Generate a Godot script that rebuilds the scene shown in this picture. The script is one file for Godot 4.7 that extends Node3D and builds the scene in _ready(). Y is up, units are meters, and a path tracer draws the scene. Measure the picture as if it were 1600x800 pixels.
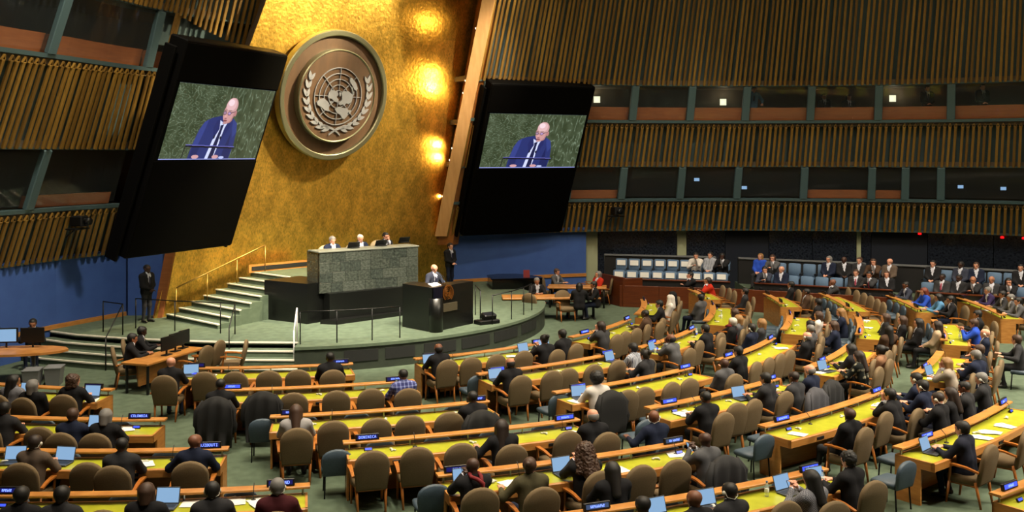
extends Node3D

const ARC_CENTRE := Vector3(-7.01, 0.0, -34.33)   # every desk row and the stage edge are arcs about this point
const AXIS_FWD := Vector3(0.726, 0.0, 0.688)      # from the gilded wall towards the seats
const AXIS_SIDE := Vector3(0.688, 0.0, -0.726)    # along the gilded wall
const ROW_R := [11.69, 13.86, 16.15, 18.12, 20.24, 22.44, 24.6]
const STAGE_Y := 0.68

const DESKS := [[1, -25.0, -5.3, "block by the operator desk"], [2, -20.0, 2.3, "block by the operator desk"], [3, -15.0, 7.4, "block by the operator desk"], [4, -8.0, 11.6, "block by the operator desk"], [0, -1.6, 16.7, "block by the stage steps"], [1, 4.4, 21.0, "block by the stage steps"], [2, 9.3, 24.2, "block by the stage steps"], [3, 13.6, 27.3, "block by the stage steps"], [4, 17.2, 29.9, "block by the stage steps"], [5, 20.0, 32.2, "block by the stage steps"], [0, 24.4, 43.0, "block facing the rostrum"], [1, 27.5, 44.0, "block facing the rostrum"], [2, 29.8, 44.2, "block facing the rostrum"], [3, 32.6, 45.5, "block facing the rostrum"], [4, 35.1, 47.0, "block facing the rostrum"], [5, 37.2, 49.0, "block facing the rostrum"], [6, 34.9, 47.0, "block facing the rostrum"], [0, 48.7, 66.0, "block past the central aisle"], [1, 48.7, 62.5, "block past the central aisle"], [2, 48.5, 61.0, "block past the central aisle"], [3, 50.2, 61.0, "block past the central aisle"], [4, 53.0, 61.5, "block past the central aisle"], [0, 71.3, 87.0, "block by the wooden partition"], [1, 68.9, 83.2, "block by the wooden partition"], [2, 66.3, 77.2, "block by the wooden partition"], [3, 66.5, 77.6, "block by the wooden partition"], [4, 66.5, 76.3, "block by the wooden partition"], [1, 90.8, 98.5, "last block beside the side seats"], [2, 84.7, 93.0, "last block beside the side seats"], [3, 82.2, 93.0, "last block beside the side seats"], [4, 82.5, 91.0, "last block beside the side seats"], [5, 80.0, 90.0, "last block beside the side seats"]]
const CHAIRS := [[1, -11.7, 0.72, "beige armchair seating long-haired person in grey patterned jacket at desk"], [1, -9.2, 0.85, "beige armchair seating grey-haired person in black beside curly-haired person in black"], [1, -7.05, 0.5, "beige armchair seating curly brown-haired person in a black coat reaching"], [2, -6.9, 0.5, "beige armchair seating dark-haired person in black suit writing at desk"], [2, -2.0, 0.83, "beige armchair seating brown-haired person in navy suit typing beside grey-bobbed person"], [2, -0.05, 0.85, "beige armchair seating grey-bobbed person in black working at a laptop"], [3, -1.45, 0.52, "beige armchair seating person in brown-grey suit with headset between two open"], [3, 2.95, 0.68, "beige armchair seating close-cropped person in charcoal suit reading at the desk"], [3, 6.25, 0.56, "beige armchair seating bald person in navy suit leaning an arm"], [4, 5.8, 0.8, "beige armchair seating brown-bobbed person in black in front of a blue"], [4, 8.2, 0.85, "beige armchair seating black-haired person with white earpiece before spread white papers"], [4, 10.5, 0.85, "beige armchair seating grey-haired person with headset in maroon behind the FINLAND"], [4, 1.45, 0.85, "beige armchair seating black-haired person at the desk corner beside a blue"], [4, 2.85, 0.85, "beige armchair seating dark-haired person bent low at the yellow desk"], [0, -1.8, 0.85, "beige armchair seating balding person in black working at bright laptop"], [0, 13.95, 0.68, "beige armchair seating close-cropped person in black at the first desk row"], [1, 5.1, 0.85, "beige armchair seating person in black seated with black coats hung"], [1, 19.3, 0.72, "beige armchair seating person in blue plaid shirt at desk"], [2, 10.95, 0.85, "beige armchair seating long-haired person in pale grey sweater"], [2, 21.95, 0.75, "beige armchair seating broad person in black suit at desk corner"], [3, 21.25, 0.85, "beige armchair seating person with long dark hair and white headphones"], [3, 26.4, 0.85, "beige armchair seating balding grey-haired person in black suit at desk end"], [4, 18.1, 0.59, "beige armchair seating person in black with dark red scarf and white"], [4, 20.25, 0.85, "beige armchair seating brown-haired person with olive coat round the shoulders"], [4, 23.1, 0.5, "beige armchair seating person with long curly brown hair in black"], [4, 28.7, 0.81, "beige armchair seating bald person in grey suit holding a lit phone"], [5, 22.15, 0.72, "beige armchair seating dark-haired person in front row of the bottom desk"], [5, 24.0, 0.78, "beige armchair seating bald person between two blue laptop screens"], [5, 25.5, 0.72, "beige armchair seating close-cropped person with headset right of laptop screen"], [0, 26.0, 0.5, "beige armchair seating person in black suit with thin laptop at first"], [0, 38.75, 0.85, "beige armchair seating person with tied black hair in short black sleeves"], [0, 42.65, 0.62, "beige armchair seating black-haired person in black suit beside a dark laptop"], [1, 29.1, 0.56, "beige armchair seating person in black suit at bright tablet on second"], [1, 42.3, 0.85, "beige armchair seating person in striped grey shirt leaning to laptop"], [2, 31.7, 0.5, "beige armchair seating person with rounded black hair in white shirt"], [2, 42.8, 0.85, "beige armchair seating bald person in grey suit reading papers on lap"], [3, 34.15, 0.85, "beige armchair seating close-cropped person in black suit at desk corner"], [3, 40.9, 0.5, "beige armchair seating dark-haired person in charcoal suit at white-framed tablet"], [3, 42.45, 0.82, "beige armchair seating close-cropped person in dark grey suit beside hanging coat"], [3, 45.05, 0.69, "beige armchair seating balding person in navy suit with coat"], [4, 37.5, 0.85, "beige armchair seating bald person in black suit reclining with legs under"], [4, 42.7, 0.78, "beige armchair seating dark-haired person in black suit with hand"], [4, 47.2, 0.5, "beige armchair seating dark-haired person in navy suit with white earpiece"], [4, 45.65, 0.85, "beige armchair seating person in navy suit with headset looking across"], [5, 39.2, 0.5, "beige armchair seating dark-haired person in dark suit typing on tablet"], [5, 31.65, 0.5, "beige armchair seating curly black-haired person in black suit beside a bottle"], [5, 28.85, 0.81, "beige armchair seating long black-haired person in tweed jacket holding a phone"], [0, 50.7, 0.57, "beige armchair seating dark-bobbed person with hand on cheek in dark grey"], [0, 61.8, 0.64, "beige armchair seating person in brown jacket at end of first row"], [0, 71.35, 0.5, "beige armchair seating dark-haired person in black before two head-scarfed people"], [0, 77.4, 0.5, "beige armchair seating person in white head scarf and white clothing"], [0, 81.1, 0.54, "beige armchair seating person in black head scarf and black clothing"], [1, 48.95, 0.8, "beige armchair seating balding person in grey suit with hands joined"], [1, 55.6, 0.79, "beige armchair seating dark-haired person in black suit at second row end"], [1, 61.2, 0.85, "beige armchair seating white-haired person with red scarf"], [1, 63.45, 0.85, "beige armchair seating fair-haired person behind white-haired person"], [2, 47.45, 0.5, "beige armchair seating dark-haired person in black leaning forward onto the desk"], [2, 57.15, 0.85, "beige armchair seating balding person with earpiece in black suit leaning back"], [3, 53.8, 0.5, "beige armchair seating dark-haired person in black beside floral dress wearer"], [3, 51.5, 0.85, "beige armchair seating long dark-haired person in dark floral jacket typing"], [3, 54.5, 0.78, "beige armchair seating dark-haired person in tan top near chair back"], [4, 53.05, 0.54, "beige armchair seating fair-haired person in light grey jacket with hands"], [4, 56.1, 0.83, "beige armchair seating grey-haired person in navy suit in profile"], [4, 58.3, 0.8, "beige armchair seating brown-haired person in black behind grey-haired person"], [4, 69.1, 0.56, "beige armchair seating person in bright blue short sleeves with raised arms"], [4, 65.0, 0.61, "beige armchair seating bald person with white headset in navy suit"], [3, 68.75, 0.85, "beige armchair seating dark-haired person in black beside beige top wearer"], [3, 68.75, 0.85, "beige armchair seating brown-haired person in black by the row end"], [3, 63.8, 0.5, "beige armchair seating long dark-haired person in brown seated sideways"], [3, 69.15, 0.66, "beige armchair seating brown-haired person in black near empty chairs"], [2, 78.25, 0.52, "beige armchair seating dark-haired person in black suit in profile near yellow"], [2, 63.2, 0.5, "beige armchair seating black-haired person with hand on forehead"], [2, 60.95, 0.65, "beige armchair seating grey-haired person below profile suit wearer"], [2, 69.1, 0.5, "beige armchair seating person with white collar in far desk row"], [2, 85.95, 0.5, "beige armchair seating person in brown hunched over far desk"], [2, 92.6, 0.5, "beige armchair seating person in black suit in profile beside blue chair"], [3, 94.4, 0.5, "beige armchair seating bald person in grey at far desk by brown"], [1, 104.55, 0.5, "beige armchair seating dark-haired person resting the chin at far desk"], [1, 97.6, 0.5, "beige armchair seating person in red-orange jacket with hand at the head"], [1, 86.05, 0.8, "beige armchair seating person in charcoal jacket turned aside at far desk"], [1, 68.0, 0.5, "beige armchair seating person in black leaning beside charcoal jacket wearer"], [4, 91.6, 0.5, "beige armchair seating person in grey-blue jacket at the foot"], [4, 87.2, 0.5, "beige armchair seating red-haired person in blue at far desk"], [4, 83.25, 0.5, "beige armchair seating dark-haired person in light blue at far desk"], [4, 81.95, 0.73, "beige armchair seating person in black suit with pale stole at far"], [4, 73.85, 0.85, "beige armchair seating black-haired person in black suit looking down at papers"], [5, 87.95, 0.5, "beige armchair seating grey-haired person in purple at last far desk"], [5, 85.6, 0.58, "beige armchair seating dark-haired person in dark grey at last far desk"], [5, 83.6, 0.53, "beige armchair seating grey-haired person in grey with headset at last far"], [5, 81.8, 0.5, "beige armchair seating person in grey at last far desk by frame"], [0, 1.6, 0.5, "empty beige armchair in first row, block by the stage steps"], [0, 4.8, 0.5, "empty beige armchair in first row, block by the stage steps"], [0, 7.9, 0.5, "empty beige armchair in first row, block by the stage steps"], [0, 10.8, 0.5, "empty beige armchair in first row, block by the stage steps"], [1, 8.3, 0.5, "empty beige armchair in second row, block by the stage steps"], [1, 10.7, 0.5, "empty beige armchair in second row, block by the stage steps"], [1, 13.9, 0.5, "empty beige armchair in second row, block by the stage steps"], [1, 16.4, 0.5, "empty beige armchair in second row, block by the stage steps"], [2, 13.1, 0.5, "empty beige armchair in third row, block by the stage steps"], [2, 15.6, 0.5, "empty beige armchair in third row, block by the stage steps"], [2, 17.7, 0.5, "empty beige armchair in third row, block by the stage steps"], [2, 20.2, 0.5, "empty beige armchair in third row, block by the stage steps"], [3, 14.6, 0.5, "empty beige armchair in fourth row, block by the stage steps"], [3, 16.9, 0.5, "empty beige armchair in fourth row, block by the stage steps"], [3, 19.0, 0.5, "empty beige armchair in fourth row, block by the stage steps"], [3, 24.7, 0.5, "empty beige armchair in fourth row, block by the stage steps"], [4, 25.1, 0.5, "empty beige armchair in fifth row, block by the stage steps"], [4, 26.9, 0.5, "empty beige armchair in fifth row, block by the stage steps"], [5, 27.4, 0.5, "empty beige armchair in sixth row, block by the stage steps"], [0, 28.9, 0.5, "empty beige armchair in first row, block facing the rostrum"], [0, 31.8, 0.5, "empty beige armchair in first row, block facing the rostrum"], [0, 35.5, 0.5, "empty beige armchair in first row, block facing the rostrum"], [1, 32.4, 0.5, "empty beige armchair in second row, block facing the rostrum"], [1, 34.1, 0.5, "empty beige armchair in second row, block facing the rostrum"], [1, 36.9, 0.5, "empty beige armchair in second row, block facing the rostrum"], [1, 39.8, 0.5, "empty beige armchair in second row, block facing the rostrum"], [2, 33.3, 0.5, "empty beige armchair in third row, block facing the rostrum"], [2, 34.7, 0.5, "empty beige armchair in third row, block facing the rostrum"], [2, 37.2, 0.5, "empty beige armchair in third row, block facing the rostrum"], [2, 39.2, 0.5, "empty beige armchair in third row, block facing the rostrum"], [3, 36.5, 0.5, "empty beige armchair in fourth row, block facing the rostrum"], [3, 37.8, 0.5, "empty beige armchair in fourth row, block facing the rostrum"], [4, 40.9, 0.5, "empty beige armchair in fifth row, block facing the rostrum"], [5, 42.6, 0.5, "empty beige armchair in sixth row, block facing the rostrum"], [2, -3.8, 0.5, "empty beige armchair in third row, block by the operator desk"], [3, 1.7, 0.5, "empty beige armchair in fourth row, block by the operator desk"], [4, 4.5, 0.5, "empty beige armchair in fifth row, block by the operator desk"], [0, 53.025, 0.5, "empty beige armchair in first row, block past the central aisle"], [0, 55.908, 0.5, "empty beige armchair in first row, block past the central aisle"], [0, 58.792, 0.5, "empty beige armchair in first row, block past the central aisle"], [0, 64.558, 0.5, "empty beige armchair in first row, block past the central aisle"], [1, 52.84, 0.5, "empty beige armchair in second row, block past the central aisle"], [1, 58.36, 0.5, "empty beige armchair in second row, block past the central aisle"], [2, 49.542, 0.5, "empty beige armchair in third row, block past the central aisle"], [2, 51.625, 0.5, "empty beige armchair in third row, block past the central aisle"], [2, 53.708, 0.5, "empty beige armchair in third row, block past the central aisle"], [3, 57.76, 0.5, "empty beige armchair in fourth row, block past the central aisle"], [3, 59.92, 0.5, "empty beige armchair in fourth row, block past the central aisle"], [4, 60.65, 0.5, "empty beige armchair in fifth row, block past the central aisle"], [0, 85.43, 0.5, "empty beige armchair in first row, block by the wooden partition"], [1, 70.33, 0.5, "empty beige armchair in second row, block by the wooden partition"], [1, 73.19, 0.5, "empty beige armchair in second row, block by the wooden partition"], [1, 76.05, 0.5, "empty beige armchair in second row, block by the wooden partition"], [1, 78.91, 0.5, "empty beige armchair in second row, block by the wooden partition"], [1, 81.77, 0.5, "empty beige armchair in second row, block by the wooden partition"], [2, 67.39, 0.5, "empty beige armchair in third row, block by the wooden partition"], [2, 71.75, 0.5, "empty beige armchair in third row, block by the wooden partition"], [2, 73.93, 0.5, "empty beige armchair in third row, block by the wooden partition"], [2, 76.11, 0.5, "empty beige armchair in third row, block by the wooden partition"], [3, 72.05, 0.5, "empty beige armchair in fourth row, block by the wooden partition"], [3, 74.27, 0.5, "empty beige armchair in fourth row, block by the wooden partition"], [3, 76.49, 0.5, "empty beige armchair in fourth row, block by the wooden partition"], [4, 67.48, 0.5, "empty beige armchair in fifth row, block by the wooden partition"], [4, 71.4, 0.5, "empty beige armchair in fifth row, block by the wooden partition"], [4, 75.32, 0.5, "empty beige armchair in fifth row, block by the wooden partition"], [1, 92.083, 0.5, "empty beige armchair in second row, last block beside the side seats"], [1, 94.65, 0.5, "empty beige armchair in second row, last block beside the side seats"], [2, 87.812, 0.5, "empty beige armchair in third row, last block beside the side seats"], [2, 89.888, 0.5, "empty beige armchair in third row, last block beside the side seats"], [3, 83.28, 0.5, "empty beige armchair in fourth row, last block beside the side seats"], [3, 85.44, 0.5, "empty beige armchair in fourth row, last block beside the side seats"], [3, 87.6, 0.5, "empty beige armchair in fourth row, last block beside the side seats"], [3, 89.76, 0.5, "empty beige armchair in fourth row, last block beside the side seats"], [3, 91.92, 0.5, "empty beige armchair in fourth row, last block beside the side seats"], [4, 85.05, 0.5, "empty beige armchair in fifth row, last block beside the side seats"], [4, 88.45, 0.5, "empty beige armchair in fifth row, last block beside the side seats"], [4, 90.15, 0.5, "empty beige armchair in fifth row, last block beside the side seats"], [5, 89.167, 0.5, "empty beige armchair in sixth row, last block beside the side seats"]]
const BLUE_CHAIRS := [[1.459, -14.329, 0.0, "blue-grey chair seating person with long straight black hair next to curly-haired"], [2.483, -17.274, 0.0, "blue-grey chair seating bald person with white headphones in navy near blue"], [3.062, -22.641, 0.0, "blue-grey chair seating dark-haired person in charcoal jacket behind curved rail"], [7.941, -18.575, 0.0, "blue-grey chair seating close-cropped person with round white headset by brown chair"], [8.348, -18.972, 0.0, "blue-grey chair seating dark-haired person in black bending over papers"], [8.849, -19.489, 0.0, "blue-grey chair seating close-cropped person in charcoal suit with blue collar"], [9.531, -20.253, 0.0, "blue-grey chair seating grey-haired person in charcoal suit with headset"], [12.386, -24.554, 0.0, "blue-grey chair seating brown-haired person with glasses in charcoal at the aisle"], [6.188, -26.337, 0.0, "blue-grey chair seating dark-haired person with earpiece turned to fair-haired person"], [6.627, -27.11, 0.0, "blue-grey chair seating fair-haired person with headset in dark grey jacket"], [5.91, -31.935, 0.0, "blue-grey chair seating person in grey suit slouched sideways in the chair"], [8.582, -26.607, 0.0, "blue-grey chair seating brown-haired person in navy with eyes on desk"], [9.505, -28.852, 0.0, "blue-grey chair seating person with long fair hair in navy"], [11.05, -26.923, 0.0, "blue-grey chair seating long dark-haired person in beige top with device"], [-4.66, -18.915, 0.0, "blue-grey chair standing beside the third row desk of long-haired person"], [-2.962, -16.962, 0.0, "blue-grey chair standing at the aisle end of the DOMINICA sign desk"], [0.819, -20.802, 0.0, "blue-grey chair standing in front of white-shirted person desk end"], [2.33, -18.823, 0.0, "blue-grey chair standing beside black quilted jacket on its chair"], [4.244, -17.823, 0.0, "blue-grey chair standing behind close-cropped person in black at fourth row"], [-1.235, -15.192, 0.0, "blue-grey chair standing at the aisle end of red scarf wearer desk"], [-0.888, -22.566, 0.0, "blue-grey chair standing between two second row desk ends"], [6.12, -16.282, 0.0, "blue-grey chair standing behind curly black-haired person in black suit"], [7.241, -28.572, 0.0, "empty blue-grey chair before desk front, third row, block by the wooden partition"], [7.433, -29.073, 0.0, "empty blue-grey chair before desk front, third row, block by the wooden partition"], [7.608, -29.58, 0.0, "empty blue-grey chair before desk front, third row, block by the wooden partition"], [7.765, -30.093, 0.0, "empty blue-grey chair before desk front, third row, block by the wooden partition"], [7.903, -30.612, 0.0, "empty blue-grey chair before desk front, third row, block by the wooden partition"], [9.067, -27.834, 0.0, "empty blue-grey chair before desk front, fourth row, block by the wooden partition"], [9.284, -28.399, 0.0, "empty blue-grey chair before desk front, fourth row, block by the wooden partition"], [9.658, -29.55, 0.0, "empty blue-grey chair before desk front, fourth row, block by the wooden partition"], [9.815, -30.135, 0.0, "empty blue-grey chair before desk front, fourth row, block by the wooden partition"], [11.32, -27.794, 0.0, "empty blue-grey chair before desk front, fifth row, block by the wooden partition"], [11.562, -28.519, 0.0, "empty blue-grey chair before desk front, fifth row, block by the wooden partition"], [11.776, -29.252, 0.0, "empty blue-grey chair before desk front, fifth row, block by the wooden partition"], [10.121, -31.647, 0.0, "empty blue-grey chair before desk front, fourth row, last block beside the side seats"], [10.212, -32.307, 0.0, "empty blue-grey chair before desk front, fourth row, last block beside the side seats"], [10.277, -32.97, 0.0, "empty blue-grey chair before desk front, fourth row, last block beside the side seats"], [10.316, -33.634, 0.0, "empty blue-grey chair before desk front, fourth row, last block beside the side seats"], [10.33, -34.3, 0.0, "empty blue-grey chair before desk front, fourth row, last block beside the side seats"], [12.376, -32.634, 0.0, "empty blue-grey chair before desk front, fifth row, last block beside the side seats"], [12.423, -33.312, 0.0, "empty blue-grey chair before desk front, fifth row, last block beside the side seats"], [12.447, -33.99, 0.0, "empty blue-grey chair before desk front, fifth row, last block beside the side seats"], [-11.473, -19.56, 0.0, "empty blue-grey chair before desk front, third row, block by the operator desk"], [-10.088, -19.21, 0.0, "empty blue-grey chair before desk front, third row, block by the operator desk"], [-8.675, -18.99, 0.0, "empty blue-grey chair before desk front, third row, block by the operator desk"], [-7.249, -18.902, 0.0, "empty blue-grey chair before desk front, third row, block by the operator desk"], [-10.568, -17.298, 0.0, "empty blue-grey chair before desk front, fourth row, block by the operator desk"], [-8.97, -17.041, 0.0, "empty blue-grey chair before desk front, fourth row, block by the operator desk"], [-7.354, -16.933, 0.0, "empty blue-grey chair before desk front, fourth row, block by the operator desk"], [-5.736, -16.977, 0.0, "empty blue-grey chair before desk front, fourth row, block by the operator desk"], [-8.779, -14.89, 0.0, "empty blue-grey chair before desk front, fifth row, block by the operator desk"], [-7.192, -14.811, 0.0, "empty blue-grey chair before desk front, fifth row, block by the operator desk"], [-5.603, -14.861, 0.0, "empty blue-grey chair before desk front, fifth row, block by the operator desk"], [-4.024, -15.04, 0.0, "empty blue-grey chair before desk front, fifth row, block by the operator desk"], [-3.953, -19.206, 0.0, "empty blue-grey chair before desk front, third row, block by the stage steps"], [-3.023, -19.424, 0.0, "empty blue-grey chair before desk front, third row, block by the stage steps"], [-2.108, -19.699, 0.0, "empty blue-grey chair before desk front, third row, block by the stage steps"], [-1.212, -20.031, 0.0, "empty blue-grey chair before desk front, third row, block by the stage steps"], [-2.343, -17.567, 0.0, "empty blue-grey chair before desk front, fourth row, block by the stage steps"], [-1.397, -17.86, 0.0, "empty blue-grey chair before desk front, fourth row, block by the stage steps"], [-0.469, -18.206, 0.0, "empty blue-grey chair before desk front, fourth row, block by the stage steps"], [0.438, -18.605, 0.0, "empty blue-grey chair before desk front, fourth row, block by the stage steps"], [-0.65, -15.875, 0.0, "empty blue-grey chair before desk front, fifth row, block by the stage steps"], [0.314, -16.236, 0.0, "empty blue-grey chair before desk front, fifth row, block by the stage steps"], [1.259, -16.648, 0.0, "empty blue-grey chair before desk front, fifth row, block by the stage steps"], [2.048, -14.589, 0.0, "empty blue-grey chair before desk front, sixth row, block by the stage steps"], [3.037, -15.073, 0.0, "empty blue-grey chair before desk front, sixth row, block by the stage steps"], [4.0, -15.607, 0.0, "empty blue-grey chair before desk front, sixth row, block by the stage steps"], [1.134, -21.224, 0.0, "empty blue-grey chair before desk front, third row, block facing the rostrum"], [1.903, -21.735, 0.0, "empty blue-grey chair before desk front, third row, block facing the rostrum"], [2.64, -22.29, 0.0, "empty blue-grey chair before desk front, third row, block facing the rostrum"], [2.831, -19.98, 0.0, "empty blue-grey chair before desk front, fourth row, block facing the rostrum"], [3.586, -20.528, 0.0, "empty blue-grey chair before desk front, fourth row, block facing the rostrum"], [4.31, -21.116, 0.0, "empty blue-grey chair before desk front, fourth row, block facing the rostrum"], [5.002, -21.741, 0.0, "empty blue-grey chair before desk front, fourth row, block facing the rostrum"], [4.683, -18.7, 0.0, "empty blue-grey chair before desk front, fifth row, block facing the rostrum"], [5.441, -19.297, 0.0, "empty blue-grey chair before desk front, fifth row, block facing the rostrum"], [6.169, -19.931, 0.0, "empty blue-grey chair before desk front, fifth row, block facing the rostrum"], [6.865, -20.6, 0.0, "empty blue-grey chair before desk front, fifth row, block facing the rostrum"], [6.625, -17.423, 0.0, "empty blue-grey chair before desk front, sixth row, block facing the rostrum"], [7.437, -18.112, 0.0, "empty blue-grey chair before desk front, sixth row, block facing the rostrum"]]
const SIGNS := [[2, 0.7, "COLOMBIA", 0, "third row, block by the operator desk"], [3, 6.5, "DJIBOUTI", 0, "fourth row, block by the operator desk"], [4, 10.5, "FINLAND", 0, "fifth row, block by the operator desk"], [1, -6.9, "", 0, "second row, block by the operator desk"], [4, -0.5, "", 0, "fifth row, block by the operator desk"], [0, -0.8, "", 0, "first row, block by the stage steps"], [0, 15.4, "", 0, "first row, block by the stage steps"], [1, 5.2, "", 1, "second row, block by the stage steps"], [1, 19.4, "", 0, "second row, block by the stage steps"], [2, 10.6, "", 0, "third row, block by the stage steps"], [2, 23.4, "", 0, "third row, block by the stage steps"], [3, 14.8, "DOMINICA", 0, "fourth row, block by the stage steps"], [3, 26.5, "", 1, "fourth row, block by the stage steps"], [4, 18.0, "", 0, "fifth row, block by the stage steps"], [4, 29.1, "", 2, "fifth row, block by the stage steps"], [5, 21.6, "", 2, "sixth row, block by the stage steps"], [5, 31.4, "", 1, "sixth row, block by the stage steps"], [0, 26.3, "", 0, "first row, block facing the rostrum"], [0, 42.2, "", 1, "first row, block facing the rostrum"], [1, 29.4, "", 1, "second row, block facing the rostrum"], [1, 43.2, "", 1, "second row, block facing the rostrum"], [2, 31.8, "", 1, "third row, block facing the rostrum"], [2, 43.4, "", 1, "third row, block facing the rostrum"], [3, 34.3, "", 1, "fourth row, block facing the rostrum"], [3, 44.7, "", 1, "fourth row, block facing the rostrum"], [4, 36.6, "", 1, "fifth row, block facing the rostrum"], [4, 46.2, "", 1, "fifth row, block facing the rostrum"], [5, 39.4, "", 1, "sixth row, block facing the rostrum"], [5, 48.2, "", 1, "sixth row, block facing the rostrum"], [6, 35.7, "", 1, "seventh row, block facing the rostrum"], [0, 51.7, "", 1, "first row, block past the central aisle"], [0, 65.2, "", 1, "first row, block past the central aisle"], [1, 51.1, "", 1, "second row, block past the central aisle"], [1, 61.7, "", 1, "second row, block past the central aisle"], [2, 50.1, "", 1, "third row, block past the central aisle"], [2, 60.2, "", 1, "third row, block past the central aisle"], [3, 53.0, "", 1, "fourth row, block past the central aisle"], [3, 67.3, "", 1, "fourth row, block by the wooden partition"], [4, 55.1, "", 1, "fifth row, block past the central aisle"], [4, 67.3, "", 1, "fifth row, block by the wooden partition"], [0, 86.0, "", 1, "first row, block by the wooden partition"], [1, 91.6, "", 1, "second row, last block beside the side seats"], [1, 97.7, "", 1, "second row, last block beside the side seats"], [2, 92.2, "", 1, "third row, last block beside the side seats"], [2, 85.5, "", 1, "third row, last block beside the side seats"], [3, 92.2, "", 1, "fourth row, last block beside the side seats"], [3, 83.0, "", 1, "fourth row, last block beside the side seats"], [4, 90.2, "", 1, "fifth row, last block beside the side seats"], [4, 83.3, "", 1, "fifth row, last block beside the side seats"], [5, 89.2, "", 1, "sixth row, last block beside the side seats"], [5, 80.8, "", 1, "sixth row, last block beside the side seats"], [2, 76.4, "", 1, "third row, block by the wooden partition"], [3, 76.8, "", 1, "fourth row, block by the wooden partition"], [1, 82.4, "", 1, "second row, block by the wooden partition"]]
const LAPTOPS := [[-10.038, -20.784, 0.22, "open grey laptop with pale blue display, second row, block by the operator desk"], [-8.629, -20.545, 0.004, "open grey laptop with pale blue display, second row, block by the operator desk"], [-7.546, -18.169, -0.034, "open grey laptop with pale blue display, third row, block by the operator desk"], [-8.054, -16.22, 0.11, "open grey laptop with pale blue display, fourth row, block by the operator desk"], [-7.263, -16.192, -0.131, "open grey laptop with pale blue display, fourth row, block by the operator desk"], [-4.892, -14.181, -0.099, "open grey laptop with pale blue display, fifth row, block by the operator desk"], [-7.214, -22.622, 0.239, "open grey laptop with pale blue display, first row, block by the stage steps"], [-1.895, -23.796, 0.011, "open grey laptop with pale blue display, first row, block facing the rostrum"], [0.375, -25.242, 0.024, "open grey laptop with pale blue display, first row, block facing the rostrum"], [0.886, -25.683, -0.244, "open grey laptop with pale blue display, first row, block facing the rostrum"], [-0.302, -22.179, -0.042, "open grey laptop with pale blue display, second row, block facing the rostrum"], [2.456, -24.179, 0.04, "open grey laptop with pale blue display, second row, block facing the rostrum"], [1.415, -20.528, -0.24, "open grey laptop with pale blue display, third row, block facing the rostrum"], [-0.682, -15.084, 0.058, "open grey laptop with pale blue display, fifth row, block by the stage steps"], [0.841, -15.653, 0.066, "open grey laptop with pale blue display, fifth row, block by the stage steps"], [4.699, -20.475, -0.22, "open grey laptop with pale blue display, fourth row, block facing the rostrum"], [2.054, -13.78, 0.064, "open grey laptop with pale blue display, sixth row, block by the stage steps"], [2.801, -14.126, -0.017, "open grey laptop with pale blue display, sixth row, block by the stage steps"], [4.084, -14.801, 0.09, "open grey laptop with pale blue display, sixth row, block by the stage steps"], [4.658, -15.139, -0.074, "open grey laptop with pale blue display, sixth row, block by the stage steps"], [7.033, -16.802, 0.103, "open grey laptop with pale blue display, sixth row, block facing the rostrum"], [3.669, -25.464, 0.119, "open grey laptop with pale blue display, second row, block past the central aisle"], [7.245, -23.112, -0.239, "open grey laptop with pale blue display, fourth row, block past the central aisle"], [9.484, -22.565, -0.22, "open grey laptop with pale blue display, fifth row, block past the central aisle"]]
const PAPERS := [[-8.498, -20.409, 0.735, "second row, block by the operator desk"], [-6.954, -18.27, 0.735, "third row, block by the operator desk"], [-5.869, -16.196, 0.735, "fourth row, block by the operator desk"], [-4.593, -14.356, 0.735, "fifth row, block by the operator desk"], [-4.174, -14.401, 0.735, "fifth row, block by the operator desk"], [-3.932, -14.447, 0.735, "fifth row, block by the operator desk"], [-4.298, -14.273, 0.735, "fifth row, block by the operator desk"], [-3.603, -14.399, 0.735, "fifth row, block by the operator desk"], [-3.506, -14.253, 0.735, "fifth row, block by the operator desk"], [-0.053, -15.217, 0.735, "fifth row, block by the stage steps"], [0.027, -15.204, 0.735, "fifth row, block by the stage steps"], [1.7, -15.905, 0.735, "fifth row, block by the stage steps"], [2.683, -16.699, 0.735, "fifth row, block by the stage steps"], [2.775, -16.75, 0.735, "fifth row, block by the stage steps"], [3.306, -19.263, 0.735, "fourth row, block facing the rostrum"], [3.464, -19.372, 0.735, "fourth row, block facing the rostrum"], [5.449, -21.338, 0.735, "fourth row, block facing the rostrum"], [5.494, -21.382, 0.735, "fourth row, block facing the rostrum"], [5.143, -23.877, 0.735, "third row, block past the central aisle"], [5.143, -23.877, 0.735, "third row, block past the central aisle"], [0.076, -24.857, 0.735, "first row, block facing the rostrum"], [1.282, -20.309, 0.735, "third row, block facing the rostrum"], [1.138, -17.988, 0.735, "fourth row, block by the stage steps"], [6.979, -23.002, 0.735, "fourth row, block past the central aisle"], [7.28, -19.94, 0.735, "fifth row, block facing the rostrum"], [7.458, -20.062, 0.735, "fifth row, block facing the rostrum"], [8.598, -18.054, 0.735, "sixth row, block facing the rostrum"], [9.046, -18.496, 0.735, "sixth row, block facing the rostrum"], [9.04, -18.447, 0.735, "sixth row, block facing the rostrum"], [8.274, -17.709, 0.735, "sixth row, block facing the rostrum"], [2.243, -27.153, 0.735, "first row, block past the central aisle"], [9.387, -22.329, 0.735, "fifth row, block past the central aisle"], [6.939, -25.916, 0.735, "third row, block past the central aisle"], [5.084, -17.926, 0.735, "fifth row, block facing the rostrum"], [13.296, -32.589, 0.735, "fifth row, last block beside the side seats"], [15.211, -32.23, 0.735, "sixth row, last block beside the side seats"], [10.563, -30.208, 0.735, "fourth row, block by the wooden partition"], [10.204, -28.968, 0.735, "fourth row, block by the wooden partition"]]
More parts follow.
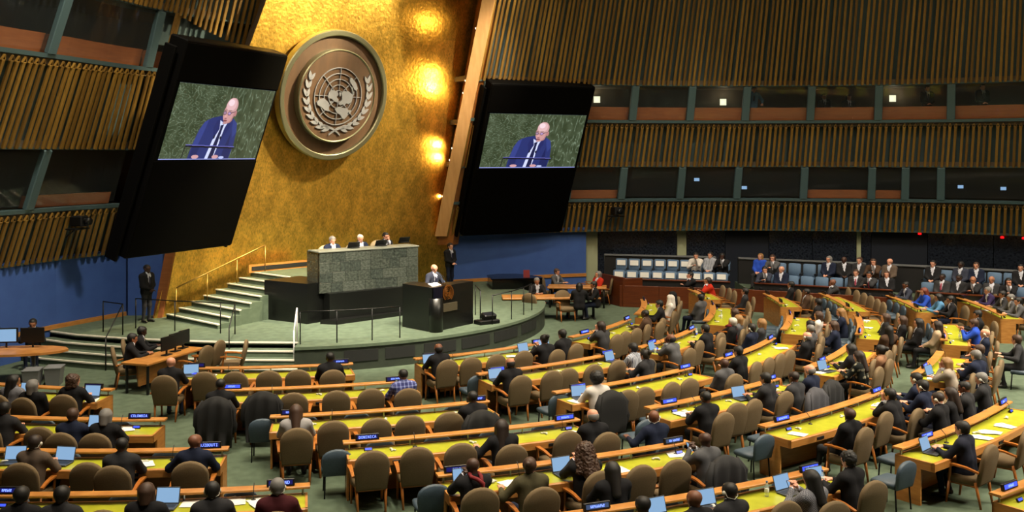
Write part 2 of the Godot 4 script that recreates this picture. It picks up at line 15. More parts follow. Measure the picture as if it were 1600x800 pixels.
const BOTTLES := [[-2.446, -21.37], [3.708, -14.672], [4.676, -15.185], [2.248, -26.966], [3.59, -25.277], [6.346, -30.551], [12.079, -27.193], [5.088, -27.816]]
const COATS := [[-5.702, -19.678, 0.0, "long black coat hung over a chair at the second row", Color(0.035,0.035,0.039), false, 0.12], [-4.937, -20.12, 0.0, "black coat hanging on the neighbouring chair at the second row", Color(0.03,0.03,0.033), false, 0.1], [1.739, -20.164, 0.0, "black quilted jacket hung on a chair at the third row", Color(0.03,0.03,0.033), true, 0.25], [3.099, -15.866, 0.0, "dark grey coat hung over the chair of grey-suited person", Color(0.09,0.09,0.099), false, 0.25], [5.773, -20.355, 0.0, "grey coat hung on the chair at the fourth row", Color(0.2,0.2,0.220), false, 0.3], [6.302, -21.041, 0.0, "dark blue coat hung on chair of balding person in navy", Color(0.07,0.07,0.077), false, 0.3], [-0.693, -18.655, 0.0, "black coat hung on chair at desk corner of the third row", Color(0.03,0.03,0.033), false, 0.3]]
const TIER_SPANS := [[[[3.777, -38.378], [6.009, -37.855], [8.11, -37.349]], "next to the clerks"], [[[8.932, -37.021], [11.199, -35.998], [13.249, -35.012]], "between the two doors"], [[[13.988, -34.64], [15.821, -33.673], [17.777, -32.557]], "by the far door"]]
const TIER_SEATS := [[4.096, 0.28, -38.867, -0.243], [4.577, 0.28, -38.757, -0.262], [5.055, 0.28, -38.647, -0.28], [5.53, 0.28, -38.537, -0.297], [6.002, 0.28, -38.427, -0.315], [6.471, 0.28, -38.317, -0.331], [6.938, 0.28, -38.207, -0.348], [7.402, 0.28, -38.097, -0.363], [7.863, 0.28, -37.987, -0.379], [4.306, 0.62, -39.895, -0.234], [4.799, 0.62, -39.785, -0.252], [5.29, 0.62, -39.675, -0.269], [5.778, 0.62, -39.565, -0.286], [6.263, 0.62, -39.455, -0.303], [6.745, 0.62, -39.345, -0.319], [7.224, 0.62, -39.235, -0.335], [7.701, 0.62, -39.125, -0.35], [8.175, 0.62, -39.015, -0.365], [9.28, 0.28, -37.478, -0.427], [9.771, 0.28, -37.264, -0.444], [10.256, 0.28, -37.05, -0.46], [10.735, 0.28, -36.836, -0.476], [11.208, 0.28, -36.622, -0.491], [11.674, 0.28, -36.409, -0.506], [12.134, 0.28, -36.195, -0.52], [12.588, 0.28, -35.981, -0.534], [13.035, 0.28, -35.767, -0.547], [9.629, 0.62, -38.491, -0.412], [10.134, 0.62, -38.277, -0.429], [10.633, 0.62, -38.063, -0.445], [11.126, 0.62, -37.849, -0.46], [11.613, 0.62, -37.635, -0.475], [12.094, 0.62, -37.421, -0.489], [12.568, 0.62, -37.207, -0.503], [13.036, 0.62, -36.993, -0.517], [13.498, 0.62, -36.78, -0.53], [14.432, 0.28, -35.079, -0.586], [14.89, 0.28, -34.846, -0.599], [15.34, 0.28, -34.614, -0.61], [15.783, 0.28, -34.381, -0.622], [16.218, 0.28, -34.149, -0.633], [16.646, 0.28, -33.916, -0.643], [17.066, 0.28, -33.684, -0.653], [14.941, 0.62, -36.091, -0.568], [15.414, 0.62, -35.859, -0.581], [15.879, 0.62, -35.626, -0.592], [16.337, 0.62, -35.394, -0.604], [16.788, 0.62, -35.161, -0.614], [17.232, 0.62, -34.929, -0.625], [17.668, 0.62, -34.696, -0.635]]
const TIER_PAPERS := [[4.096, 0.28, -38.867, -0.243], [4.577, 0.28, -38.757, -0.262], [5.055, 0.28, -38.647, -0.28], [5.53, 0.28, -38.537, -0.297], [6.002, 0.28, -38.427, -0.315], [6.471, 0.28, -38.317, -0.331], [6.938, 0.28, -38.207, -0.348], [7.402, 0.28, -38.097, -0.363], [7.863, 0.28, -37.987, -0.379], [4.306, 0.62, -39.895, -0.234], [4.799, 0.62, -39.785, -0.252], [5.29, 0.62, -39.675, -0.269], [5.778, 0.62, -39.565, -0.286], [6.263, 0.62, -39.455, -0.303], [6.745, 0.62, -39.345, -0.319]]
const PARTITION := [[4.038, -37.856], [5.478, -37.515], [6.847, -37.185], [8.189, -36.85], [9.653, -36.199], [11.059, -35.548], [12.219, -34.99], [13.079, -34.562]]
const DAIS_CHAIRS := [[-5.61, -31.25, 0.662], [-4.86, -32.0, 0.662], [-4.24, -33.1, 0.662]]
const DAIS_LAPTOPS := [[-4.901, -31.198, 3.804], [-4.151, -31.948, 3.804], [-3.531, -33.048, 3.804]]
const EXTRA_CHAIRS := [[-9.42, 0.0, -24.75, 2.0, "beige armchair of the person at the side table laptop"], [-9.55, 0.0, -25.75, 1.9, "beige armchair of the person in dark jacket at side table"], [-7.85, 0.0, -24.9, -1.9, "beige armchair drawn up to front of the side table"], [-7.75, 0.0, -25.6, -1.8, "beige armchair next to the steps at the side table"], [-7.1, 0.0, -25.5, -1.4, "beige armchair pulled back from the side table"], [1.847, 0.0, -34.635, 0.3, "beige armchair before the long clerk table"], [0.766, 0.0, -34.476, 2.6, "beige armchair half hidden behind the stage edge railing"], [1.249, 0.0, -38.563, 0.6, "beige armchair tilted between the clerk tables"], [3.007, 0.0, -39.794, -2.0, "pale armchair behind the rear clerk table"], [3.501, 0.0, -38.563, -1.9, "pale tall armchair at the end of clerk tables"]]
const PEOPLE := [[-9.967, 0.0, -20.053, 2.875, 4, "long", "black", "tan", "tweed", "long-haired person in grey patterned jacket at desk with laptop beside the steps"], [-9.362, 0.0, -19.809, 2.992, 2, "bob", "grey", "pale", "black", "grey-haired person in black beside curly-haired person in black coat"], [-8.772, 0.0, -20.079, 2.987, 4, "curly_bob", "brown", "pale", "black", "curly brown-haired person in a black coat reaching over the desk end"], [-9.01, 0.0, -17.801, 3.046, 0, "short", "black", "pale", "charcoal", "dark-haired person in black suit writing at desk by frame of yellow top"], [-7.603, 0.0, -17.36, 3.137, 0, "short", "brown", "pale", "navy", "brown-haired person in navy suit typing beside grey-bobbed person"], [-7.025, 0.0, -17.33, 3.036, 0, "bob", "grey", "pale", "black", "grey-bobbed person in black working at a laptop"], [-7.482, 0.0, -15.696, 2.999, 0, "short", "darkbrown", "pale", "taupe", "person in brown-grey suit with headset between two open laptops"], [-6.042, 0.0, -15.555, -3.009, 0, "crop", "black", "dark", "charcoal", "close-cropped person in charcoal suit reading at the desk"], [-4.976, 0.0, -15.761, -3.09, 4, "bald", "black", "brown", "navy", "bald person in navy suit leaning an arm on the desk end"], [-4.884, 0.0, -13.398, -3.104, 0, "bob", "brown", "pale", "black", "brown-bobbed person in black in front of a blue laptop screen"], [-4.002, 0.0, -13.456, -2.88, 0, "short", "black", "pale", "charcoal", "black-haired person with white earpiece before spread white papers"], [-3.167, 0.0, -13.593, -2.965, 0, "short", "grey", "pale", "maroon", "grey-haired person with headset in maroon behind the FINLAND sign"], [-6.479, 0.0, -13.247, -3.036, 0, "short", "black", "pale", "black", "black-haired person at the desk corner beside a blue sign"], [-5.959, 0.0, -13.266, -3.098, 0, "short", "black", "tan", "charcoal", "dark-haired person bent low at the yellow desk"], [-7.404, 0.0, -21.796, 3.144, 0, "bald", "brown", "pale", "black", "balding person in black working at bright laptop on first row desk"], [-4.028, 0.0, -22.325, -2.982, 0, "crop", "black", "dark", "black", "close-cropped person in black at the first desk row beside a small sign"], [-5.702, 0.0, -19.678, -3.02, 0, "crop", "black", "brown", "black", "person in black seated with black coats hung over the chair"], [-2.191, 0.0, -20.569, -2.716, 0, "crop", "black", "brown", "plaid", "person in blue plaid shirt at desk beside a water bottle"], [-3.781, 0.0, -17.64, -2.945, 0, "long", "brown", "pale", "lightgrey", "long-haired person in pale grey sweater"], [-0.693, 0.0, -18.655, -2.701, 0, "crop", "black", "dark", "black", "broad person in black suit at desk corner with black coat on chair"], [-0.135, 0.0, -16.65, -2.73, 4, "long", "darkbrown", "pale", "black", "person with long dark hair and white headphones in black"], [1.425, 0.0, -17.338, -2.785, 0, "balding", "grey", "pale", "black", "balding grey-haired person in black suit at desk end"], [-0.539, 0.0, -14.531, -2.764, 5, "bald", "black", "dark", "black", "person in black with dark red scarf and white tablet screen"], [0.29, 0.0, -14.544, -2.766, 4, "bun", "brown", "pale", "olive", "brown-haired person with olive coat round the shoulders"], [1.127, 0.0, -15.253, -2.786, 5, "curly", "brown", "pale", "black", "person with long curly brown hair in black at dark laptop"], [1.459, 0.0, -14.329, -2.854, 0, "long", "black", "tan", "black", "person with long straight black hair next to curly-haired person"], [3.099, 0.0, -15.866, -2.553, 5, "bald", "black", "dark", "grey", "bald person in grey suit holding a lit phone"], [2.483, 0.0, -17.274, -2.64, 4, "bald", "black", "brown", "navy", "bald person with white headphones in navy near blue sign"], [1.722, 0.0, -12.879, -2.702, 0, "crop", "black", "dark", "black", "dark-haired person in front row of the bottom desk by bright laptop"], [2.434, 0.0, -13.117, -2.632, 0, "bald", "black", "brown", "black", "bald person between two blue laptop screens"], [2.961, 0.0, -13.426, -2.645, 0, "crop", "black", "dark", "charcoal", "close-cropped person with headset right of laptop screen"], [-1.666, 0.0, -23.374, -2.587, 0, "balding", "black", "brown", "black", "person in black suit with thin laptop at first row desk corner"], [0.839, 0.0, -24.55, -2.49, 5, "bun", "black", "tan", "black", "person with tied black hair in short black sleeves"], [1.33, 0.0, -25.276, -2.325, 0, "short", "black", "tan", "black", "black-haired person in black suit beside a dark laptop"], [0.003, 0.0, -21.73, -2.647, 0, "balding", "black", "tan", "black", "person in black suit at bright tablet on second row desk"], [2.89, 0.0, -23.45, -2.299, 0, "short", "black", "tan", "stripe", "person in striped grey shirt leaning to laptop"], [3.062, 0.0, -22.641, -2.339, 0, "bun", "black", "pale", "charcoal", "dark-haired person in charcoal jacket behind curved rail"], [1.739, 0.0, -20.164, -2.685, 0, "afro", "black", "dark", "white", "person with rounded black hair in white shirt at black laptop"], [4.541, 0.0, -21.857, -2.482, 2, "bald", "black", "dark", "grey", "bald person in grey suit reading papers on lap"], [3.639, 0.0, -18.631, -2.613, 0, "crop", "black", "brown", "black", "close-cropped person in black suit at desk corner with papers"], [5.181, 0.0, -20.256, -2.316, 0, "short", "black", "tan", "charcoal", "dark-haired person in charcoal suit at white-framed tablet"], [5.773, 0.0, -20.355, -2.416, 0, "crop", "darkbrown", "brown", "darkgrey", "close-cropped person in dark grey suit beside hanging coat"], [6.302, 0.0, -21.041, -2.325, 0, "balding", "grey", "pale", "navy", "balding person in navy suit with coat on the chair back"], [5.829, 0.0, -17.598, -2.535, 2, "bald", "black", "dark", "black", "bald person in black suit reclining with legs under desk"], [7.245, 0.0, -18.882, -2.395, 3, "short", "black", "pale", "black", "dark-haired person in black suit with hand at the face"], [8.208, 0.0, -20.238, -2.345, 0, "short", "black", "pale", "navy", "dark-haired person in navy suit with white earpiece"], [8.071, 0.0, -19.587, -2.381, 0, "short", "black", "pale", "navy", "person in navy suit with headset looking across the desk"], [7.941, 0.0, -18.575, -2.362, 0, "crop", "darkbrown", "pale", "black", "close-cropped person with round white headset by brown chair"], [8.348, 0.0, -18.972, -2.336, 0, "long", "darkbrown", "pale", "black", "dark-haired person in black bending over papers"], [8.849, 0.0, -19.489, -2.226, 0, "crop", "black", "brown", "charcoal", "close-cropped person in charcoal suit with blue collar"], [9.531, 0.0, -20.253, -2.232, 0, "short", "grey", "pale", "charcoal", "grey-haired person in charcoal suit with headset"], [7.489, 0.0, -16.553, -2.354, 0, "short", "black", "pale", "navy2", "dark-haired person in dark suit typing on tablet at desk corner"], [5.027, 0.0, -14.802, -2.504, 0, "curly_short", "black", "pale", "black", "curly black-haired person in black suit beside a bottle"], [4.209, 0.0, -13.966, -2.52, 5, "long", "black", "pale", "tweed", "long black-haired person in tweed jacket holding a phone"], [12.386, 0.0, -24.554, -1.997, 4, "short", "brown", "pale", "charcoal", "brown-haired person with glasses in charcoal at the aisle"], [2.477, 0.0, -26.565, -2.338, 3, "bob", "darkbrown", "pale", "darkgrey", "dark-bobbed person with hand on cheek in dark grey"], [3.856, 0.0, -28.503, -1.976, 0, "crop", "black", "dark", "brown", "person in brown jacket at end of first row"], [4.54, 0.0, -30.432, -1.785, 0, "short", "black", "pale", "black", "dark-haired person in black before two head-scarfed people"], [4.886, 0.0, -31.671, -1.694, 2, "scarf", "white", "tan", "white", "person in white head scarf and white clothing"], [5.073, 0.0, -32.438, -1.71, 2, "scarf", "black", "tan", "black", "person in black head scarf and black clothing"], [4.046, 0.0, -24.703, -2.236, 3, "balding", "black", "brown", "grey", "balding person in grey suit with hands joined beside laptop"], [5.078, 0.0, -26.053, -2.241, 0, "short", "black", "pale", "black", "dark-haired person in black suit at second row end"], [5.88, 0.0, -27.243, -1.994, 2, "short", "white", "pale", "black", "white-haired person with red scarf"], [6.149, 0.0, -27.755, -2.017, 2, "bob", "blond", "pale", "grey", "fair-haired person behind white-haired person"], [5.256, 0.0, -23.071, -2.365, 0, "short", "black", "pale", "black", "dark-haired person in black leaning forward onto the desk"], [6.188, 0.0, -26.337, -2.22, 2, "short", "black", "tan", "navy", "dark-haired person with earpiece turned to fair-haired person"], [6.627, 0.0, -27.11, -1.973, 2, "bob", "blond", "pale", "darkgrey", "fair-haired person with headset in dark grey jacket"], [5.91, 0.0, -31.935, -2.337, 2, "short", "black", "tan", "grey", "person in grey suit slouched sideways in the chair"], [7.272, 0.0, -25.108, -2.243, 2, "balding", "grey", "pale", "black", "balding person with earpiece in black suit leaning back"], [8.582, 0.0, -26.607, -1.959, 0, "bob", "brown", "pale", "navy", "brown-haired person in navy with eyes on desk"], [9.505, 0.0, -28.852, -1.913, 0, "long", "blond", "pale", "navy", "person with long fair hair in navy"], [7.937, 0.0, -23.328, -2.286, 0, "bob", "black", "tan", "black", "dark-haired person in black beside floral dress wearer"], [7.836, 0.0, -22.521, -2.292, 0, "long", "darkbrown", "pale", "floral", "long dark-haired person in dark floral jacket typing"], [8.456, 0.0, -23.359, -2.126, 2, "bun", "black", "dark", "tan", "dark-haired person in tan top near chair back"], [9.597, 0.0, -21.839, -2.126, 3, "bob", "blond", "pale", "beigegrey", "fair-haired person in light grey jacket with hands at the face"], [10.478, 0.0, -22.578, -2.572, 0, "short", "grey", "pale", "navy", "grey-haired person in navy suit in profile"], [10.891, 0.0, -23.274, -2.097, 0, "short", "brown", "pale", "black", "brown-haired person in black behind grey-haired person"], [12.421, 0.0, -26.91, -2.045, 5, "short", "brown", "tan", "blue", "person in bright blue short sleeves with raised arms"], [11.887, 0.0, -25.518, -1.955, 2, "bald", "black", "pale", "navy", "bald person with white headset in navy suit"], [11.192, 0.0, -26.743, -2.001, 2, "long", "darkbrown", "pale", "beige", "long dark-haired person in beige top with device on lap"], [10.854, 0.0, -27.138, -1.85, 2, "long", "black", "pale", "black", "dark-haired person in black beside beige top wearer"], [10.594, 0.0, -27.588, -1.826, 2, "bob", "brown", "pale", "black", "brown-haired person in black by the row end"], [9.697, 0.0, -26.109, -2.727, 2, "long", "black", "tan", "brown", "long dark-haired person in brown seated sideways"], [10.29, 0.0, -28.01, -1.815, 2, "bob", "brown", "pale", "black", "brown-haired person in black near empty chairs"], [9.311, 0.0, -30.935, -2.122, 2, "short", "black", "tan", "black", "dark-haired person in black suit in profile near yellow desk"], [7.852, 0.0, -26.823, -2.14, 2, "short", "black", "tan", "black", "black-haired person with hand on forehead"], [7.676, 0.0, -26.172, -2.354, 2, "crop", "grey", "tan", "grey", "grey-haired person below profile suit wearer"], [8.545, 0.0, -28.39, -2.048, 2, "bob", "brown", "pale", "white", "person with white collar in far desk row"], [9.598, 0.0, -33.154, -1.714, 2, "crop", "black", "brown", "brown", "person in brown hunched over far desk"], [9.623, 0.0, -35.085, -1.848, 2, "short", "black", "tan", "black", "person in black suit in profile beside blue chair"], [11.555, 0.0, -35.759, -1.467, 3, "bald", "black", "brown", "darkgrey", "bald person in grey at far desk by brown partition"], [6.889, 0.0, -37.938, -1.399, 3, "short", "black", "pale", "black", "dark-haired person resting the chin at far desk"], [7.224, 0.0, -36.229, -1.548, 3, "bob", "darkbrown", "tan", "red", "person in red-orange jacket with hand at the head"], [7.615, 0.0, -33.32, -1.851, 2, "short", "black", "pale", "charcoal", "person in charcoal jacket turned aside at far desk"], [6.304, 0.0, -28.951, -1.999, 2, "bob", "brown", "tan", "black", "person in black leaning beside charcoal jacket wearer"], [13.722, 0.0, -34.909, -1.433, 0, "crop", "black", "brown", "greyblue", "person in grey-blue jacket at the foot of the green steps"], [13.705, 0.0, -33.317, -1.524, 0, "long", "red", "pale", "blue", "red-haired person in blue at far desk"], [13.586, 0.0, -31.892, -1.718, 0, "bob", "black", "tan", "lightblue", "dark-haired person in light blue at far desk"], [13.753, 0.0, -31.393, -1.721, 0, "short", "black", "tan", "black", "person in black suit with pale stole at far desk"], [13.248, 0.0, -28.464, -1.848, 0, "short", "black", "tan", "black", "black-haired person in black suit looking down at papers"], [15.915, 0.0, -33.509, -1.572, 0, "short", "grey", "pale", "purple", "grey-haired person in purple at last far desk"], [15.942, 0.0, -32.564, -1.625, 0, "short", "black", "tan", "darkgrey", "dark-haired person in dark grey at last far desk"], [15.817, 0.0, -31.77, -1.668, 0, "short", "grey", "tan", "grey", "grey-haired person in grey with headset at last far desk"], [15.695, 0.0, -31.058, -1.685, 0, "short", "black", "pale", "grey", "person in grey at last far desk by frame of door"], [7.17, 0.62, -39.248, -0.248, 3, "short", "black", "pale", "white", "person in white jacket bent over papers in side seats"], [7.676, 0.62, -39.131, -0.473, 2, "short", "black", "pale", "stripe", "person in face mask and patterned top in side seats"], [8.183, 0.62, -39.013, -0.464, 3, "bob", "black", "dark", "black", "person in black in side seats at the row end"], [9.474, 0.62, -38.556, -0.569, 2, "bob", "blond", "pale", "blue", "fair-haired person in bright blue with purple coat"], [9.959, 0.62, -38.351, -0.517, 3, "long", "brown", "pale", "grey", "long-haired person in grey cardigan in back side row"], [9.388, 0.28, -37.431, -0.259, 3, "short", "black", "pale", "greyblue", "person in grey-blue jacket in front side row"], [9.92, 0.28, -37.199, -0.549, 2, "balding", "grey", "pale", "navy", "balding person in navy in front side row"], [11.781, 0.62, -37.561, -0.678, 2, "bob", "grey", "pale", "navy", "person in navy with white shirt in back side row"], [12.298, 0.62, -37.33, -0.262, 2, "bald", "black", "dark", "black", "bald person in black in back side row"], [12.771, 0.62, -37.115, -0.604, 2, "short", "brown", "pale", "charcoal", "brown-haired person in charcoal in back side row"], [13.244, 0.62, -36.898, -0.445, 3, "long", "brown", "pale", "brown", "long-haired person in brown in back side row"], [13.715, 0.62, -36.678, -0.665, 2, "balding", "brown", "pale", "taupe", "person in taupe jacket at end of back side row"], [12.312, 0.28, -36.111, -0.437, 2, "short", "brown", "pale", "charcoal", "person in charcoal with red tie in front side row"], [12.79, 0.28, -35.884, -0.739, 3, "short", "black", "tan", "darkgrey", "person in dark grey with pink tie in front side row"], [13.259, 0.28, -35.659, -0.329, 2, "long", "brown", "pale", "black", "person in black with light trousers at end of front side row"], [15.036, 0.62, -36.045, -0.602, 2, "short", "black", "pale", "black", "bearded person in black with papers at start of far side seats"], [15.84, 0.62, -35.646, -0.801, 2, "short", "black", "dark", "greyblue", "person in grey-blue with joined hands in far side seats"], [16.304, 0.62, -35.411, -0.41, 2, "short", "brown", "pale", "navy", "person in navy in back row of far side seats"], [14.857, 0.28, -34.863, -0.716, 2, "crop", "black", "dark", "darkgrey", "person in dark suit with pink tie in far side seats"], [15.319, 0.28, -34.626, -0.848, 2, "crop", "black", "dark", "charcoal", "person in charcoal with white shirt in far side seats"], [15.78, 0.28, -34.385, -0.714, 3, "bald", "grey", "tan", "charcoal", "bald person with chin on hand in far side seats"], [16.24, 0.28, -34.142, -0.465, 2, "balding", "grey", "tan", "darkgrey", "balding bearded person in dark grey in far side seats"], [16.694, 0.28, -33.889, -0.454, 3, "long", "black", "pale", "black", "long-haired person in black in far side seats"], [17.546, 0.62, -34.761, -0.479, 2, "short", "black", "pale", "black", "person in black with laptop at end of far side seats"], [-5.61, 1.87, -31.25, 0.662, 0, "short", "grey", "pale", "navy", "grey-haired person in navy suit seated on the dais behind the marble front"], [-4.86, 1.87, -32.0, 0.662, 0, "crop", "white", "pale", "navy", "white-haired person in navy suit at the middle of the dais"], [-4.24, 1.87, -33.1, 0.662, 3, "short", "black", "pale", "black", "dark-haired person in black suit on the dais with hand at the mouth"], [-2.42, 0.68, -30.35, 0.812, 7, "bald", "white", "pale", "greyblue", "bald person in grey-blue suit speaking at the black rostrum"], [-2.32, 0.68, -37.6, 0.812, 6, "short", "black", "pale", "black", "person in black suit standing at right end of gilded wall"], [-10.95, 0.68, -30.2, 1.1, 6, "crop", "black", "dark", "black", "dark-suited person standing guard left of the stairs"], [-9.55, 0.0, -25.75, 1.9, 0, "short", "black", "dark", "black", "person in dark jacket at the side table monitors"], [-9.42, 0.0, -24.75, 2.0, 0, "short", "black", "tan", "black", "person in black suit at a laptop on the side table"], [0.871, 0.0, -36.094, 0.2, 0, "short", "grey", "tan", "black", "person in black at the long clerk table by the piano"], [1.656, 0.0, -38.933, 0.9, 0, "short", "brown", "pale", "grey", "person in grey jacket bending over the clerk table"], [3.191, 0.0, -38.077, -1.0, 2, "bob", "grey", "pale", "red", "grey-haired person in red at the rear clerk table"], [2.933, 0.0, -35.0, -1.4, 0, "short", "black", "tan", "black", "person in black coat at the end of long clerk table"], [2.299, 0.0, -34.478, 3.0, 0, "bob", "black", "tan", "black", "person in black facing away at the clerk tables"], [-12.856, 0.0, -27.07, 0.3, 0, "short", "black", "tan", "black", "operator in black behind the screens at the left desk"]]
const EXPOSURE := 1.0
const SCREEN_GLOW := 1.15
const HALL_FILL_PANELS := [[-11.0, -24.0, 28.0], [-5.0, -23.0, 28.0], [1.0, -26.0, 28.0], [6.0, -29.0, 28.0], [-8.0, -17.0, 28.0], [-2.0, -18.0, 28.0], [4.0, -21.0, 28.0], [10.0, -25.0, 28.0], [14.0, -29.0, 28.0], [-3.0, -12.0, 28.0], [4.0, -14.0, 28.0], [10.0, -18.0, 28.0], [16.0, -22.0, 28.0]]  # unseen panels added above the seats as soft fill light
const HALL_DOWNLIGHTS := [[-8.0, -22.0, -10.0, -24.0, 138.0], [-2.0, -21.0, -4.0, -23.0, 138.0], [4.0, -24.0, 2.0, -26.0, 138.0], [9.0, -27.0, 7.0, -29.0, 138.0], [-5.0, -15.0, -7.0, -17.0, 138.0], [1.0, -16.0, -1.0, -18.0, 138.0], [7.0, -19.0, 5.0, -21.0, 138.0], [13.0, -23.0, 11.0, -25.0, 138.0], [17.0, -27.0, 15.0, -29.0, 138.0], [0.0, -10.0, -2.0, -12.0, 138.0], [7.0, -12.0, 5.0, -14.0, 138.0], [13.0, -16.0, 11.0, -18.0, 138.0], [19.0, -20.0, 17.0, -22.0, 138.0], [22.0, -17.0, 13.0, -22.0, 358.8], [24.0, -24.0, 14.0, -27.0, 358.8], [20.0, -12.0, 10.0, -18.0, 358.8], [7.0, -32.0, 7.5, -39.0, 138.0], [13.0, -30.0, 13.0, -37.0, 138.0], [19.0, -27.0, 18.0, -35.0, 124.2], [-8.0, -23.0, -13.2, -29.0, 138.0], [1.0, -33.0, 1.5, -38.0, 110.4]]  # lamps near the end are added to brighten side seats and blue wall
const SPOTS := [[Vector3(-1, 15.0, -22), Vector3(-3.2, 1.5, -29.5), 16.0, 460.0, Color(1.0, 0.95, 0.86), 0.25], [Vector3(-6, 15.0, -21), Vector3(-6, 1.5, -28.5), 16.0, 460.0, Color(1.0, 0.95, 0.86), 0.25], [Vector3(3, 15.0, -24), Vector3(-2.4, 1.5, -30.4), 16.0, 368.0, Color(1.0, 0.95, 0.86), 0.25], [Vector3(-3, 15.0, -20), Vector3(-7.5, 1.5, -31), 16.0, 368.0, Color(1.0, 0.95, 0.86), 0.25], [Vector3(2, 15.0, -28), Vector3(-1.0, 1.5, -33), 16.0, 322.0, Color(1.0, 0.95, 0.86), 0.25], [Vector3(5, 15.0, -24), Vector3(-1.9, 8.0, -38.2), 8.0, 368.0, Color(1.0, 0.92, 0.8), 0.2], [Vector3(1.22, 14.6, -30.98), Vector3(-9.14, 2.2, -31.83), 16.0, 500.0, Color(1.0, 0.92, 0.74), 0.3], [Vector3(1.77, 14.6, -31.56), Vector3(-8.59, 8, -32.41), 16.0, 500.0, Color(1.0, 0.92, 0.74), 0.3], [Vector3(3.76, 14.6, -33.66), Vector3(-6.59, 11.5, -34.52), 16.0, 300.0, Color(1.0, 0.92, 0.74), 0.3], [Vector3(4.66, 14.6, -34.61), Vector3(-5.7, 4.5, -35.46), 16.0, 550.0, Color(1.0, 0.92, 0.74), 0.3], [Vector3(4.93, 14.6, -34.9), Vector3(-5.42, 9, -35.75), 16.0, 400.0, Color(1.0, 0.92, 0.74), 0.3], [Vector3(-2.78, 3.65, -38.98), Vector3(-3.85, 3.6, -39.3), 60.0, 2.4, Color(1.0, 0.86, 0.58), 0.035], [Vector3(-2.68, 4.1, -38.82), Vector3(-3.75, 4.05, -39.15), 60.0, 1.92, Color(1.0, 0.86, 0.58), 0.035], [Vector3(-2.37, 5.5, -38.33), Vector3(-3.44, 5.45, -38.66), 60.0, 2.4, Color(1.0, 0.86, 0.58), 0.035], [Vector3(-2.27, 5.95, -38.17), Vector3(-3.34, 5.9, -38.5), 60.0, 2.4, Color(1.0, 0.86, 0.58), 0.035], [Vector3(-1.82, 8.0, -37.45), Vector3(-2.89, 7.95, -37.78), 60.0, 2.88, Color(1.0, 0.86, 0.58), 0.035], [Vector3(-1.73, 8.45, -37.3), Vector3(-2.8, 8.399999999999999, -37.62), 60.0, 2.16, Color(1.0, 0.86, 0.58), 0.035], [Vector3(-1.32, 10.3, -36.65), Vector3(-2.39, 10.25, -36.98), 60.0, 1.2, Color(1.0, 0.86, 0.58), 0.035]]  # the narrow spot on the pale edge board is added to brighten it

var used := {}
var mats := {}
var rng := RandomNumberGenerator.new()

# ---------------------------------------------------------------- naming
func numbered(called: String) -> String:
	if not used.has(called):
		used[called] = 0
		return called
	used[called] += 1
	return "%s_%03d" % [called, used[called]]

func tag(o: Node, label: String, category: String, group := "", kind := "") -> Node:
	o.set_meta("label", label)
	if category != "": o.set_meta("category", category)
	if group != "": o.set_meta("group", group)
	if kind != "": o.set_meta("kind", kind)
	return o

func thing(called: String, label: String, category: String, at := Vector3.ZERO, turn := 0.0, group := "", kind := "") -> Node3D:
	var o := Node3D.new()
	o.name = numbered(called)
	add_child(o)
	o.position = at
	o.rotation.y = turn
	tag(o, label, category, group, kind)
	return o

func copy_of(root: Node3D, at: Vector3, turn: float, label := "", group := "") -> Node3D:
	var base := String(root.name)
	if base.length() > 4 and base[base.length() - 4] == "_" and base.right(3).is_valid_int(): base = base.left(base.length() - 4)
	var r: Node3D = root.duplicate()
	r.name = numbered(base)
	add_child(r)
	r.position = at
	r.rotation.y = turn
	if label != "": r.set_meta("label", label)
	if group != "": r.set_meta("group", group)
	return r

func put(mesh: Mesh, called: String, m: Material, parent: Node, xf := Transform3D()) -> MeshInstance3D:
	var o := MeshInstance3D.new()
	o.name = called
	o.mesh = mesh
	o.transform = xf
	if m: o.material_override = m
	parent.add_child(o, true)
	return o

# ---------------------------------------------------------------- mesh building
func begin(smooth := false) -> SurfaceTool:
	var s := SurfaceTool.new()
	s.begin(Mesh.PRIMITIVE_TRIANGLES)
	s.set_smooth_group(0 if smooth else -1)
	return s

func done(s: SurfaceTool) -> ArrayMesh:
	s.generate_normals()
	s.index()
	return s.commit()

func part(s: SurfaceTool, called: String, m: Material, parent: Node) -> MeshInstance3D:
	return put(done(s), called, m, parent)

func quad(s: SurfaceTool, a: Vector3, b: Vector3, c: Vector3, d: Vector3) -> void:
	s.add_vertex(a); s.add_vertex(c); s.add_vertex(b)
	s.add_vertex(a); s.add_vertex(d); s.add_vertex(c)

func tri(s: SurfaceTool, a: Vector3, b: Vector3, c: Vector3) -> void:
	s.add_vertex(a); s.add_vertex(c); s.add_vertex(b)

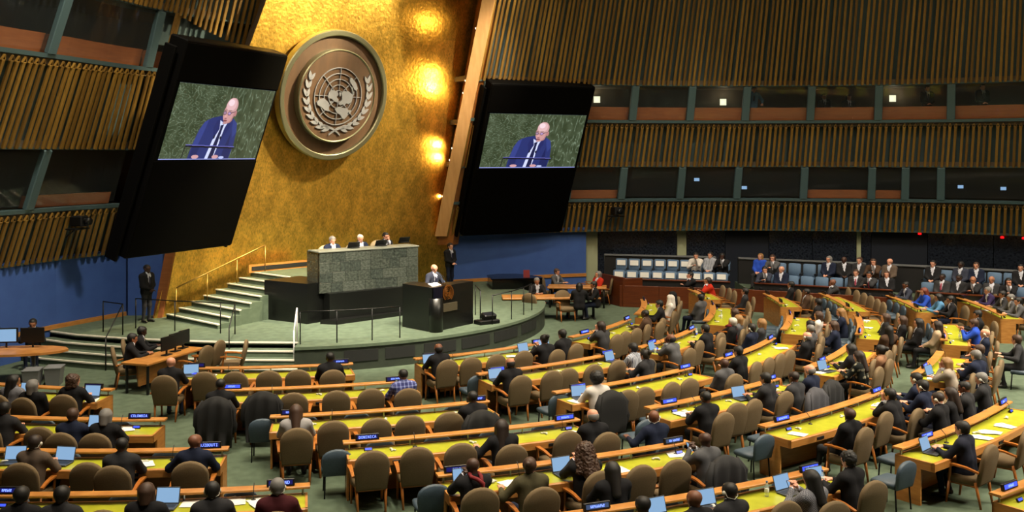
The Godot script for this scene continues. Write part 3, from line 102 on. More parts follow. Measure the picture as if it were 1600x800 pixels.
func box(s: SurfaceTool, xf: Transform3D, size: Vector3, bevel := 0.0) -> void:
	var h := size * 0.5
	if bevel <= 0.0:
		var p: Array[Vector3] = []
		for i in 8: p.append(xf * Vector3(h.x if i & 1 else -h.x, h.y if i & 2 else -h.y, h.z if i & 4 else -h.z))
		quad(s, p[4], p[5], p[7], p[6]); quad(s, p[1], p[0], p[2], p[3])
		quad(s, p[5], p[1], p[3], p[7]); quad(s, p[0], p[4], p[6], p[2])
		quad(s, p[6], p[7], p[3], p[2]); quad(s, p[0], p[1], p[5], p[4])
		return
	var b: float = minf(bevel, minf(h.x, minf(h.y, h.z)) * 0.9)
	var loops := []
	# rings of an eight-cornered section along y
	for lv in [[-h.y, b], [-h.y + b, 0.0], [h.y - b, 0.0], [h.y, b]]:
		var ins: float = lv[1]
		var X: float = h.x - ins
		var Z: float = h.z - ins
		var ring := PackedVector3Array()
		for q in [[-X + b, -Z], [X - b, -Z], [X, -Z + b], [X, Z - b], [X - b, Z], [-X + b, Z], [-X, Z - b], [-X, -Z + b]]:
			ring.append(xf * Vector3(q[0], lv[0], q[1]))
		loops.append(ring)
	loft(s, loops, true, true)

func loft(s: SurfaceTool, rings: Array, cap := true, flip := false) -> void:
	var n: int = rings[0].size()
	for i in rings.size() - 1:
		var p: PackedVector3Array = rings[i]
		var q: PackedVector3Array = rings[i + 1]
		for j in n:
			var k := (j + 1) % n
			if flip: quad(s, p[k], p[j], q[j], q[k])
			else: quad(s, p[j], p[k], q[k], q[j])
	if cap:
		for e in [0, rings.size() - 1]:
			var r: PackedVector3Array = rings[e]
			var rev: bool = (e == 0) != flip
			for j in range(1, n - 1):
				if rev: tri(s, r[0], r[j + 1], r[j])
				else: tri(s, r[0], r[j], r[j + 1])

func ring_at(c: Vector3, ax: Vector3, ay: Vector3, ra: float, rb: float, n: int) -> PackedVector3Array:
	var r := PackedVector3Array()
	for i in n:
		var t := TAU * i / n
		r.append(c + ax * (cos(t) * ra) + ay * (sin(t) * rb))
	return r

func tube(s: SurfaceTool, pts: Array, radii: Array, n := 8) -> void:
	var rings := []
	for i in pts.size():
		var a: Vector3 = pts[maxi(i - 1, 0)]
		var b: Vector3 = pts[mini(i + 1, pts.size() - 1)]
		var d := (b - a).normalized()
		var u := d.cross(Vector3.UP)
		if u.length() < 0.05: u = d.cross(Vector3.RIGHT)
		u = u.normalized()
		var v := u.cross(d).normalized()
		var r: float = radii[mini(i, radii.size() - 1)]
		rings.append(ring_at(pts[i], u, v, r, r, n))
	loft(s, rings, true, false)

func lathe(s: SurfaceTool, prof: Array, n := 16, c := Vector3.ZERO) -> void:
	var rings := []
	for p in prof: rings.append(ring_at(c + Vector3(0, p[1], 0), Vector3.RIGHT, Vector3.BACK, maxf(p[0], 0.0005), maxf(p[0], 0.0005), n))
	loft(s, rings, true, true)

# a prism from a polygon in the local xy plane, along z from z0 to z1
func prism(s: SurfaceTool, poly: PackedVector2Array, z0: float, z1: float, xf := Transform3D()) -> void:
	var p := poly
	if Geometry2D.is_polygon_clockwise(p):
		p = p.duplicate(); p.reverse()
	var idx := Geometry2D.triangulate_polygon(p)
	for i in range(0, idx.size(), 3):
		var a := p[idx[i]]; var b := p[idx[i + 1]]; var c := p[idx[i + 2]]
		if (b - a).cross(c - a) < 0.0:
			var t := b; b = c; c = t
		tri(s, xf * Vector3(a.x, a.y, z1), xf * Vector3(b.x, b.y, z1), xf * Vector3(c.x, c.y, z1))
		tri(s, xf * Vector3(a.x, a.y, z0), xf * Vector3(c.x, c.y, z0), xf * Vector3(b.x, b.y, z0))
	for i in p.size():
		var a := p[i]; var b := p[(i + 1) % p.size()]
		quad(s, xf * Vector3(a.x, a.y, z0), xf * Vector3(b.x, b.y, z0), xf * Vector3(b.x, b.y, z1), xf * Vector3(a.x, a.y, z1))

func polar(r: float, deg: float, y := 0.0) -> Vector3:
	var p := deg_to_rad(deg)
	return ARC_CENTRE + Vector3(r * sin(p), y, r * cos(p))

# sweep a section of (radius, height) pairs round the arc centre
func arc(s: SurfaceTool, sec: Array, d0: float, d1: float, segs: int, base := Vector3.ZERO) -> void:
	var rings := []
	for i in segs + 1:
		var d := lerpf(d0, d1, float(i) / segs)
		var r := PackedVector3Array()
		for q in sec: r.append(polar(q[0], d, q[1]) - base)
		rings.append(r)
	loft(s, rings, true, false)

func rect_sec(r0: float, r1: float, y0: float, y1: float, b := 0.0) -> Array:
	if b <= 0.0: return [[r0, y0], [r1, y0], [r1, y1], [r0, y1]]
	return [[r0 + b, y0], [r1 - b, y0], [r1, y0 + b], [r1, y1 - b], [r1 - b, y1], [r0 + b, y1], [r0, y1 - b], [r0, y0 + b]]

# ---------------------------------------------------------------- materials
func noise_tex(seed_: int, freq: float, c0: Color, c1: Color, kind := 0, octaves := 4, size := 256) -> NoiseTexture2D:
	var n := FastNoiseLite.new()
	n.seed = seed_
	n.frequency = freq
	n.noise_type = FastNoiseLite.TYPE_SIMPLEX_SMOOTH if kind == 0 else FastNoiseLite.TYPE_CELLULAR
	n.fractal_octaves = octaves
	var t := NoiseTexture2D.new()
	t.width = size; t.height = size
	t.seamless = true
	t.noise = n
	var g := Gradient.new()
	g.set_color(0, c0); g.set_color(1, c1)
	t.color_ramp = g
	return t

func mat(called: String, c: Color, rough := 0.7, metal := 0.0, spec := 0.5) -> StandardMaterial3D:
	if mats.has(called): return mats[called]
	var m := StandardMaterial3D.new()
	m.resource_name = called
	m.albedo_color = c
	m.roughness = rough
	m.metallic = metal
	m.metallic_specular = spec
	mats[called] = m
	return m

func grain(called: String, c0: Color, c1: Color, scale: Vector3, rough := 0.5, freq := 0.02, seed_ := 3, bump := 0.0) -> StandardMaterial3D:
	if mats.has(called): return mats[called]
	var m := mat(called, Color.WHITE, rough)
	m.albedo_texture = noise_tex(seed_, freq, c0, c1)
	m.uv1_triplanar = true
	m.uv1_world_triplanar = true
	m.uv1_scale = scale
	if bump > 0.0:
		var t := noise_tex(seed_ + 7, freq * 3.0, Color.BLACK, Color.WHITE)
		t.as_normal_map = true
		t.color_ramp = null
		m.normal_enabled = true
		m.normal_texture = t
		m.normal_scale = bump
	return m

func glow(called: String, c: Color, e: float) -> StandardMaterial3D:
	if mats.has(called): return mats[called]
	var m := mat(called, Color(0.02, 0.02, 0.03), 0.4)
	m.emission_enabled = true
	m.emission = c
	m.emission_energy_multiplier = e
	return m

# ---------------------------------------------------------------- the slatted side walls
# control points: x, depth (-z), lean of the wall per metre of height in x and in depth
const RIGHT_PLAN := [[-3.2, 38.8, 0.225, -0.35], [-2.49, 39.2, 0.22, -0.35], [-1.39, 39.7, 0.20, -0.35], [2.36, 41.3, 0.13, -0.35], [7.22, 42.1, 0.06, -0.35], [12.0, 42.0, -0.015, -0.35], [16.4, 41.0, -0.06, -0.35], [19.96, 39.3, -0.14, -0.35], [24.5, 35.5, -0.22, -0.3], [28.0, 30.0, -0.28, -0.2]]
const LEFT_PLAN := [[-16.2, 17.0, 0.40, -0.05], [-15.3, 21.5, 0.39, -0.08], [-14.4, 25.2, 0.38, -0.1], [-13.8, 27.2, 0.37, -0.12], [-13.25, 28.96, 0.34, -0.12], [-12.7, 30.2, 0.31, -0.12], [-12.0, 31.6, 0.29, -0.12], [-11.2, 32.7, 0.27, -0.12], [-9.9, 34.1, 0.25, -0.12]]
const WALL_H0 := 2.55
var plan_cache := {}

func plan_table(right: bool) -> Array:
	if plan_cache.has(right): return plan_cache[right]
	var src: Array = RIGHT_PLAN if right else LEFT_PLAN
	var tab := []
	var run := 0.0
	var n := src.size()
	for i in n - 1:
		for k in 24:
			var t := k / 24.0
			var v := []
			for c in 4:
				var a: float = src[i][c]
				var b: float = src[i + 1][c]
				var pre: float = src[maxi(i - 1, 0)][c]
				var post: float = src[mini(i + 2, n - 1)][c]
				v.append(cubic_interpolate(a, b, pre, post, t))
			if tab.size(): run += Vector2(v[0] - tab[-1][1], v[1] - tab[-1][2]).length()
			tab.append([run, v[0], v[1], v[2], v[3]])
	plan_cache[right] = tab
	return tab

func wall_row(right: bool, s: float) -> Array:
	var tab := plan_table(right)
	var lo := 0
	var hi := tab.size() - 1
	while hi - lo > 1:
		var mid := (lo + hi) / 2
		if tab[mid][0] <= s: lo = mid
		else: hi = mid
	var t := clampf((s - tab[lo][0]) / maxf(tab[hi][0] - tab[lo][0], 1e-6), 0.0, 1.0)
	var out := []
	for c in range(1, 5): out.append(lerpf(tab[lo][c], tab[hi][c], t))
	var tg := Vector3(tab[hi][1] - tab[lo][1], 0, -(tab[hi][2] - tab[lo][2])).normalized()
	out.append(tg)
	return out

func wall_normal(right: bool, s: float) -> Vector3:
	var r := wall_row(right, s)
	var tg: Vector3 = r[4]
	return tg.cross(Vector3.UP)     # into the hall

func wall_at(right: bool, s: float, h: float, off := 0.0, upright := false) -> Vector3:
	var r := wall_row(right, s)
	var up := 0.0 if upright else h - WALL_H0
	var tg: Vector3 = r[4]
	var nrm := tg.cross(Vector3.UP)
	return Vector3(r[0] + r[2] * up, h, -(r[1] + r[3] * up)) + nrm * off

func wall_s(right: bool, x: float, h: float) -> float:
	var tab := plan_table(right)
	var best := 0.0
	var e := 1e9
	for q in tab:
		var d: float = absf(q[1] + q[3] * (h - WALL_H0) - x)
		if d < e:
			e = d
			best = q[0]
	return best

func wall_strip(right: bool, s0: float, s1: float, sec: Array, called: String, m: Material, parent: Node, upright := false) -> MeshInstance3D:
	var st := begin()
	var n := maxi(2, int(ceil((s1 - s0) / 0.9)))
	var rings := []
	for i in n + 1:
		var s := lerpf(s0, s1, float(i) / n)
		var r := PackedVector3Array()
		for q in sec: r.append(wall_at(right, s, q[1], q[0], upright))
		rings.append(r)
	loft(st, rings, true, false)
	return part(st, called, m, parent)

func slat_mesh(length: float, hook: bool) -> ArrayMesh:
	var s := begin()
	var body := length - (0.13 if hook else 0.0)
	box(s, Transform3D(Basis(), Vector3(0, body * 0.5, 0)), Vector3(0.098, body, 0.07), 0.008)
	if hook:
		for e in [-1.0, 1.0]:
			var b := Basis(Vector3(0, 0, 1), e * 0.36)
			box(s, Transform3D(b, Vector3(e * 0.030, body + 0.055, 0)), Vector3(0.022, 0.16, 0.06))
	return done(s)

func slat_band(right: bool, wall: Node, s0: float, s1: float, h_low: float, h1: float, hook: bool, step: float, s_drop := 1e9, drop := 0.0) -> void:
	var h0 := h_low
	var top_len := (wall_at(right, (s0 + s1) * 0.5, h1) - wall_at(right, (s0 + s1) * 0.5, h0)).length()
	var mesh := slat_mesh(top_len, hook)
	var ms := [mats["slat wood"], mats["slat wood dark"], mats["slat wood light"]]
	var s := s0
	var k := 0
	while s < s1:
		var sink := drop * clampf((s - s_drop) / maxf(s1 - s_drop, 0.01), 0.0, 1.0)
		var p := wall_at(right, s, h0 - sink, 0.06)
		var q := wall_at(right, s, h1 - sink, 0.06)
		var y := (q - p).normalized()
		var tg: Vector3 = wall_row(right, s)[4]
		var z := tg.cross(y).normalized()
		if z.dot(wall_normal(right, s)) < 0.0: z = -z
		var x := y.cross(z).normalized()
		put(mesh, "slat", ms[[0, 0, 1, 0, 2, 0, 0, 1][k % 8]], wall, Transform3D(Basis(x, y, z), p))
		s += step * [1.0, 0.92, 1.0, 1.22, 0.92, 1.0][k % 6]
		k += 1

func booth_windows(right: bool, marks: Array, h0: float, h1: float, wooden: Array, number: int, level: String) -> int:
	var hm := (h0 + h1) * 0.5
	var frame: Material = mats["window frame grey blue"]
	for i in marks.size() - 1:
		var a := wall_s(right, marks[i], hm)
		var b := wall_s(right, marks[i + 1], hm)
		if a > b:
			var t := a; a = b; b = t
		var w := Node3D.new()
		w.name = "window_%d" % number
		add_child(w)
		tag(w, "booth window %d along the %s of the %s slatted wall" % [i + 1, level, "right" if right else "left"], "window", "booth windows", "structure")
		var at := wall_at(right, (a + b) * 0.5, h0)
		wall_strip(right, a + 0.10, b - 0.10, [[-0.10, h0 + 0.08], [-0.09, h0 + 0.08], [-0.09, h1 - 0.02], [-0.10, h1 - 0.02]], "pane", mats["booth glass"], w)
		var st := begin()
		var p := wall_at(right, a, h0, -0.02)
		var q := wall_at(right, a, h1, -0.02)
		var y := (q - p).normalized()
		var tg: Vector3 = wall_row(right, a)[4]
		var z := wall_normal(right, a)
		box(st, Transform3D(Basis(tg, y, z).orthonormalized(), (p + q) * 0.5), Vector3(0.30, (q - p).length(), 0.16), 0.02)
		part(st, "mullion", frame, w)
		if wooden[i % wooden.size()] == 1:
			var top := h0 + (0.52 if level.begins_with("upper") else 0.36)
			wall_strip(right, a + 0.1, b - 0.1, [[-0.45, h0 + 0.02], [-0.28, h0 + 0.02], [-0.28, top], [-0.45, top]], "sill_panel", mats["booth wood"], w)
		number += 1
	return number

func booth_room(right: bool, s0: float, s1: float, h0: float, h1: float, called: String) -> void:
	var o := thing(called, "booth interior behind the %s slatted wall at %d metres up" % ["right" if right else "left", int(h0)], "booth", Vector3.ZERO, 0, "", "structure")
	wall_strip(right, s0, s1, [[-3.0, h0 - 0.1], [-2.9, h0 - 0.1], [-2.9, h1 + 0.3], [-3.0, h1 + 0.3]], "back_wall", mats["booth plaster"], o)
	wall_strip(right, s0, s1, [[-3.0, h0 - 0.2], [-0.12, h0 - 0.2], [-0.12, h0 - 0.02], [-3.0, h0 - 0.02]], "booth_floor", mats["booth plaster"], o)
	wall_strip(right, s0, s1, [[-3.0, h1 + 0.02], [-0.12, h1 + 0.02], [-0.12, h1 + 0.2], [-3.0, h1 + 0.2]], "booth_ceiling", mats["booth plaster"], o)

func build_wall(right: bool, levels: Array, spans: Array, step: float) -> void:
	var side := "right" if right else "left"
	var names := ["lower", "middle", "upper"]
	for k in 3:
		var h0: float = levels[k * 2]
		var h1: float = levels[k * 2 + 1]
		var s0: float = spans[k][0]
		var s1: float = spans[k][1]
		var w := thing("wall_%s_%s" % [side, names[k]], "%s band of vertical wooden slats on the %s wall" % [names[k], side], "wall", Vector3.ZERO, 0, "", "structure")
		wall_strip(right, s0, s1, [[-0.62, h0 + 0.03], [-0.48, h0 + 0.03], [-0.48, h1 - 0.02], [-0.62, h1 - 0.02]], "backing_panel", mats["slat backing"], w)
		var drop_from := wall_s(false, -12.35, 2.55) if (not right and k == 2) else 1e9
		slat_band(right, w, s0 + 0.06, s1 - 0.05, h0, h1 - (0.06 if k < 2 else 0.0), k < 2, step, drop_from, 0.95)
		if drop_from < 1e8: wall_strip(right, drop_from, s1, [[-0.62, h0 - 0.9], [-0.48, h0 - 0.9], [-0.48, h0 + 0.1], [-0.62, h0 + 0.1]], "backing_panel", mats["slat backing"], w)
		if k < 2:
			wall_strip(right, s0, s1, [[-0.62, h1 - 0.01], [0.04, h1 - 0.01], [0.04, h1 + 0.10], [-0.62, h1 + 0.10]], "ledge", mats["window frame grey blue"], w)
		wall_strip(right, s0, s1, [[-0.62, h0 - 0.02], [0.0, h0 - 0.02], [0.0, h0 + 0.04], [-0.62, h0 + 0.04]], "bottom_rail", mats["window frame grey blue"], w)

# ---------------------------------------------------------------- gilded wall, emblem
func gold_point(b: float, h: float, out := 0.0) -> Vector3:
	var up := 0.18 * (h - STAGE_Y)
	return Vector3(-6.9, h, -35.5) + AXIS_SIDE * b + AXIS_FWD * (up + out)

func gold_leaf_texture() -> ImageTexture:
	var n := FastNoiseLite.new()
	n.seed = 5
	n.frequency = 0.012
	var f := FastNoiseLite.new()
	f.seed = 8
	f.frequency = 0.09
	f.fractal_octaves = 3
	var r := RandomNumberGenerator.new()
	r.seed = 4
	var im := Image.create(768, 768, false, Image.FORMAT_RGB8)
	var leaf := []
	for i in 64 * 64: leaf.append(r.randf())
	for y in 768:
		for x in 768:
			var cell: float = leaf[(y / 12) % 64 * 64 + (x / 12) % 64]
			var v := 0.90 + 0.14 * n.get_noise_2d(x, y * 0.6) + 0.10 * f.get_noise_2d(x * 1.8, y * 0.3) + 0.09 * (cell - 0.5)
			if f.get_noise_2d(x * 2.0 + 900.0, y * 0.55) > 0.30: v -= 0.13
			im.set_pixel(x, y, Color(clampf(v, 0, 1), clampf(v * 0.80, 0, 1), clampf(v * 0.36, 0, 1)))
	return ImageTexture.create_from_image(im)

func build_gold_wall() -> void:
	var m := mat("gold leaf", Color.WHITE, 0.36, 0.92)
	m.albedo_texture = gold_leaf_texture()
	var nt := noise_tex(21, 0.05, Color.BLACK, Color.WHITE, 0, 3, 512)
	nt.color_ramp = null
	nt.as_normal_map = true
	m.normal_enabled = true
	m.normal_texture = nt
	m.normal_scale = 0.10
	var w := thing("wall_front", "gilded wall behind the rostrum covered in gold leaf", "wall", Vector3.ZERO, 0, "", "structure")
	var s := SurfaceTool.new()
	s.begin(Mesh.PRIMITIVE_TRIANGLES)
	var nb := 12
	var nh := 12
	for i in nb:
		for j in nh:
			var c := []
			for q in [[0, 0], [1, 0], [1, 1], [0, 1]]:
				var h := lerpf(STAGE_Y - 0.3, 15.4, float(j + q[1]) / nh)
				var b := lerpf(-6.2 + maxf(h - STAGE_Y, 0.0) * 0.31, 6.6, float(i + q[0]) / nb)
				c.append([gold_point(b, h, 0.010 * b * b - 0.2), Vector2(b / 5.0, -h / 5.0)])
			for t in [[0, 2, 1], [0, 3, 2]]:
				for q in t:
					s.set_uv(c[q][1])
					s.add_vertex(c[q][0])
	s.generate_normals()
	s.generate_tangents()
	put(s.commit(), "gold_leaf_panel", m, w)
	var st := begin()
	for i in 1:
		loft(st, [PackedVector3Array([gold_point(-5.7, 0.3, -0.6), gold_point(6.8, 0.3, -0.6), gold_point(6.8, 0.3, -0.9), gold_point(-5.7, 0.3, -0.9)]), PackedVector3Array([gold_point(-1.6, 15.4, -0.6), gold_point(6.8, 15.4, -0.6), gold_point(6.8, 15.4, -0.9), gold_point(-1.6, 15.4, -0.9)])])
	part(st, "backing_panel", mats["booth plaster"], w)

const LANDS := [
	[[228, 450], [245, 432], [268, 425], [285, 440], [298, 455], [295, 480], [297, 500], [275, 495], [255, 478], [232, 465]],
	[[290, 415], [297, 390], [318, 376], [345, 382], [352, 398], [340, 415], [352, 430], [345, 445], [325, 440], [312, 425], [295, 425]],
	[[368, 392], [382, 380], [410, 378], [425, 390], [438, 398], [430, 415], [428, 435], [412, 452], [395, 448], [385, 462], [372, 455], [362, 462], [350, 452], [362, 440], [372, 428], [372, 405]],
	[[330, 485], [345, 472], [375, 475], [400, 478], [412, 490], [405, 505], [400, 525], [385, 540], [372, 538], [362, 518], [340, 505]],
	[[418, 305], [428, 298], [440, 310], [455, 330], [464, 360], [455, 372], [443, 365], [432, 345], [420, 325]],
	[[410, 492], [424, 488], [420, 510], [411, 506]],
	[[355, 390], [364, 386], [368, 404], [358, 412]],
	[[424, 352], [432, 350], [438, 376], [430, 374]],
	[[436, 380], [444, 378], [442, 400], [436, 398]],
	[[300, 448], [312, 440], [318, 450], [306, 456]]]

func land_point(q: Array) -> Vector2:
	var y: float = (411.0 - q[1]) / 165.0
	return Vector2((q[0] - 352.0 - 18.0 * y) / 135.0, y)

# the map-and-laurel emblem, flat in local xy, relief along z from 0 to t; 1 is the outer circle of the map
func emblem_relief(parent: Node, m: Material, t: float) -> void:
	for k in range(1, 6):
		var s := begin()
		var rad := k * 0.2
		var rings := []
		for i in 65:
			var a := TAU * i / 64.0
			var d := Vector3(cos(a), sin(a), 0)
			rings.append(PackedVector3Array([d * (rad - 0.012), d * (rad + 0.012), d * (rad + 0.012) + Vector3(0, 0, t), d * (rad - 0.012) + Vector3(0, 0, t)]))
		loft(s, rings, false)
		part(s, "map_circle", m, parent)
	for k in 8:
		var s := begin()
		box(s, Transform3D(Basis(Vector3(0, 0, 1), TAU * k / 8.0), Vector3(cos(TAU * k / 8.0) * 0.6, sin(TAU * k / 8.0) * 0.6, t * 0.5)), Vector3(0.8, 0.02, t))
		part(s, "meridian", m, parent)
	for q in LANDS:
		var poly := PackedVector2Array()
		for v in q: poly.append(land_point(v))
		var s := begin()
		prism(s, poly, 0.0, t * 1.25)
		part(s, "continent", m, parent)
	var lf := begin()
	var leaf := PackedVector2Array([Vector2(0, 0), Vector2(0.07, 0.06), Vector2(0.085, 0.14), Vector2(0.05, 0.24), Vector2(0, 0.32), Vector2(-0.035, 0.22), Vector2(-0.04, 0.12), Vector2(-0.02, 0.04)])
	prism(lf, leaf, 0.0, t)
	var lm := done(lf)
	for side in [-1.0, 1.0]:
		for k in 9:
			for w in 2:
				var a: float = deg_to_rad(lerpf(258.0, 150.0, k / 8.6))
				var c := Vector3(-side * cos(a) * -1.0, sin(a), 0) * (1.24 + 0.02 * k)
				var along: float = a - PI * 0.5
				var turn: float = along - PI * 0.5 + (0.42 if w == 0 else -0.36)
				var b := Basis(Vector3(0, 0, 1), turn)
				var pos := Vector3(cos(a), sin(a), 0) * (1.20 + 0.022 * k)
				if side > 0.0:
					b = Basis(Vector3(-1, 0, 0), Vector3(0, 1, 0), Vector3(0, 0, 1)) * b
					pos.x = -pos.x
				put(lm, "laurel_leaf", m, parent, Transform3D(b, pos))
		var rb := begin()
		var rings := []
		for i in 9:
			var u := i / 8.0
			var p := Vector2(side * lerpf(0.62, -0.24, u), lerpf(-1.10, -1.36, u * u) + 0.05 * sin(u * PI))
			var wd := lerpf(0.06, 0.025, u)
			rings.append(PackedVector3Array([Vector3(p.x, p.y - wd, 0), Vector3(p.x, p.y + wd, 0), Vector3(p.x, p.y + wd, t), Vector3(p.x, p.y - wd, t)]))
		loft(rb, rings, true)
		part(rb, "laurel_stem", m, parent)

func build_emblem() -> void:
	var c := gold_point(-0.34, 7.76, 0.0)
	var y := Vector3(AXIS_FWD.x * 0.18, 1, AXIS_FWD.z * 0.18).normalized()
	var x := AXIS_SIDE.normalized()
	var z := x.cross(y).normalized()
	var o := thing("wall_emblem", "round wooden emblem with silver world map and laurel wreath on gilded wall", "emblem")
	o.transform = Transform3D(Basis(x, y, z).scaled(Vector3.ONE * 0.97), c)
	var wood := grain("emblem wood", Color(0.25, 0.175, 0.11), Color(0.35, 0.25, 0.165), Vector3(0.5, 0.06, 0.5), 0.6, 0.03, 12)
	var brass := mat("emblem brass", Color(0.62, 0.62, 0.52), 0.34, 0.9)
	var silver := mat("emblem silver", Color(0.56, 0.57, 0.61), 0.5, 0.35)
	var disc := func(name_: String, prof: Array, m: Material) -> void:
		var s := begin(true)
		var rings := []
		for p in prof:
			rings.append(ring_at(Vector3(0, 0, p[1]), Vector3.RIGHT, Vector3.UP, p[0], p[0], 72))
		s.set_smooth_group(-1)
		loft(s, rings, true)
		part(s, name_, m, o)
	disc.call("back_board", [[2.10, 0.12], [2.10, 0.22]], wood)
	disc.call("inner_disc", [[1.58, 0.22], [1.58, 0.46]], wood)
	var ring_part := func(name_: String, r0: float, r1: float, z0: float, z1: float, m: Material) -> void:
		var s := begin()
		var rings := []
		for i in 97:
			var a := TAU * i / 96.0
			var d := Vector3(cos(a), sin(a), 0)
			var bz := Vector3(0, 0, z0)
			var tz := Vector3(0, 0, z1)
			var e := 0.03
			rings.append(PackedVector3Array([d * r0 + bz, d * r1 + bz, d * r1 + tz - Vector3(0, 0, e), d * (r1 - e) + tz, d * (r0 + e) + tz, d * r0 + tz - Vector3(0, 0, e)]))
		loft(s, rings, false)
		part(s, name_, m, o)
	ring_part.call("outer_rim", 2.09, 2.29, 0.05, 0.36, brass)
	ring_part.call("inner_rim", 1.57, 1.64, 0.22, 0.49, brass)
	var relief := Node3D.new()
	relief.name = "relief"
	relief.position = Vector3(0, 0, 0.455)
	o.add_child(relief)
	emblem_relief(relief, silver, 0.05)

# ---------------------------------------------------------------- the setting
func build_setting() -> void:
	var carpet := grain("green carpet", Color(0.25, 0.305, 0.235), Color(0.325, 0.38, 0.305), Vector3(0.55, 0.55, 0.55), 0.95, 0.02, 31)
	grain("slat wood", Color(0.42, 0.305, 0.10), Color(0.53, 0.405, 0.155), Vector3(1.2, 0.12, 1.2), 0.5, 0.04, 41)
	grain("slat wood dark", Color(0.36, 0.26, 0.085), Color(0.45, 0.335, 0.12), Vector3(1.2, 0.12, 1.2), 0.5, 0.04, 42)
	grain("slat wood light", Color(0.47, 0.35, 0.12), Color(0.57, 0.44, 0.18), Vector3(1.2, 0.12, 1.2), 0.5, 0.04, 43)
	mat("slat backing", Color(0.25, 0.33, 0.35), 0.8)
	mat("window frame grey blue", Color(0.27, 0.36, 0.38), 0.55)
	mat("booth plaster", Color(0.44, 0.39, 0.33), 0.85)
	grain("booth wood", Color(0.50, 0.28, 0.14), Color(0.60, 0.36, 0.19), Vector3(0.15, 1.2, 0.15), 0.5, 0.03, 44)
	var glass := mat("booth glass", Color(0.80, 0.88, 0.90, 0.012), 0.03, 0.0, 0.25)
	glass.transparency = BaseMaterial3D.TRANSPARENCY_ALPHA
	var wood := grain("desk wood", Color(0.62, 0.40, 0.18), Color(0.76, 0.54, 0.28), Vector3(0.35, 1.6, 0.35), 0.38, 0.03, 45)
	var blue := grain("blue wall paint", Color(0.19, 0.31, 0.57), Color(0.22, 0.35, 0.62), Vector3(0.3, 0.3, 0.3), 0.75, 0.02, 46)
	var shell := mat("hall plaster", Color(0.34, 0.33, 0.31), 0.9)
	# floor
	var f := thing("floor", "green carpeted hall floor sloping under the desk rows", "floor", Vector3.ZERO, 0, "", "structure")
	f.set_meta("label", "green carpeted hall floor under the desk rows")
	var s := begin()
	box(s, Transform3D(Basis(), Vector3(4, -0.2, -18)), Vector3(64, 0.4, 76))
	part(s, "carpet", carpet, f)
	# ceiling and outer shell, closing the hall
	var c := thing("ceiling", "pale hall ceiling above the seats", "ceiling", Vector3.ZERO, 0, "", "structure")
	s = begin(); box(s, Transform3D(Basis(), Vector3(4, 15.7, -18)), Vector3(64, 0.4, 76)); part(s, "slab", shell, c)
	for q in [["wall_back", Vector3(4, 7.7, 20.2), Vector3(64, 16.4, 0.4)], ["wall_far", Vector3(4, 7.7, -56.2), Vector3(64, 16.4, 0.4)], ["wall_outer_left", Vector3(-28.2, 7.7, -18), Vector3(0.4, 16.4, 76)], ["wall_outer_right", Vector3(36.2, 7.7, -18), Vector3(0.4, 16.4, 76)]]:
		var w := thing(q[0], "plain plaster wall closing the hall, " + String(q[0]).replace("_", " "), "wall", Vector3.ZERO, 0, "", "structure")
		s = begin(); box(s, Transform3D(Basis(), q[1]), q[2]); part(s, "plaster", shell, w)
	# the side walls
	var rl := [2.55, 3.80, 5.22, 6.98, 8.44, 15.5]
	build_wall(true, rl, [[wall_s(true, -2.6, 2.55), 32.0], [wall_s(true, -2.6, 2.55), 32.0], [wall_s(true, -2.6, 2.55), 32.0]], 0.222)
	var ll := [2.66, 4.12, 5.86, 8.20, 9.95, 15.5]
	build_wall(false, ll, [[wall_s(false, -15.0, 2.55), wall_s(false, -12.35, 2.55)], [wall_s(false, -15.0, 2.55), wall_s(false, -12.35, 2.55)], [wall_s(false, -15.0, 2.55), plan_table(false)[-1][0]]], 0.235)
	var n := 1
	n = booth_windows(true, [-1.0, 2.5, 4.82, 7.15, 9.44, 11.9, 14.35, 16.9, 19.4, 22.0], 7.08, 8.42, [1], n, "upper level")
	n = booth_windows(true, [-1.0, 2.2, 4.45, 6.95, 9.35, 11.95, 14.5, 15.85, 17.1, 19.9, 22.5], 3.90, 5.20, [1, 1, 0, 0, 0, 1, 1, 0, 0, 0], n, "lower level")
	n = booth_windows(false, [-12.9, -12.3, -11.55, -10.55, -9.95], 8.3, 9.93, [1], n, "upper level")
	n = booth_windows(false, [-14.1, -13.45, -12.8, -11.7], 4.22, 5.84, [0, 0, 1], n, "lower level")
	booth_room(true, 0.5, 32.0, 7.05, 8.45, "booth_interior")
	booth_room(true, 0.5, 32.0, 3.85, 5.22, "booth_interior")
	booth_room(false, 1.0, 16.5, 8.25, 9.98, "booth_interior")
	booth_room(false, 1.0, 16.5, 4.17, 5.88, "booth_interior")
	# blue walls under the slats
	var bl := thing("wall_left_base", "blue painted wall under the slats left of the stage", "wall", Vector3.ZERO, 0, "", "structure")
	wall_strip(false, 3.0, wall_s(false, -12.05, 2.55), [[-0.25, 0.0], [0.0, 0.0], [0.0, 2.75], [-0.25, 2.75]], "blue_panel", blue, bl, true)
	s = begin()
	loft(s, [PackedVector3Array([Vector3(-12.0, 0, -31.5), Vector3(-10.95, 0, -31.6), Vector3(-10.95, 0, -31.9), Vector3(-12.2, 0, -31.8)]), PackedVector3Array([Vector3(-12.0, 3.4, -31.5), Vector3(-10.95, 3.4, -31.6), Vector3(-10.95, 3.4, -31.9), Vector3(-12.2, 3.4, -31.8)])])
	part(s, "blue_return", blue, bl)
	var tb := thing("baseboard_left", "orange wooden baseboard at the foot of the blue wall", "baseboard", Vector3.ZERO, 0, "", "structure")
	wall_strip(false, wall_s(false, -13.7, 2.55), wall_s(false, -12.05, 2.55), [[0.0, STAGE_Y], [0.03, STAGE_Y], [0.03, STAGE_Y + 0.13], [0.0, STAGE_Y + 0.13]], "board", wood, tb, true)
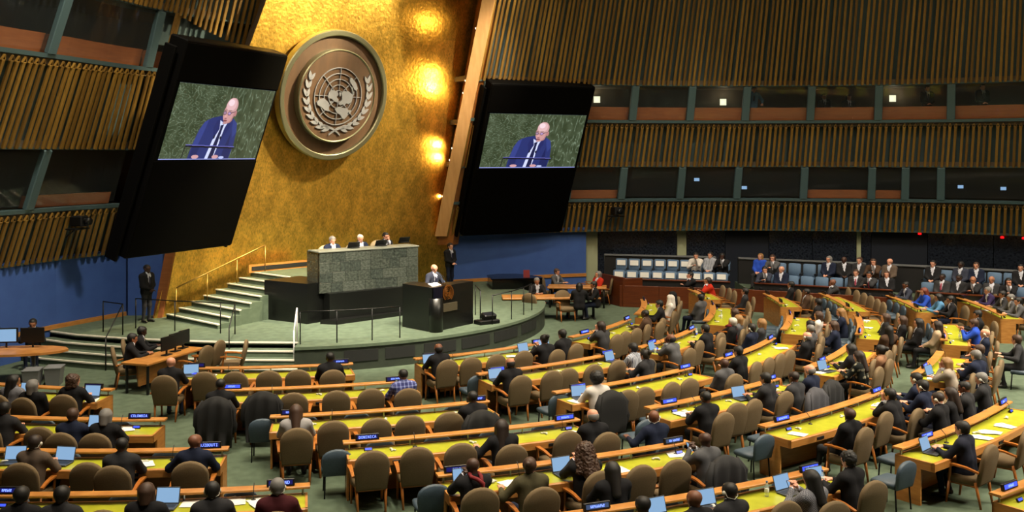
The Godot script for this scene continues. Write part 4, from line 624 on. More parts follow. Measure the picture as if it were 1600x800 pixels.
	var tp := thing("trim_1", "leaning wooden post at the left end of the gilded wall", "trim", Vector3.ZERO, 0, "", "structure")
	s = begin()
	var foot := Vector3(-11.05, 0.68, -31.0)
	var lean := Vector3(0.20, 1, 0.04)
	loft(s, [PackedVector3Array([foot, foot + Vector3(0.26, 0, -0.05), foot + Vector3(0.26, 0, -0.4), foot + Vector3(0, 0, -0.4)]), PackedVector3Array([foot + lean * 2.6, foot + lean * 2.6 + Vector3(0.26, 0, -0.05), foot + lean * 2.6 + Vector3(0.26, 0, -0.4), foot + lean * 2.6 + Vector3(0, 0, -0.4)])])
	part(s, "post", mats["booth wood"], tp)
	var br := thing("wall_right_base", "blue painted wall under the slats right of the stage", "wall", Vector3.ZERO, 0, "", "structure")
	wall_strip(true, wall_s(true, -2.25, 2.55), wall_s(true, 3.15, 2.55), [[-0.45, 0.0], [-0.2, 0.0], [-0.2, 2.7], [-0.45, 2.7]], "blue_panel", blue, br, true)
	var bb := thing("baseboard_right", "orange wooden baseboard along blue wall right of the stage", "baseboard", Vector3.ZERO, 0, "", "structure")
	wall_strip(true, wall_s(true, -2.25, 2.55), wall_s(true, 3.15, 2.55), [[-0.2, STAGE_Y], [-0.16, STAGE_Y], [-0.16, STAGE_Y + 0.13], [-0.2, STAGE_Y + 0.13]], "board", wood, bb, true)
	# dark polished stone wall behind the side seats
	var stone := grain("dark polished stone", Color(0.05, 0.065, 0.10), Color(0.20, 0.22, 0.26), Vector3(0.9, 0.9, 0.9), 0.14, 0.045, 51)
	var rb := thing("wall_right_stone", "dark polished stone wall behind the side seats", "wall", Vector3.ZERO, 0, "", "structure")
	var s_prev := wall_s(true, 3.2, 2.55)
	var navy := mat("dark blue panel", Color(0.05, 0.08, 0.14), 0.5)
	var cream := mat("cream jamb", Color(0.62, 0.64, 0.52), 0.6)
	for q in [[3.75, 1], [7.0, 0], [7.45, 1], [9.0, 0], [10.9, 2], [12.6, 0], [14.2, 0], [14.5, 1], [14.9, 0], [16.9, 2], [19.0, 0], [21.0, 0], [23.5, 0]]:
		var s1 := wall_s(true, q[0], 2.55)
		wall_strip(true, s_prev, s1 - 0.02, [[-0.75, 0.0], [-0.5, 0.0], [-0.5, 2.62], [-0.75, 2.62]], "stone_panel" if q[1] == 0 else "jamb" if q[1] == 1 else "door_panel", [stone, cream, navy][q[1]], rb, true)
		s_prev = s1
	# light wooden edge board beside the gilded wall
	var te := thing("trim_2", "pale wooden edge board leaning between gilded wall and right slats", "trim", Vector3.ZERO, 0, "", "structure")
	s = begin()
	var rings := []
	for h in [2.55, 15.4]:
		var p := wall_at(true, wall_s(true, -2.6, 2.55), h, 0.16)
		rings.append(PackedVector3Array([p, p + Vector3(-0.46, 0, 0.02), p + Vector3(-0.48, 0, -0.2), p + Vector3(0, 0, -0.5)]))
	loft(s, rings)
	part(s, "board", grain("pale wood", Color(0.80, 0.60, 0.38), Color(0.88, 0.70, 0.48), Vector3(0.8, 0.1, 0.8), 0.45, 0.03, 52), te)
	var tr := thing("trim_3", "warm brown return panel between gilded wall and edge board", "trim", Vector3.ZERO, 0, "", "structure")
	s = begin()
	rings = []
	for h in [2.2, 15.4]:
		var p := wall_at(true, wall_s(true, -2.6, 2.55), h, 0.1) + Vector3(-0.36, 0, 0)
		var g := gold_point(5.85, h, 0.5)
		rings.append(PackedVector3Array([p, g, g + Vector3(0.2, 0, -0.3), p + Vector3(0.25, 0, -0.2)]))
	loft(s, rings)
	part(s, "panel", grain("return panel wood", Color(0.48, 0.28, 0.10), Color(0.60, 0.38, 0.15), Vector3(0.5, 0.5, 0.5), 0.4, 0.03, 53), tr)
	# left wall end boards
	var tl := thing("trim_4", "narrow brown end boards where left slats stop beside the screen", "trim", Vector3.ZERO, 0, "", "structure")
	for k in 2:
		s = begin()
		rings = []
		for h in [2.66, 9.95]:
			var p := wall_at(false, wall_s(false, -12.33 + 0.09 * k, 2.55), h, 0.12 - 0.1 * k)
			rings.append(PackedVector3Array([p, p + Vector3(0.07, 0, -0.05), p + Vector3(0.03, 0, -0.3), p + Vector3(-0.05, 0, -0.2)]))
		loft(s, rings)
		part(s, "board", mats["slat wood dark"], tl)
	build_gold_wall()

# ---------------------------------------------------------------- stage, dais, rostrum
func ab(b: float, a: float, y := 0.0) -> Vector3:
	return ARC_CENTRE + AXIS_SIDE * b + AXIS_FWD * a + Vector3(0, y, 0)

func slab(s: SurfaceTool, poly: Array, y0: float, y1: float) -> void:
	var p := PackedVector2Array()
	for v in poly: p.append(Vector2(v.x, v.z))
	prism(s, p, -y1, -y0, Transform3D(Basis(Vector3(1, 0, 0), Vector3(0, 0, 1), Vector3(0, -1, 0)), Vector3.ZERO))

func railing(called: String, label: String, pts: Array, height: float, rad: float, m: Material, both := true) -> void:
	var o := thing(called, label, "railing", pts[0])
	var s := begin(true)
	var top := []
	for p in pts: top.append(p + Vector3(0, height, 0) - pts[0])
	tube(s, top, [rad], 6)
	part(s, "handrail", m, o)
	for i in pts.size():
		s = begin(true)
		tube(s, [pts[i] - pts[0], top[i]], [rad], 6)
		part(s, "post", m, o)

func build_stage() -> void:
	var carpet: Material = mats["green carpet"]
	var edge := grain("stage edge green", Color(0.10, 0.13, 0.09), Color(0.15, 0.19, 0.13), Vector3(0.5, 0.5, 0.5), 0.8, 0.02, 61)
	var vent := mat("dark vent grille", Color(0.035, 0.045, 0.04), 0.7)
	var nosing := mat("pale step nosing", Color(0.82, 0.80, 0.74), 0.5)
	var black := grain("black granite", Color(0.018, 0.02, 0.018), Color(0.05, 0.055, 0.048), Vector3(1.1, 1.1, 1.1), 0.32, 0.05, 62)
	var stage := thing("stage", "low round stage with pale green carpet and dark green edge", "stage")
	var nose := [Vector3(-13.15, 0, -28.75), Vector3(-12.2, 0, -28.2), Vector3(-10.6, 0, -27.65), Vector3(-9.0, 0, -27.3), Vector3(-7.6, 0, -27.08), Vector3(-5.72, 0, -27.02)]
	var poly := []
	for p in nose: poly.append(p)
	var d := 9.4
	while d <= 152.0:
		poly.append(polar(8.15, d))
		d += 4.07
	poly.append(Vector3(-9.0, 0, -44.0))
	poly.append(Vector3(-15.5, 0, -37.0))
	poly.append(Vector3(-13.6, 0, -29.6))
	var s := begin()
	slab(s, poly, 0.60, STAGE_Y)
	part(s, "stage_floor", carpet, stage)
	s = begin()
	arc(s, [[7.6, 0.0], [8.12, 0.0], [8.12, 0.64], [7.6, 0.64]], 9.4, 150.0, 40)
	part(s, "stage_edge", edge, stage)
	for q in [[18.5, 25.0], [26.4, 32.5], [34.5, 42.0], [43.5, 51.5], [53, 62], [64, 73]]:
		s = begin()
		arc(s, [[8.10, 0.22], [8.135, 0.22], [8.135, 0.52], [8.10, 0.52]], q[0], q[1], 4)
		part(s, "vent_grille", vent, stage)
	for k in range(0, 4):
		var tread := []
		var front := []
		for p in nose:
			var out: Vector3 = (p - ARC_CENTRE).normalized()
			front.append(p + out * 0.33 * k)
			tread.append(p + out * 0.33 * k)
		for i in range(nose.size() - 1, -1, -1):
			tread.append(nose[i] - (nose[i] - ARC_CENTRE).normalized() * 0.3)
		var y := STAGE_Y - 0.17 * k
		if k > 0:
			s = begin()
			slab(s, tread, 0.0, y)
			part(s, "step", carpet, stage)
		s = begin()
		var rings := []
		for p in front:
			var out: Vector3 = (p - ARC_CENTRE).normalized()
			rings.append(PackedVector3Array([p - out * 0.05 + Vector3(0, y + 0.002, 0), p + out * 0.02 + Vector3(0, y + 0.002, 0), p + out * 0.02 + Vector3(0, y - 0.035, 0), p - out * 0.05 + Vector3(0, y - 0.035, 0)]))
		loft(s, rings)
		part(s, "step_nosing", nosing, stage)
	# stairs up to the dais along the gilded wall
	var stair := thing("dais_stairs", "carpeted stairs with pale nosings rising along the gilded wall", "stairs", ab(-4.9, 1.0, STAGE_Y))
	var b0 := stair.position
	for k in 8:
		var b := -4.95 + 0.42 * k
		var a1 := 2.62 - 0.11 * k
		var y := 0.149 * (k + 1)
		s = begin()
		var pl := [ab(b, -0.25) - b0, ab(b + 0.08, a1) - b0, ab(b + 0.52, a1 - 0.02) - b0, ab(b + 0.44, -0.25) - b0]
		for i in 4: pl[i].y = 0
		slab(s, pl, 0.0, y)
		part(s, "step", carpet, stair)
		s = begin()
		var u0: Vector3 = pl[0]
		var u1: Vector3 = pl[1]
		var bk := AXIS_SIDE * 0.06
		loft(s, [PackedVector3Array([u0 - bk * 0.4 + Vector3(0, y - 0.03, 0), u0 + bk + Vector3(0, y - 0.03, 0), u0 + bk + Vector3(0, y + 0.004, 0), u0 - bk * 0.4 + Vector3(0, y + 0.004, 0)]), PackedVector3Array([u1 - bk * 0.4 + Vector3(0, y - 0.03, 0), u1 + bk + Vector3(0, y - 0.03, 0), u1 + bk + Vector3(0, y + 0.004, 0), u1 - bk * 0.4 + Vector3(0, y + 0.004, 0)])])
		part(s, "step_nosing", nosing, stair)
	var bd := begin()
	loft(bd, [PackedVector3Array([ab(-5.3, -0.1) - b0 + Vector3(0, STAGE_Y - 0.65, 0), ab(-5.3, -0.16) - b0 + Vector3(0, STAGE_Y - 0.65, 0), ab(-5.3, -0.16) - b0 + Vector3(0, STAGE_Y - 0.48, 0), ab(-5.3, -0.1) - b0 + Vector3(0, STAGE_Y - 0.48, 0)]), PackedVector3Array([ab(-1.7, -0.1) - b0 + Vector3(0, STAGE_Y + 0.62, 0), ab(-1.7, -0.16) - b0 + Vector3(0, STAGE_Y + 0.62, 0), ab(-1.7, -0.16) - b0 + Vector3(0, STAGE_Y + 0.80, 0), ab(-1.7, -0.1) - b0 + Vector3(0, STAGE_Y + 0.80, 0)])])
	part(bd, "stair_stringer", mats["desk wood"], stair)
	var brass := mat("brass rail", Color(0.72, 0.58, 0.30), 0.3, 0.9)
	var rail := thing("stair_handrail", "thin brass handrail on posts beside the stairs and gilded wall", "railing", ab(-4.7, -0.02, STAGE_Y))
	s = begin(true)
	var rp := []
	for k in 4: rp.append(ab(-4.75 + 1.05 * k, -0.02, 1.62 + 0.37 * k) - rail.position)
	tube(s, rp, [0.025], 6)
	part(s, "handrail", brass, rail)
	for k in 4:
		s = begin(true)
		tube(s, [rp[k], rp[k] - Vector3(0, 0.9, 0)], [0.018], 6)
		part(s, "post", brass, rail)
	# dais platform, black base, marble front
	var dais := thing("dais", "raised dais with green marble front on black stone base", "dais", ab(-0.5, 3.0, STAGE_Y))
	var db := dais.position
	var flat := func(b: float, a: float) -> Vector3:
		var v := ab(b, a) - db
		v.y = 0.0
		return v
	s = begin()
	slab(s, [flat.call(-1.6, -0.4), flat.call(-1.6, 2.6), flat.call(-2.2, 3.6), flat.call(1.2, 4.1), flat.call(1.6, 3.4), flat.call(1.7, -0.4)], 0.0, 1.19)
	part(s, "platform", carpet, dais)
	s = begin()
	slab(s, [flat.call(-2.93, 2.0), flat.call(-2.58, 3.74), flat.call(-1.63, 3.7), flat.call(-1.54, 1.9)], 0.0, 1.195)
	part(s, "side_block", black, dais)
	s = begin()
	slab(s, [flat.call(-2.0, 3.75), flat.call(-2.0, 4.05), flat.call(1.4, 4.55), flat.call(2.2, 4.5), flat.call(2.2, 4.0)], 0.0, 0.87)
	part(s, "stone_base", black, dais)
	s = begin()
	slab(s, [flat.call(-2.3, 4.0), flat.call(-2.03, 4.47), flat.call(1.4, 4.62), flat.call(1.4, 4.0)], 0.0, 0.12)
	part(s, "plinth", black, dais)
	var marble := [grain("green marble a", Color(0.115, 0.13, 0.115), Color(0.29, 0.31, 0.28), Vector3(1.3, 1.3, 1.3), 0.25, 0.035, 71), grain("green marble b", Color(0.13, 0.145, 0.13), Color(0.31, 0.33, 0.30), Vector3(1.1, 1.5, 1.1), 0.25, 0.04, 72), grain("green marble c", Color(0.10, 0.115, 0.105), Color(0.26, 0.285, 0.26), Vector3(1.5, 1.1, 1.5), 0.25, 0.03, 73)]
	var p0: Vector3 = flat.call(-2.2, 3.80)
	var p1: Vector3 = flat.call(1.2, 4.37)
	var run := p1 - p0
	var dir := run.normalized()
	var nrm := Vector3(-dir.z, 0, dir.x)
	if nrm.dot(AXIS_FWD) < 0.0: nrm = -nrm
	var bs := Basis(dir, Vector3.UP, nrm)
	var len := run.length()
	var lo := 0.87
	var y := lo
	var row := 0
	while y < 2.09:
		var hh := 0.307
		var cols: int = [9, 8, 10, 8][row % 4]
		for k in cols:
			var wd := len / cols
			s = begin()
			var dep := 0.06 + 0.004 * ((k * 7 + row * 3) % 3)
			box(s, Transform3D(bs, p0 + dir * (wd * (k + 0.5)) + Vector3(0, y + hh * 0.5, 0)), Vector3(wd - 0.008, hh - 0.008, dep), 0.004)
			part(s, "marble_tile", marble[(k * 5 + row * 2 + k / 3) % 3], dais)
		y += hh
		row += 1
	s = begin()
	box(s, Transform3D(bs, p0 + run * 0.5 - nrm * 0.10 + Vector3(0, (lo + 2.1) * 0.5, 0)), Vector3(len, 2.1 - lo, 0.12))
	part(s, "backing", black, dais)
	s = begin()
	box(s, Transform3D(bs, p0 + run * 0.5 - nrm * 0.32 + Vector3(0, 2.11, 0)), Vector3(len + 0.06, 0.05, 0.75), 0.01)
	part(s, "desk_ledge", mat("pale dais ledge", Color(0.40, 0.41, 0.37), 0.45), dais)
	s = begin()
	box(s, Transform3D(bs, p0 - nrm * 0.45 + dir * 0.03 + Vector3(0, 1.64, 0)), Vector3(0.06, 0.92, 0.75))
	part(s, "side_panel", marble[0], dais)
	var vt := thing("trim_5", "long floor vent in wooden frame at foot of gilded wall", "trim", ab(-1.0, -0.05, 1.87), 0, "", "structure")
	s = begin()
	var vb := Basis(AXIS_SIDE.normalized(), Vector3.UP, AXIS_FWD.normalized())
	box(s, Transform3D(vb, Vector3(0, 0.12, 0)), Vector3(2.4, 0.26, 0.05)); part(s, "frame", mats["desk wood"], vt)
	s = begin()
	box(s, Transform3D(vb, Vector3(0, 0.12, 0) + AXIS_FWD * 0.03), Vector3(2.2, 0.13, 0.03)); part(s, "grille", vent, vt)
	# rostrum
	var ro := thing("rostrum", "black stone speaker rostrum with small gold emblem", "rostrum", Vector3(-2.2, STAGE_Y, -29.4))
	var rb := ro.position
	var rv := func(x: float, z: float) -> Vector3: return Vector3(x - rb.x, 0, z - rb.z)
	s = begin()
	slab(s, [rv.call(-3.2, -29.44), rv.call(-2.26, -28.5), rv.call(-1.16, -30.0), rv.call(-1.5, -30.22), rv.call(-2.2, -29.5), rv.call(-2.95, -29.95)], 0.0, 1.26)
	part(s, "stone_body", black, ro)
	s = begin(true)
	tube(s, [rv.call(-2.16, -28.62), rv.call(-2.16, -28.62) + Vector3(0, 0.95, 0)], [0.2], 20)
	part(s, "corner_column", black, ro)
	var fdir: Vector3 = (rv.call(-1.16, -30.0) - rv.call(-2.26, -28.5))
	var fd := fdir.normalized()
	var fn := Vector3(-fd.z, 0, fd.x)
	if fn.x < 0.0: fn = -fn
	var fb := Basis(fd, Vector3.UP, fn)
	var f0: Vector3 = rv.call(-2.26, -28.5)
	s = begin()
	box(s, Transform3D(fb, f0 + fd * 0.78 + fn * 0.02 + Vector3(0, 0.63, 0)), Vector3(0.62, 0.24, 0.03), 0.006)
	part(s, "name_plaque", grain("bronze plaque", Color(0.20, 0.18, 0.13), Color(0.27, 0.24, 0.18), Vector3(2, 2, 2), 0.45, 0.05, 74), ro)
	s = begin()
	box(s, Transform3D(fb, f0 + fd * 0.18 + fn * 0.06 + Vector3(0, 1.06, 0)), Vector3(0.36, 0.42, 0.05), 0.01)
	part(s, "dark_screen", mat("dark blue screen", Color(0.03, 0.04, 0.09), 0.2), ro)
	s = begin()
	box(s, Transform3D(fb, f0 + fd * 0.18 + fn * 0.08 + Vector3(0, 0.86, 0)), Vector3(0.34, 0.03, 0.04), 0.006)
	part(s, "screen_edge", mat("pale metal", Color(0.62, 0.64, 0.7), 0.3, 0.6), ro)
	var em := Node3D.new()
	em.name = "gold_emblem"
	ro.add_child(em)
	em.transform = Transform3D(fb.scaled(Vector3.ONE * 0.17), f0 + fd * 0.68 + fn * 0.02 + Vector3(0, 1.04, 0))
	var gm := mat("antique gold", Color(0.55, 0.34, 0.14), 0.4, 0.8)
	s = begin()
	for q in LANDS:
		var pg := PackedVector2Array()
		for v in q: pg.append(land_point(v))
		prism(s, pg, 0.0, 0.10)
	for i in 24:
		var a := TAU * (i + 3.5) / 30.0 - PI * 0.5 + 0.0
		box(s, Transform3D(Basis(Vector3(0, 0, 1), a + 0.5), Vector3(cos(a) * 1.28, sin(a) * 1.28, 0.05)), Vector3(0.14, 0.34, 0.1))
	for k in range(2, 5):
		var rings := []
		for i in 33:
			var a := TAU * i / 32.0
			var dd := Vector3(cos(a), sin(a), 0)
			rings.append(PackedVector3Array([dd * (k * 0.25 - 0.03), dd * (k * 0.25 + 0.03), dd * (k * 0.25 + 0.03) + Vector3(0, 0, 0.1), dd * (k * 0.25 - 0.03) + Vector3(0, 0, 0.1)]))
		loft(s, rings, false)
	part(s, "gold_relief", gm, em)
	s = begin()
	box(s, Transform3D(Basis(fd, Vector3(0, 0.94, 0) + fn * 0.34, fn).orthonormalized(), f0 + fd * 0.45 - fn * 0.26 + Vector3(0, 1.275, 0)), Vector3(0.40, 0.012, 0.26), 0.004)
	part(s, "reading_board", mat("white paper", Color(0.86, 0.86, 0.84), 0.8), ro)
	for k in 2:
		s = begin(true)
		var m0: Vector3 = f0 + fd * (0.72 + 0.1 * k) - fn * 0.2 + Vector3(0, 1.26, 0)
		tube(s, [m0, m0 + Vector3(0, 0.18, 0), m0 - fd * 0.18 - fn * 0.1 + Vector3(0, 0.34, 0)], [0.008, 0.008, 0.012], 6)
		part(s, "microphone", mat("black plastic", Color(0.02, 0.02, 0.022), 0.4), ro)
	# railings
	var iron := mat("black iron", Color(0.02, 0.022, 0.02), 0.45, 0.4)
	var pts := []
	for q in [10.4, 17.5, 24.6, 30.5]: pts.append(polar(7.75, q, STAGE_Y))
	railing("stage_railing", "thin black railing along the stage edge before the rostrum", pts, 0.86, 0.017, iron)
	pts = []
	for q in [55.0, 63.0, 70.0, 77.0]: pts.append(polar(7.85, q, STAGE_Y))
	railing("stage_railing", "thin black railing on the stage edge near the piano", pts, 0.86, 0.017, iron)
	railing("step_railing", "white post railing at the end of the stage steps", [Vector3(-5.78, 0.68, -27.1), Vector3(-5.72, 0.2, -26.45)], 0.9, 0.022, mat("white enamel", Color(0.8, 0.8, 0.82), 0.35))
	railing("step_railing", "black sloping railing down the left stage steps", [Vector3(-11.6, 0.68, -28.6), Vector3(-10.85, 0.68, -28.1), Vector3(-10.7, 0.02, -26.55)], 0.86, 0.018, iron)
	railing("step_railing", "black railing above the side table beside the stage steps", [Vector3(-10.9, 0.68, -29.2), Vector3(-9.6, 0.68, -28.7), Vector3(-8.2, 0.68, -28.35), Vector3(-7.75, 0.68, -28.2), Vector3(-7.55, 0.2, -26.9)], 0.86, 0.016, iron)
	railing("step_railing", "black railing beside the rostrum right side", [Vector3(-1.15, 0.68, -31.6), Vector3(-0.95, 0.68, -30.2)], 0.95, 0.018, iron)
	var fm := thing("floor_monitor", "black wedge monitor box on the stage beside the rostrum", "monitor", Vector3(-0.75, STAGE_Y, -30.0), 0.6)
	s = begin(); box(s, Transform3D(Basis(), Vector3(0, 0.06, 0)), Vector3(0.7, 0.12, 0.4), 0.02); part(s, "base", iron, fm)
	s = begin(); box(s, Transform3D(Basis(Vector3(1, 0, 0), 0.3), Vector3(0.1, 0.2, -0.05)), Vector3(0.42, 0.18, 0.26), 0.02); part(s, "cabinet", iron, fm)

# ---------------------------------------------------------------- video screens
func fill_poly(im: Image, pts: Array, c: Color) -> void:
	var poly := PackedVector2Array()
	var lo := Vector2(1e9, 1e9)
	var hi := Vector2(-1e9, -1e9)
	for p in pts:
		var v := Vector2(p[0], p[1])
		poly.append(v)
		lo = lo.min(v)
		hi = hi.max(v)
	for y in range(maxi(int(lo.y), 0), mini(int(hi.y) + 1, im.get_height())):
		for x in range(maxi(int(lo.x), 0), mini(int(hi.x) + 1, im.get_width())):
			if Geometry2D.is_point_in_polygon(Vector2(x + 0.5, y + 0.5), poly): im.set_pixel(x, y, c)

func fill_oval(im: Image, cx: float, cy: float, rx: float, ry: float, c: Color) -> void:
	for y in range(int(cy - ry), int(cy + ry) + 1):
		for x in range(int(cx - rx), int(cx + rx) + 1):
			if ((x - cx) / rx) ** 2 + ((y - cy) / ry) ** 2 <= 1.0 and x >= 0 and y >= 0 and x < im.get_width() and y < im.get_height(): im.set_pixel(x, y, c)

func screen_picture() -> ImageTexture:
	var W := 420
	var H := 216
	var im := Image.create(W, H, false, Image.FORMAT_RGB8)
	var n := FastNoiseLite.new()
	n.seed = 17
	n.frequency = 0.018
	n.domain_warp_enabled = true
	n.domain_warp_amplitude = 30.0
	var f := FastNoiseLite.new()
	f.seed = 3
	f.frequency = 0.03
	f.fractal_type = FastNoiseLite.FRACTAL_RIDGED
	for y in H:
		for x in W:
			var v := 0.5 + 0.5 * n.get_noise_2d(x, y)
			var streak := f.get_noise_2d(x * 1.2, y * (2.2 if x < 200 else 0.5))
			var c := Color(0.14, 0.18, 0.10).lerp(Color(0.33, 0.38, 0.29), v)
			if streak > 0.45: c = c.lerp(Color(0.66, 0.74, 0.66), (streak - 0.45) * 1.5)
			im.set_pixel(x, y, c)
	var suit := Color(0.15, 0.19, 0.42)
	fill_poly(im, [[112, 214], [116, 176], [128, 130], [142, 106], [168, 93], [205, 86], [262, 92], [284, 106], [292, 132], [296, 176], [290, 214]], suit)
	fill_poly(im, [[128, 130], [142, 106], [158, 97], [152, 130], [140, 176], [118, 176]], Color(0.20, 0.25, 0.52))
	fill_poly(im, [[118, 214], [122, 178], [152, 172], [148, 196], [150, 214]], Color(0.12, 0.15, 0.36))
	fill_poly(im, [[254, 214], [256, 182], [270, 132], [274, 176], [290, 180], [288, 214]], Color(0.11, 0.14, 0.34))
	fill_poly(im, [[262, 92], [284, 106], [292, 132], [280, 150], [268, 120]], Color(0.19, 0.24, 0.50))
	fill_poly(im, [[206, 98], [220, 104], [248, 90], [232, 150], [220, 214], [184, 214], [198, 150]], Color(0.80, 0.83, 0.95))
	fill_poly(im, [[214, 114], [228, 110], [226, 122], [222, 170], [218, 214], [198, 214], [208, 160], [216, 124]], Color(0.10, 0.11, 0.27))
	fill_poly(im, [[206, 96], [214, 124], [198, 156], [186, 120], [194, 100]], Color(0.13, 0.16, 0.38))
	fill_poly(im, [[250, 86], [256, 120], [228, 166], [234, 122]], Color(0.13, 0.16, 0.38))
	fill_oval(im, 240, 94, 17, 12, Color(0.60, 0.42, 0.42))
	fill_oval(im, 236, 74, 25, 33, Color(0.70, 0.50, 0.50))
	fill_oval(im, 233, 76, 22, 29, Color(0.78, 0.58, 0.58))
	fill_oval(im, 240, 55, 26, 25, Color(0.78, 0.60, 0.60))
	fill_oval(im, 237, 51, 21, 19, Color(0.86, 0.70, 0.71))
	fill_oval(im, 234, 45, 13, 10, Color(0.93, 0.82, 0.85))
	fill_oval(im, 264, 76, 5, 9, Color(0.70, 0.48, 0.48))
	fill_oval(im, 217, 76, 8, 6, Color(0.36, 0.26, 0.30))
	fill_oval(im, 217, 76, 6, 4, Color(0.62, 0.50, 0.60))
	fill_oval(im, 237, 77, 8, 6, Color(0.36, 0.26, 0.30))
	fill_oval(im, 237, 77, 6, 4, Color(0.70, 0.58, 0.78))
	fill_poly(im, [[245, 74], [262, 70], [262, 72], [245, 77]], Color(0.36, 0.26, 0.30))
	fill_poly(im, [[209, 68], [224, 67], [224, 69], [209, 70]], Color(0.50, 0.36, 0.36))
	fill_poly(im, [[230, 68], [246, 68], [246, 70], [230, 70]], Color(0.50, 0.36, 0.36))
	fill_oval(im, 224, 87, 5, 6, Color(0.84, 0.62, 0.62))
	fill_oval(im, 226, 92, 5, 2, Color(0.58, 0.38, 0.39))
	fill_oval(im, 226, 99, 9, 2.6, Color(0.50, 0.26, 0.29))
	fill_oval(im, 228, 106, 10, 3, Color(0.70, 0.50, 0.50))
	fill_oval(im, 142, 207, 15, 6, Color(0.80, 0.61, 0.62))
	fill_oval(im, 228, 207, 14, 6, Color(0.80, 0.61, 0.62))
	fill_oval(im, 256, 209, 12, 4, Color(0.72, 0.76, 0.92))
	fill_poly(im, [[92, 172], [302, 176], [302, 183], [92, 179]], Color(0.05, 0.05, 0.12))
	fill_poly(im, [[92, 172], [302, 176], [302, 178], [92, 174]], Color(0.45, 0.45, 0.80))
	fill_oval(im, 200, 148, 3, 5, Color(0.03, 0.03, 0.06))
	fill_oval(im, 228, 150, 3, 5, Color(0.03, 0.03, 0.06))
	fill_poly(im, [[90, 178], [93, 178], [89, 212], [86, 212]], Color(0.04, 0.04, 0.08))
	im.fill_rect(Rect2i(0, H - 3, W, 3), Color(0.55, 0.58, 0.85))
	return ImageTexture.create_from_image(im)

func build_screens() -> void:
	var tex := screen_picture()
	var lit := StandardMaterial3D.new()
	lit.resource_name = "video screen picture"
	lit.albedo_color = Color(0.02, 0.02, 0.02)
	lit.roughness = 0.5
	lit.emission_enabled = true
	lit.emission = Color.BLACK
	lit.emission_texture = tex
	lit.emission_energy_multiplier = SCREEN_GLOW
	var blk := mat("screen housing black", Color(0.010, 0.009, 0.008), 0.7, 0.0, 0.2)
	var matte := mat("screen front black", Color(0.014, 0.012, 0.010), 0.8, 0.0, 0.15)
	for q in [[Vector3(-10.6, 2.84, -27.6), Vector3(0.389, 0.0, -0.921), Vector3(0.86, -0.343, 0.379), "left"], [Vector3(-1.93, 2.55, -39.0), Vector3(0.88, 0.0, -0.474), Vector3(0.432, -0.403, 0.806), "right"]]:
		var x: Vector3 = q[1].normalized()
		var z: Vector3 = (q[2] - x * x.dot(q[2])).normalized()
		var y := z.cross(x).normalized()
		var W := 4.5
		var H := 6.3
		var o := thing("video_screen", "tall black leaning video screen on the %s of gilded wall showing speaker in blue suit" % q[3], "screen")
		o.transform = Transform3D(Basis(x, y, z), q[0])
		var s := begin()
		box(s, Transform3D(Basis(), Vector3(W * 0.5, H * 0.5, -0.30)), Vector3(W, H, 0.6), 0.03)
		part(s, "housing", blk, o)
		s = begin()
		box(s, Transform3D(Basis(), Vector3(W * 0.5, H * 0.232, 0.012)), Vector3(W - 0.06, H * 0.445, 0.03), 0.008)
		part(s, "lower_panel", matte, o)
		s = begin()
		box(s, Transform3D(Basis(), Vector3(W * 0.5, H * 0.905, 0.012)), Vector3(W - 0.06, H * 0.17, 0.03), 0.008)
		part(s, "upper_panel", matte, o)
		var y0 := H * 0.462
		var y1 := H * 0.815
		var x0 := 0.14
		var x1 := W - 0.14
		var t := SurfaceTool.new()
		t.begin(Mesh.PRIMITIVE_TRIANGLES)
		t.set_normal(Vector3(0, 0, 1))
		var c := [[x0, y0, 0, 1], [x1, y0, 1, 1], [x1, y1, 1, 0], [x0, y1, 0, 0]]
		for i in [0, 2, 1, 0, 3, 2]:
			t.set_uv(Vector2(c[i][2], c[i][3]))
			t.add_vertex(Vector3(c[i][0], c[i][1], 0.03))
		put(t.commit(), "display", lit, o)
		for e in [-0.13, W + 0.02]:
			s = begin()
			box(s, Transform3D(Basis(), Vector3(e, H * 0.47, -0.36)), Vector3(0.10, H * 0.98, 0.4), 0.02)
			part(s, "side_fin", blk, o)
		var l := AreaLight3D.new()
		l.name = "screen_light"
		l.area_size = Vector2(W - 0.3, y1 - y0)
		l.light_color = Color(0.62, 0.70, 0.86)
		l.light_energy = 3.0
		l.shadow_enabled = true
		l.transform = Transform3D(Basis(x, -y, -z), q[0] + x * W * 0.5 + y * (y0 + y1) * 0.5 + z * 0.06)
		add_child(l)

# ---------------------------------------------------------------- furniture
func facing(p: Vector3) -> float:
	var d := ARC_CENTRE - p
	return atan2(d.x, d.z)

func arch_outline(w: float, h: float, n := 10) -> PackedVector2Array:
	# upright back: straight sides slightly flared, rounded top
	var p := PackedVector2Array([Vector2(-w * 0.44, 0), Vector2(w * 0.44, 0), Vector2(w * 0.5, h * 0.45)])
	for i in n + 1:
		var a := PI * i / n
		p.append(Vector2(cos(a) * w * 0.5, h * 0.66 + sin(a) * h * 0.34))
	p.append(Vector2(-w * 0.5, h * 0.45))
	return p

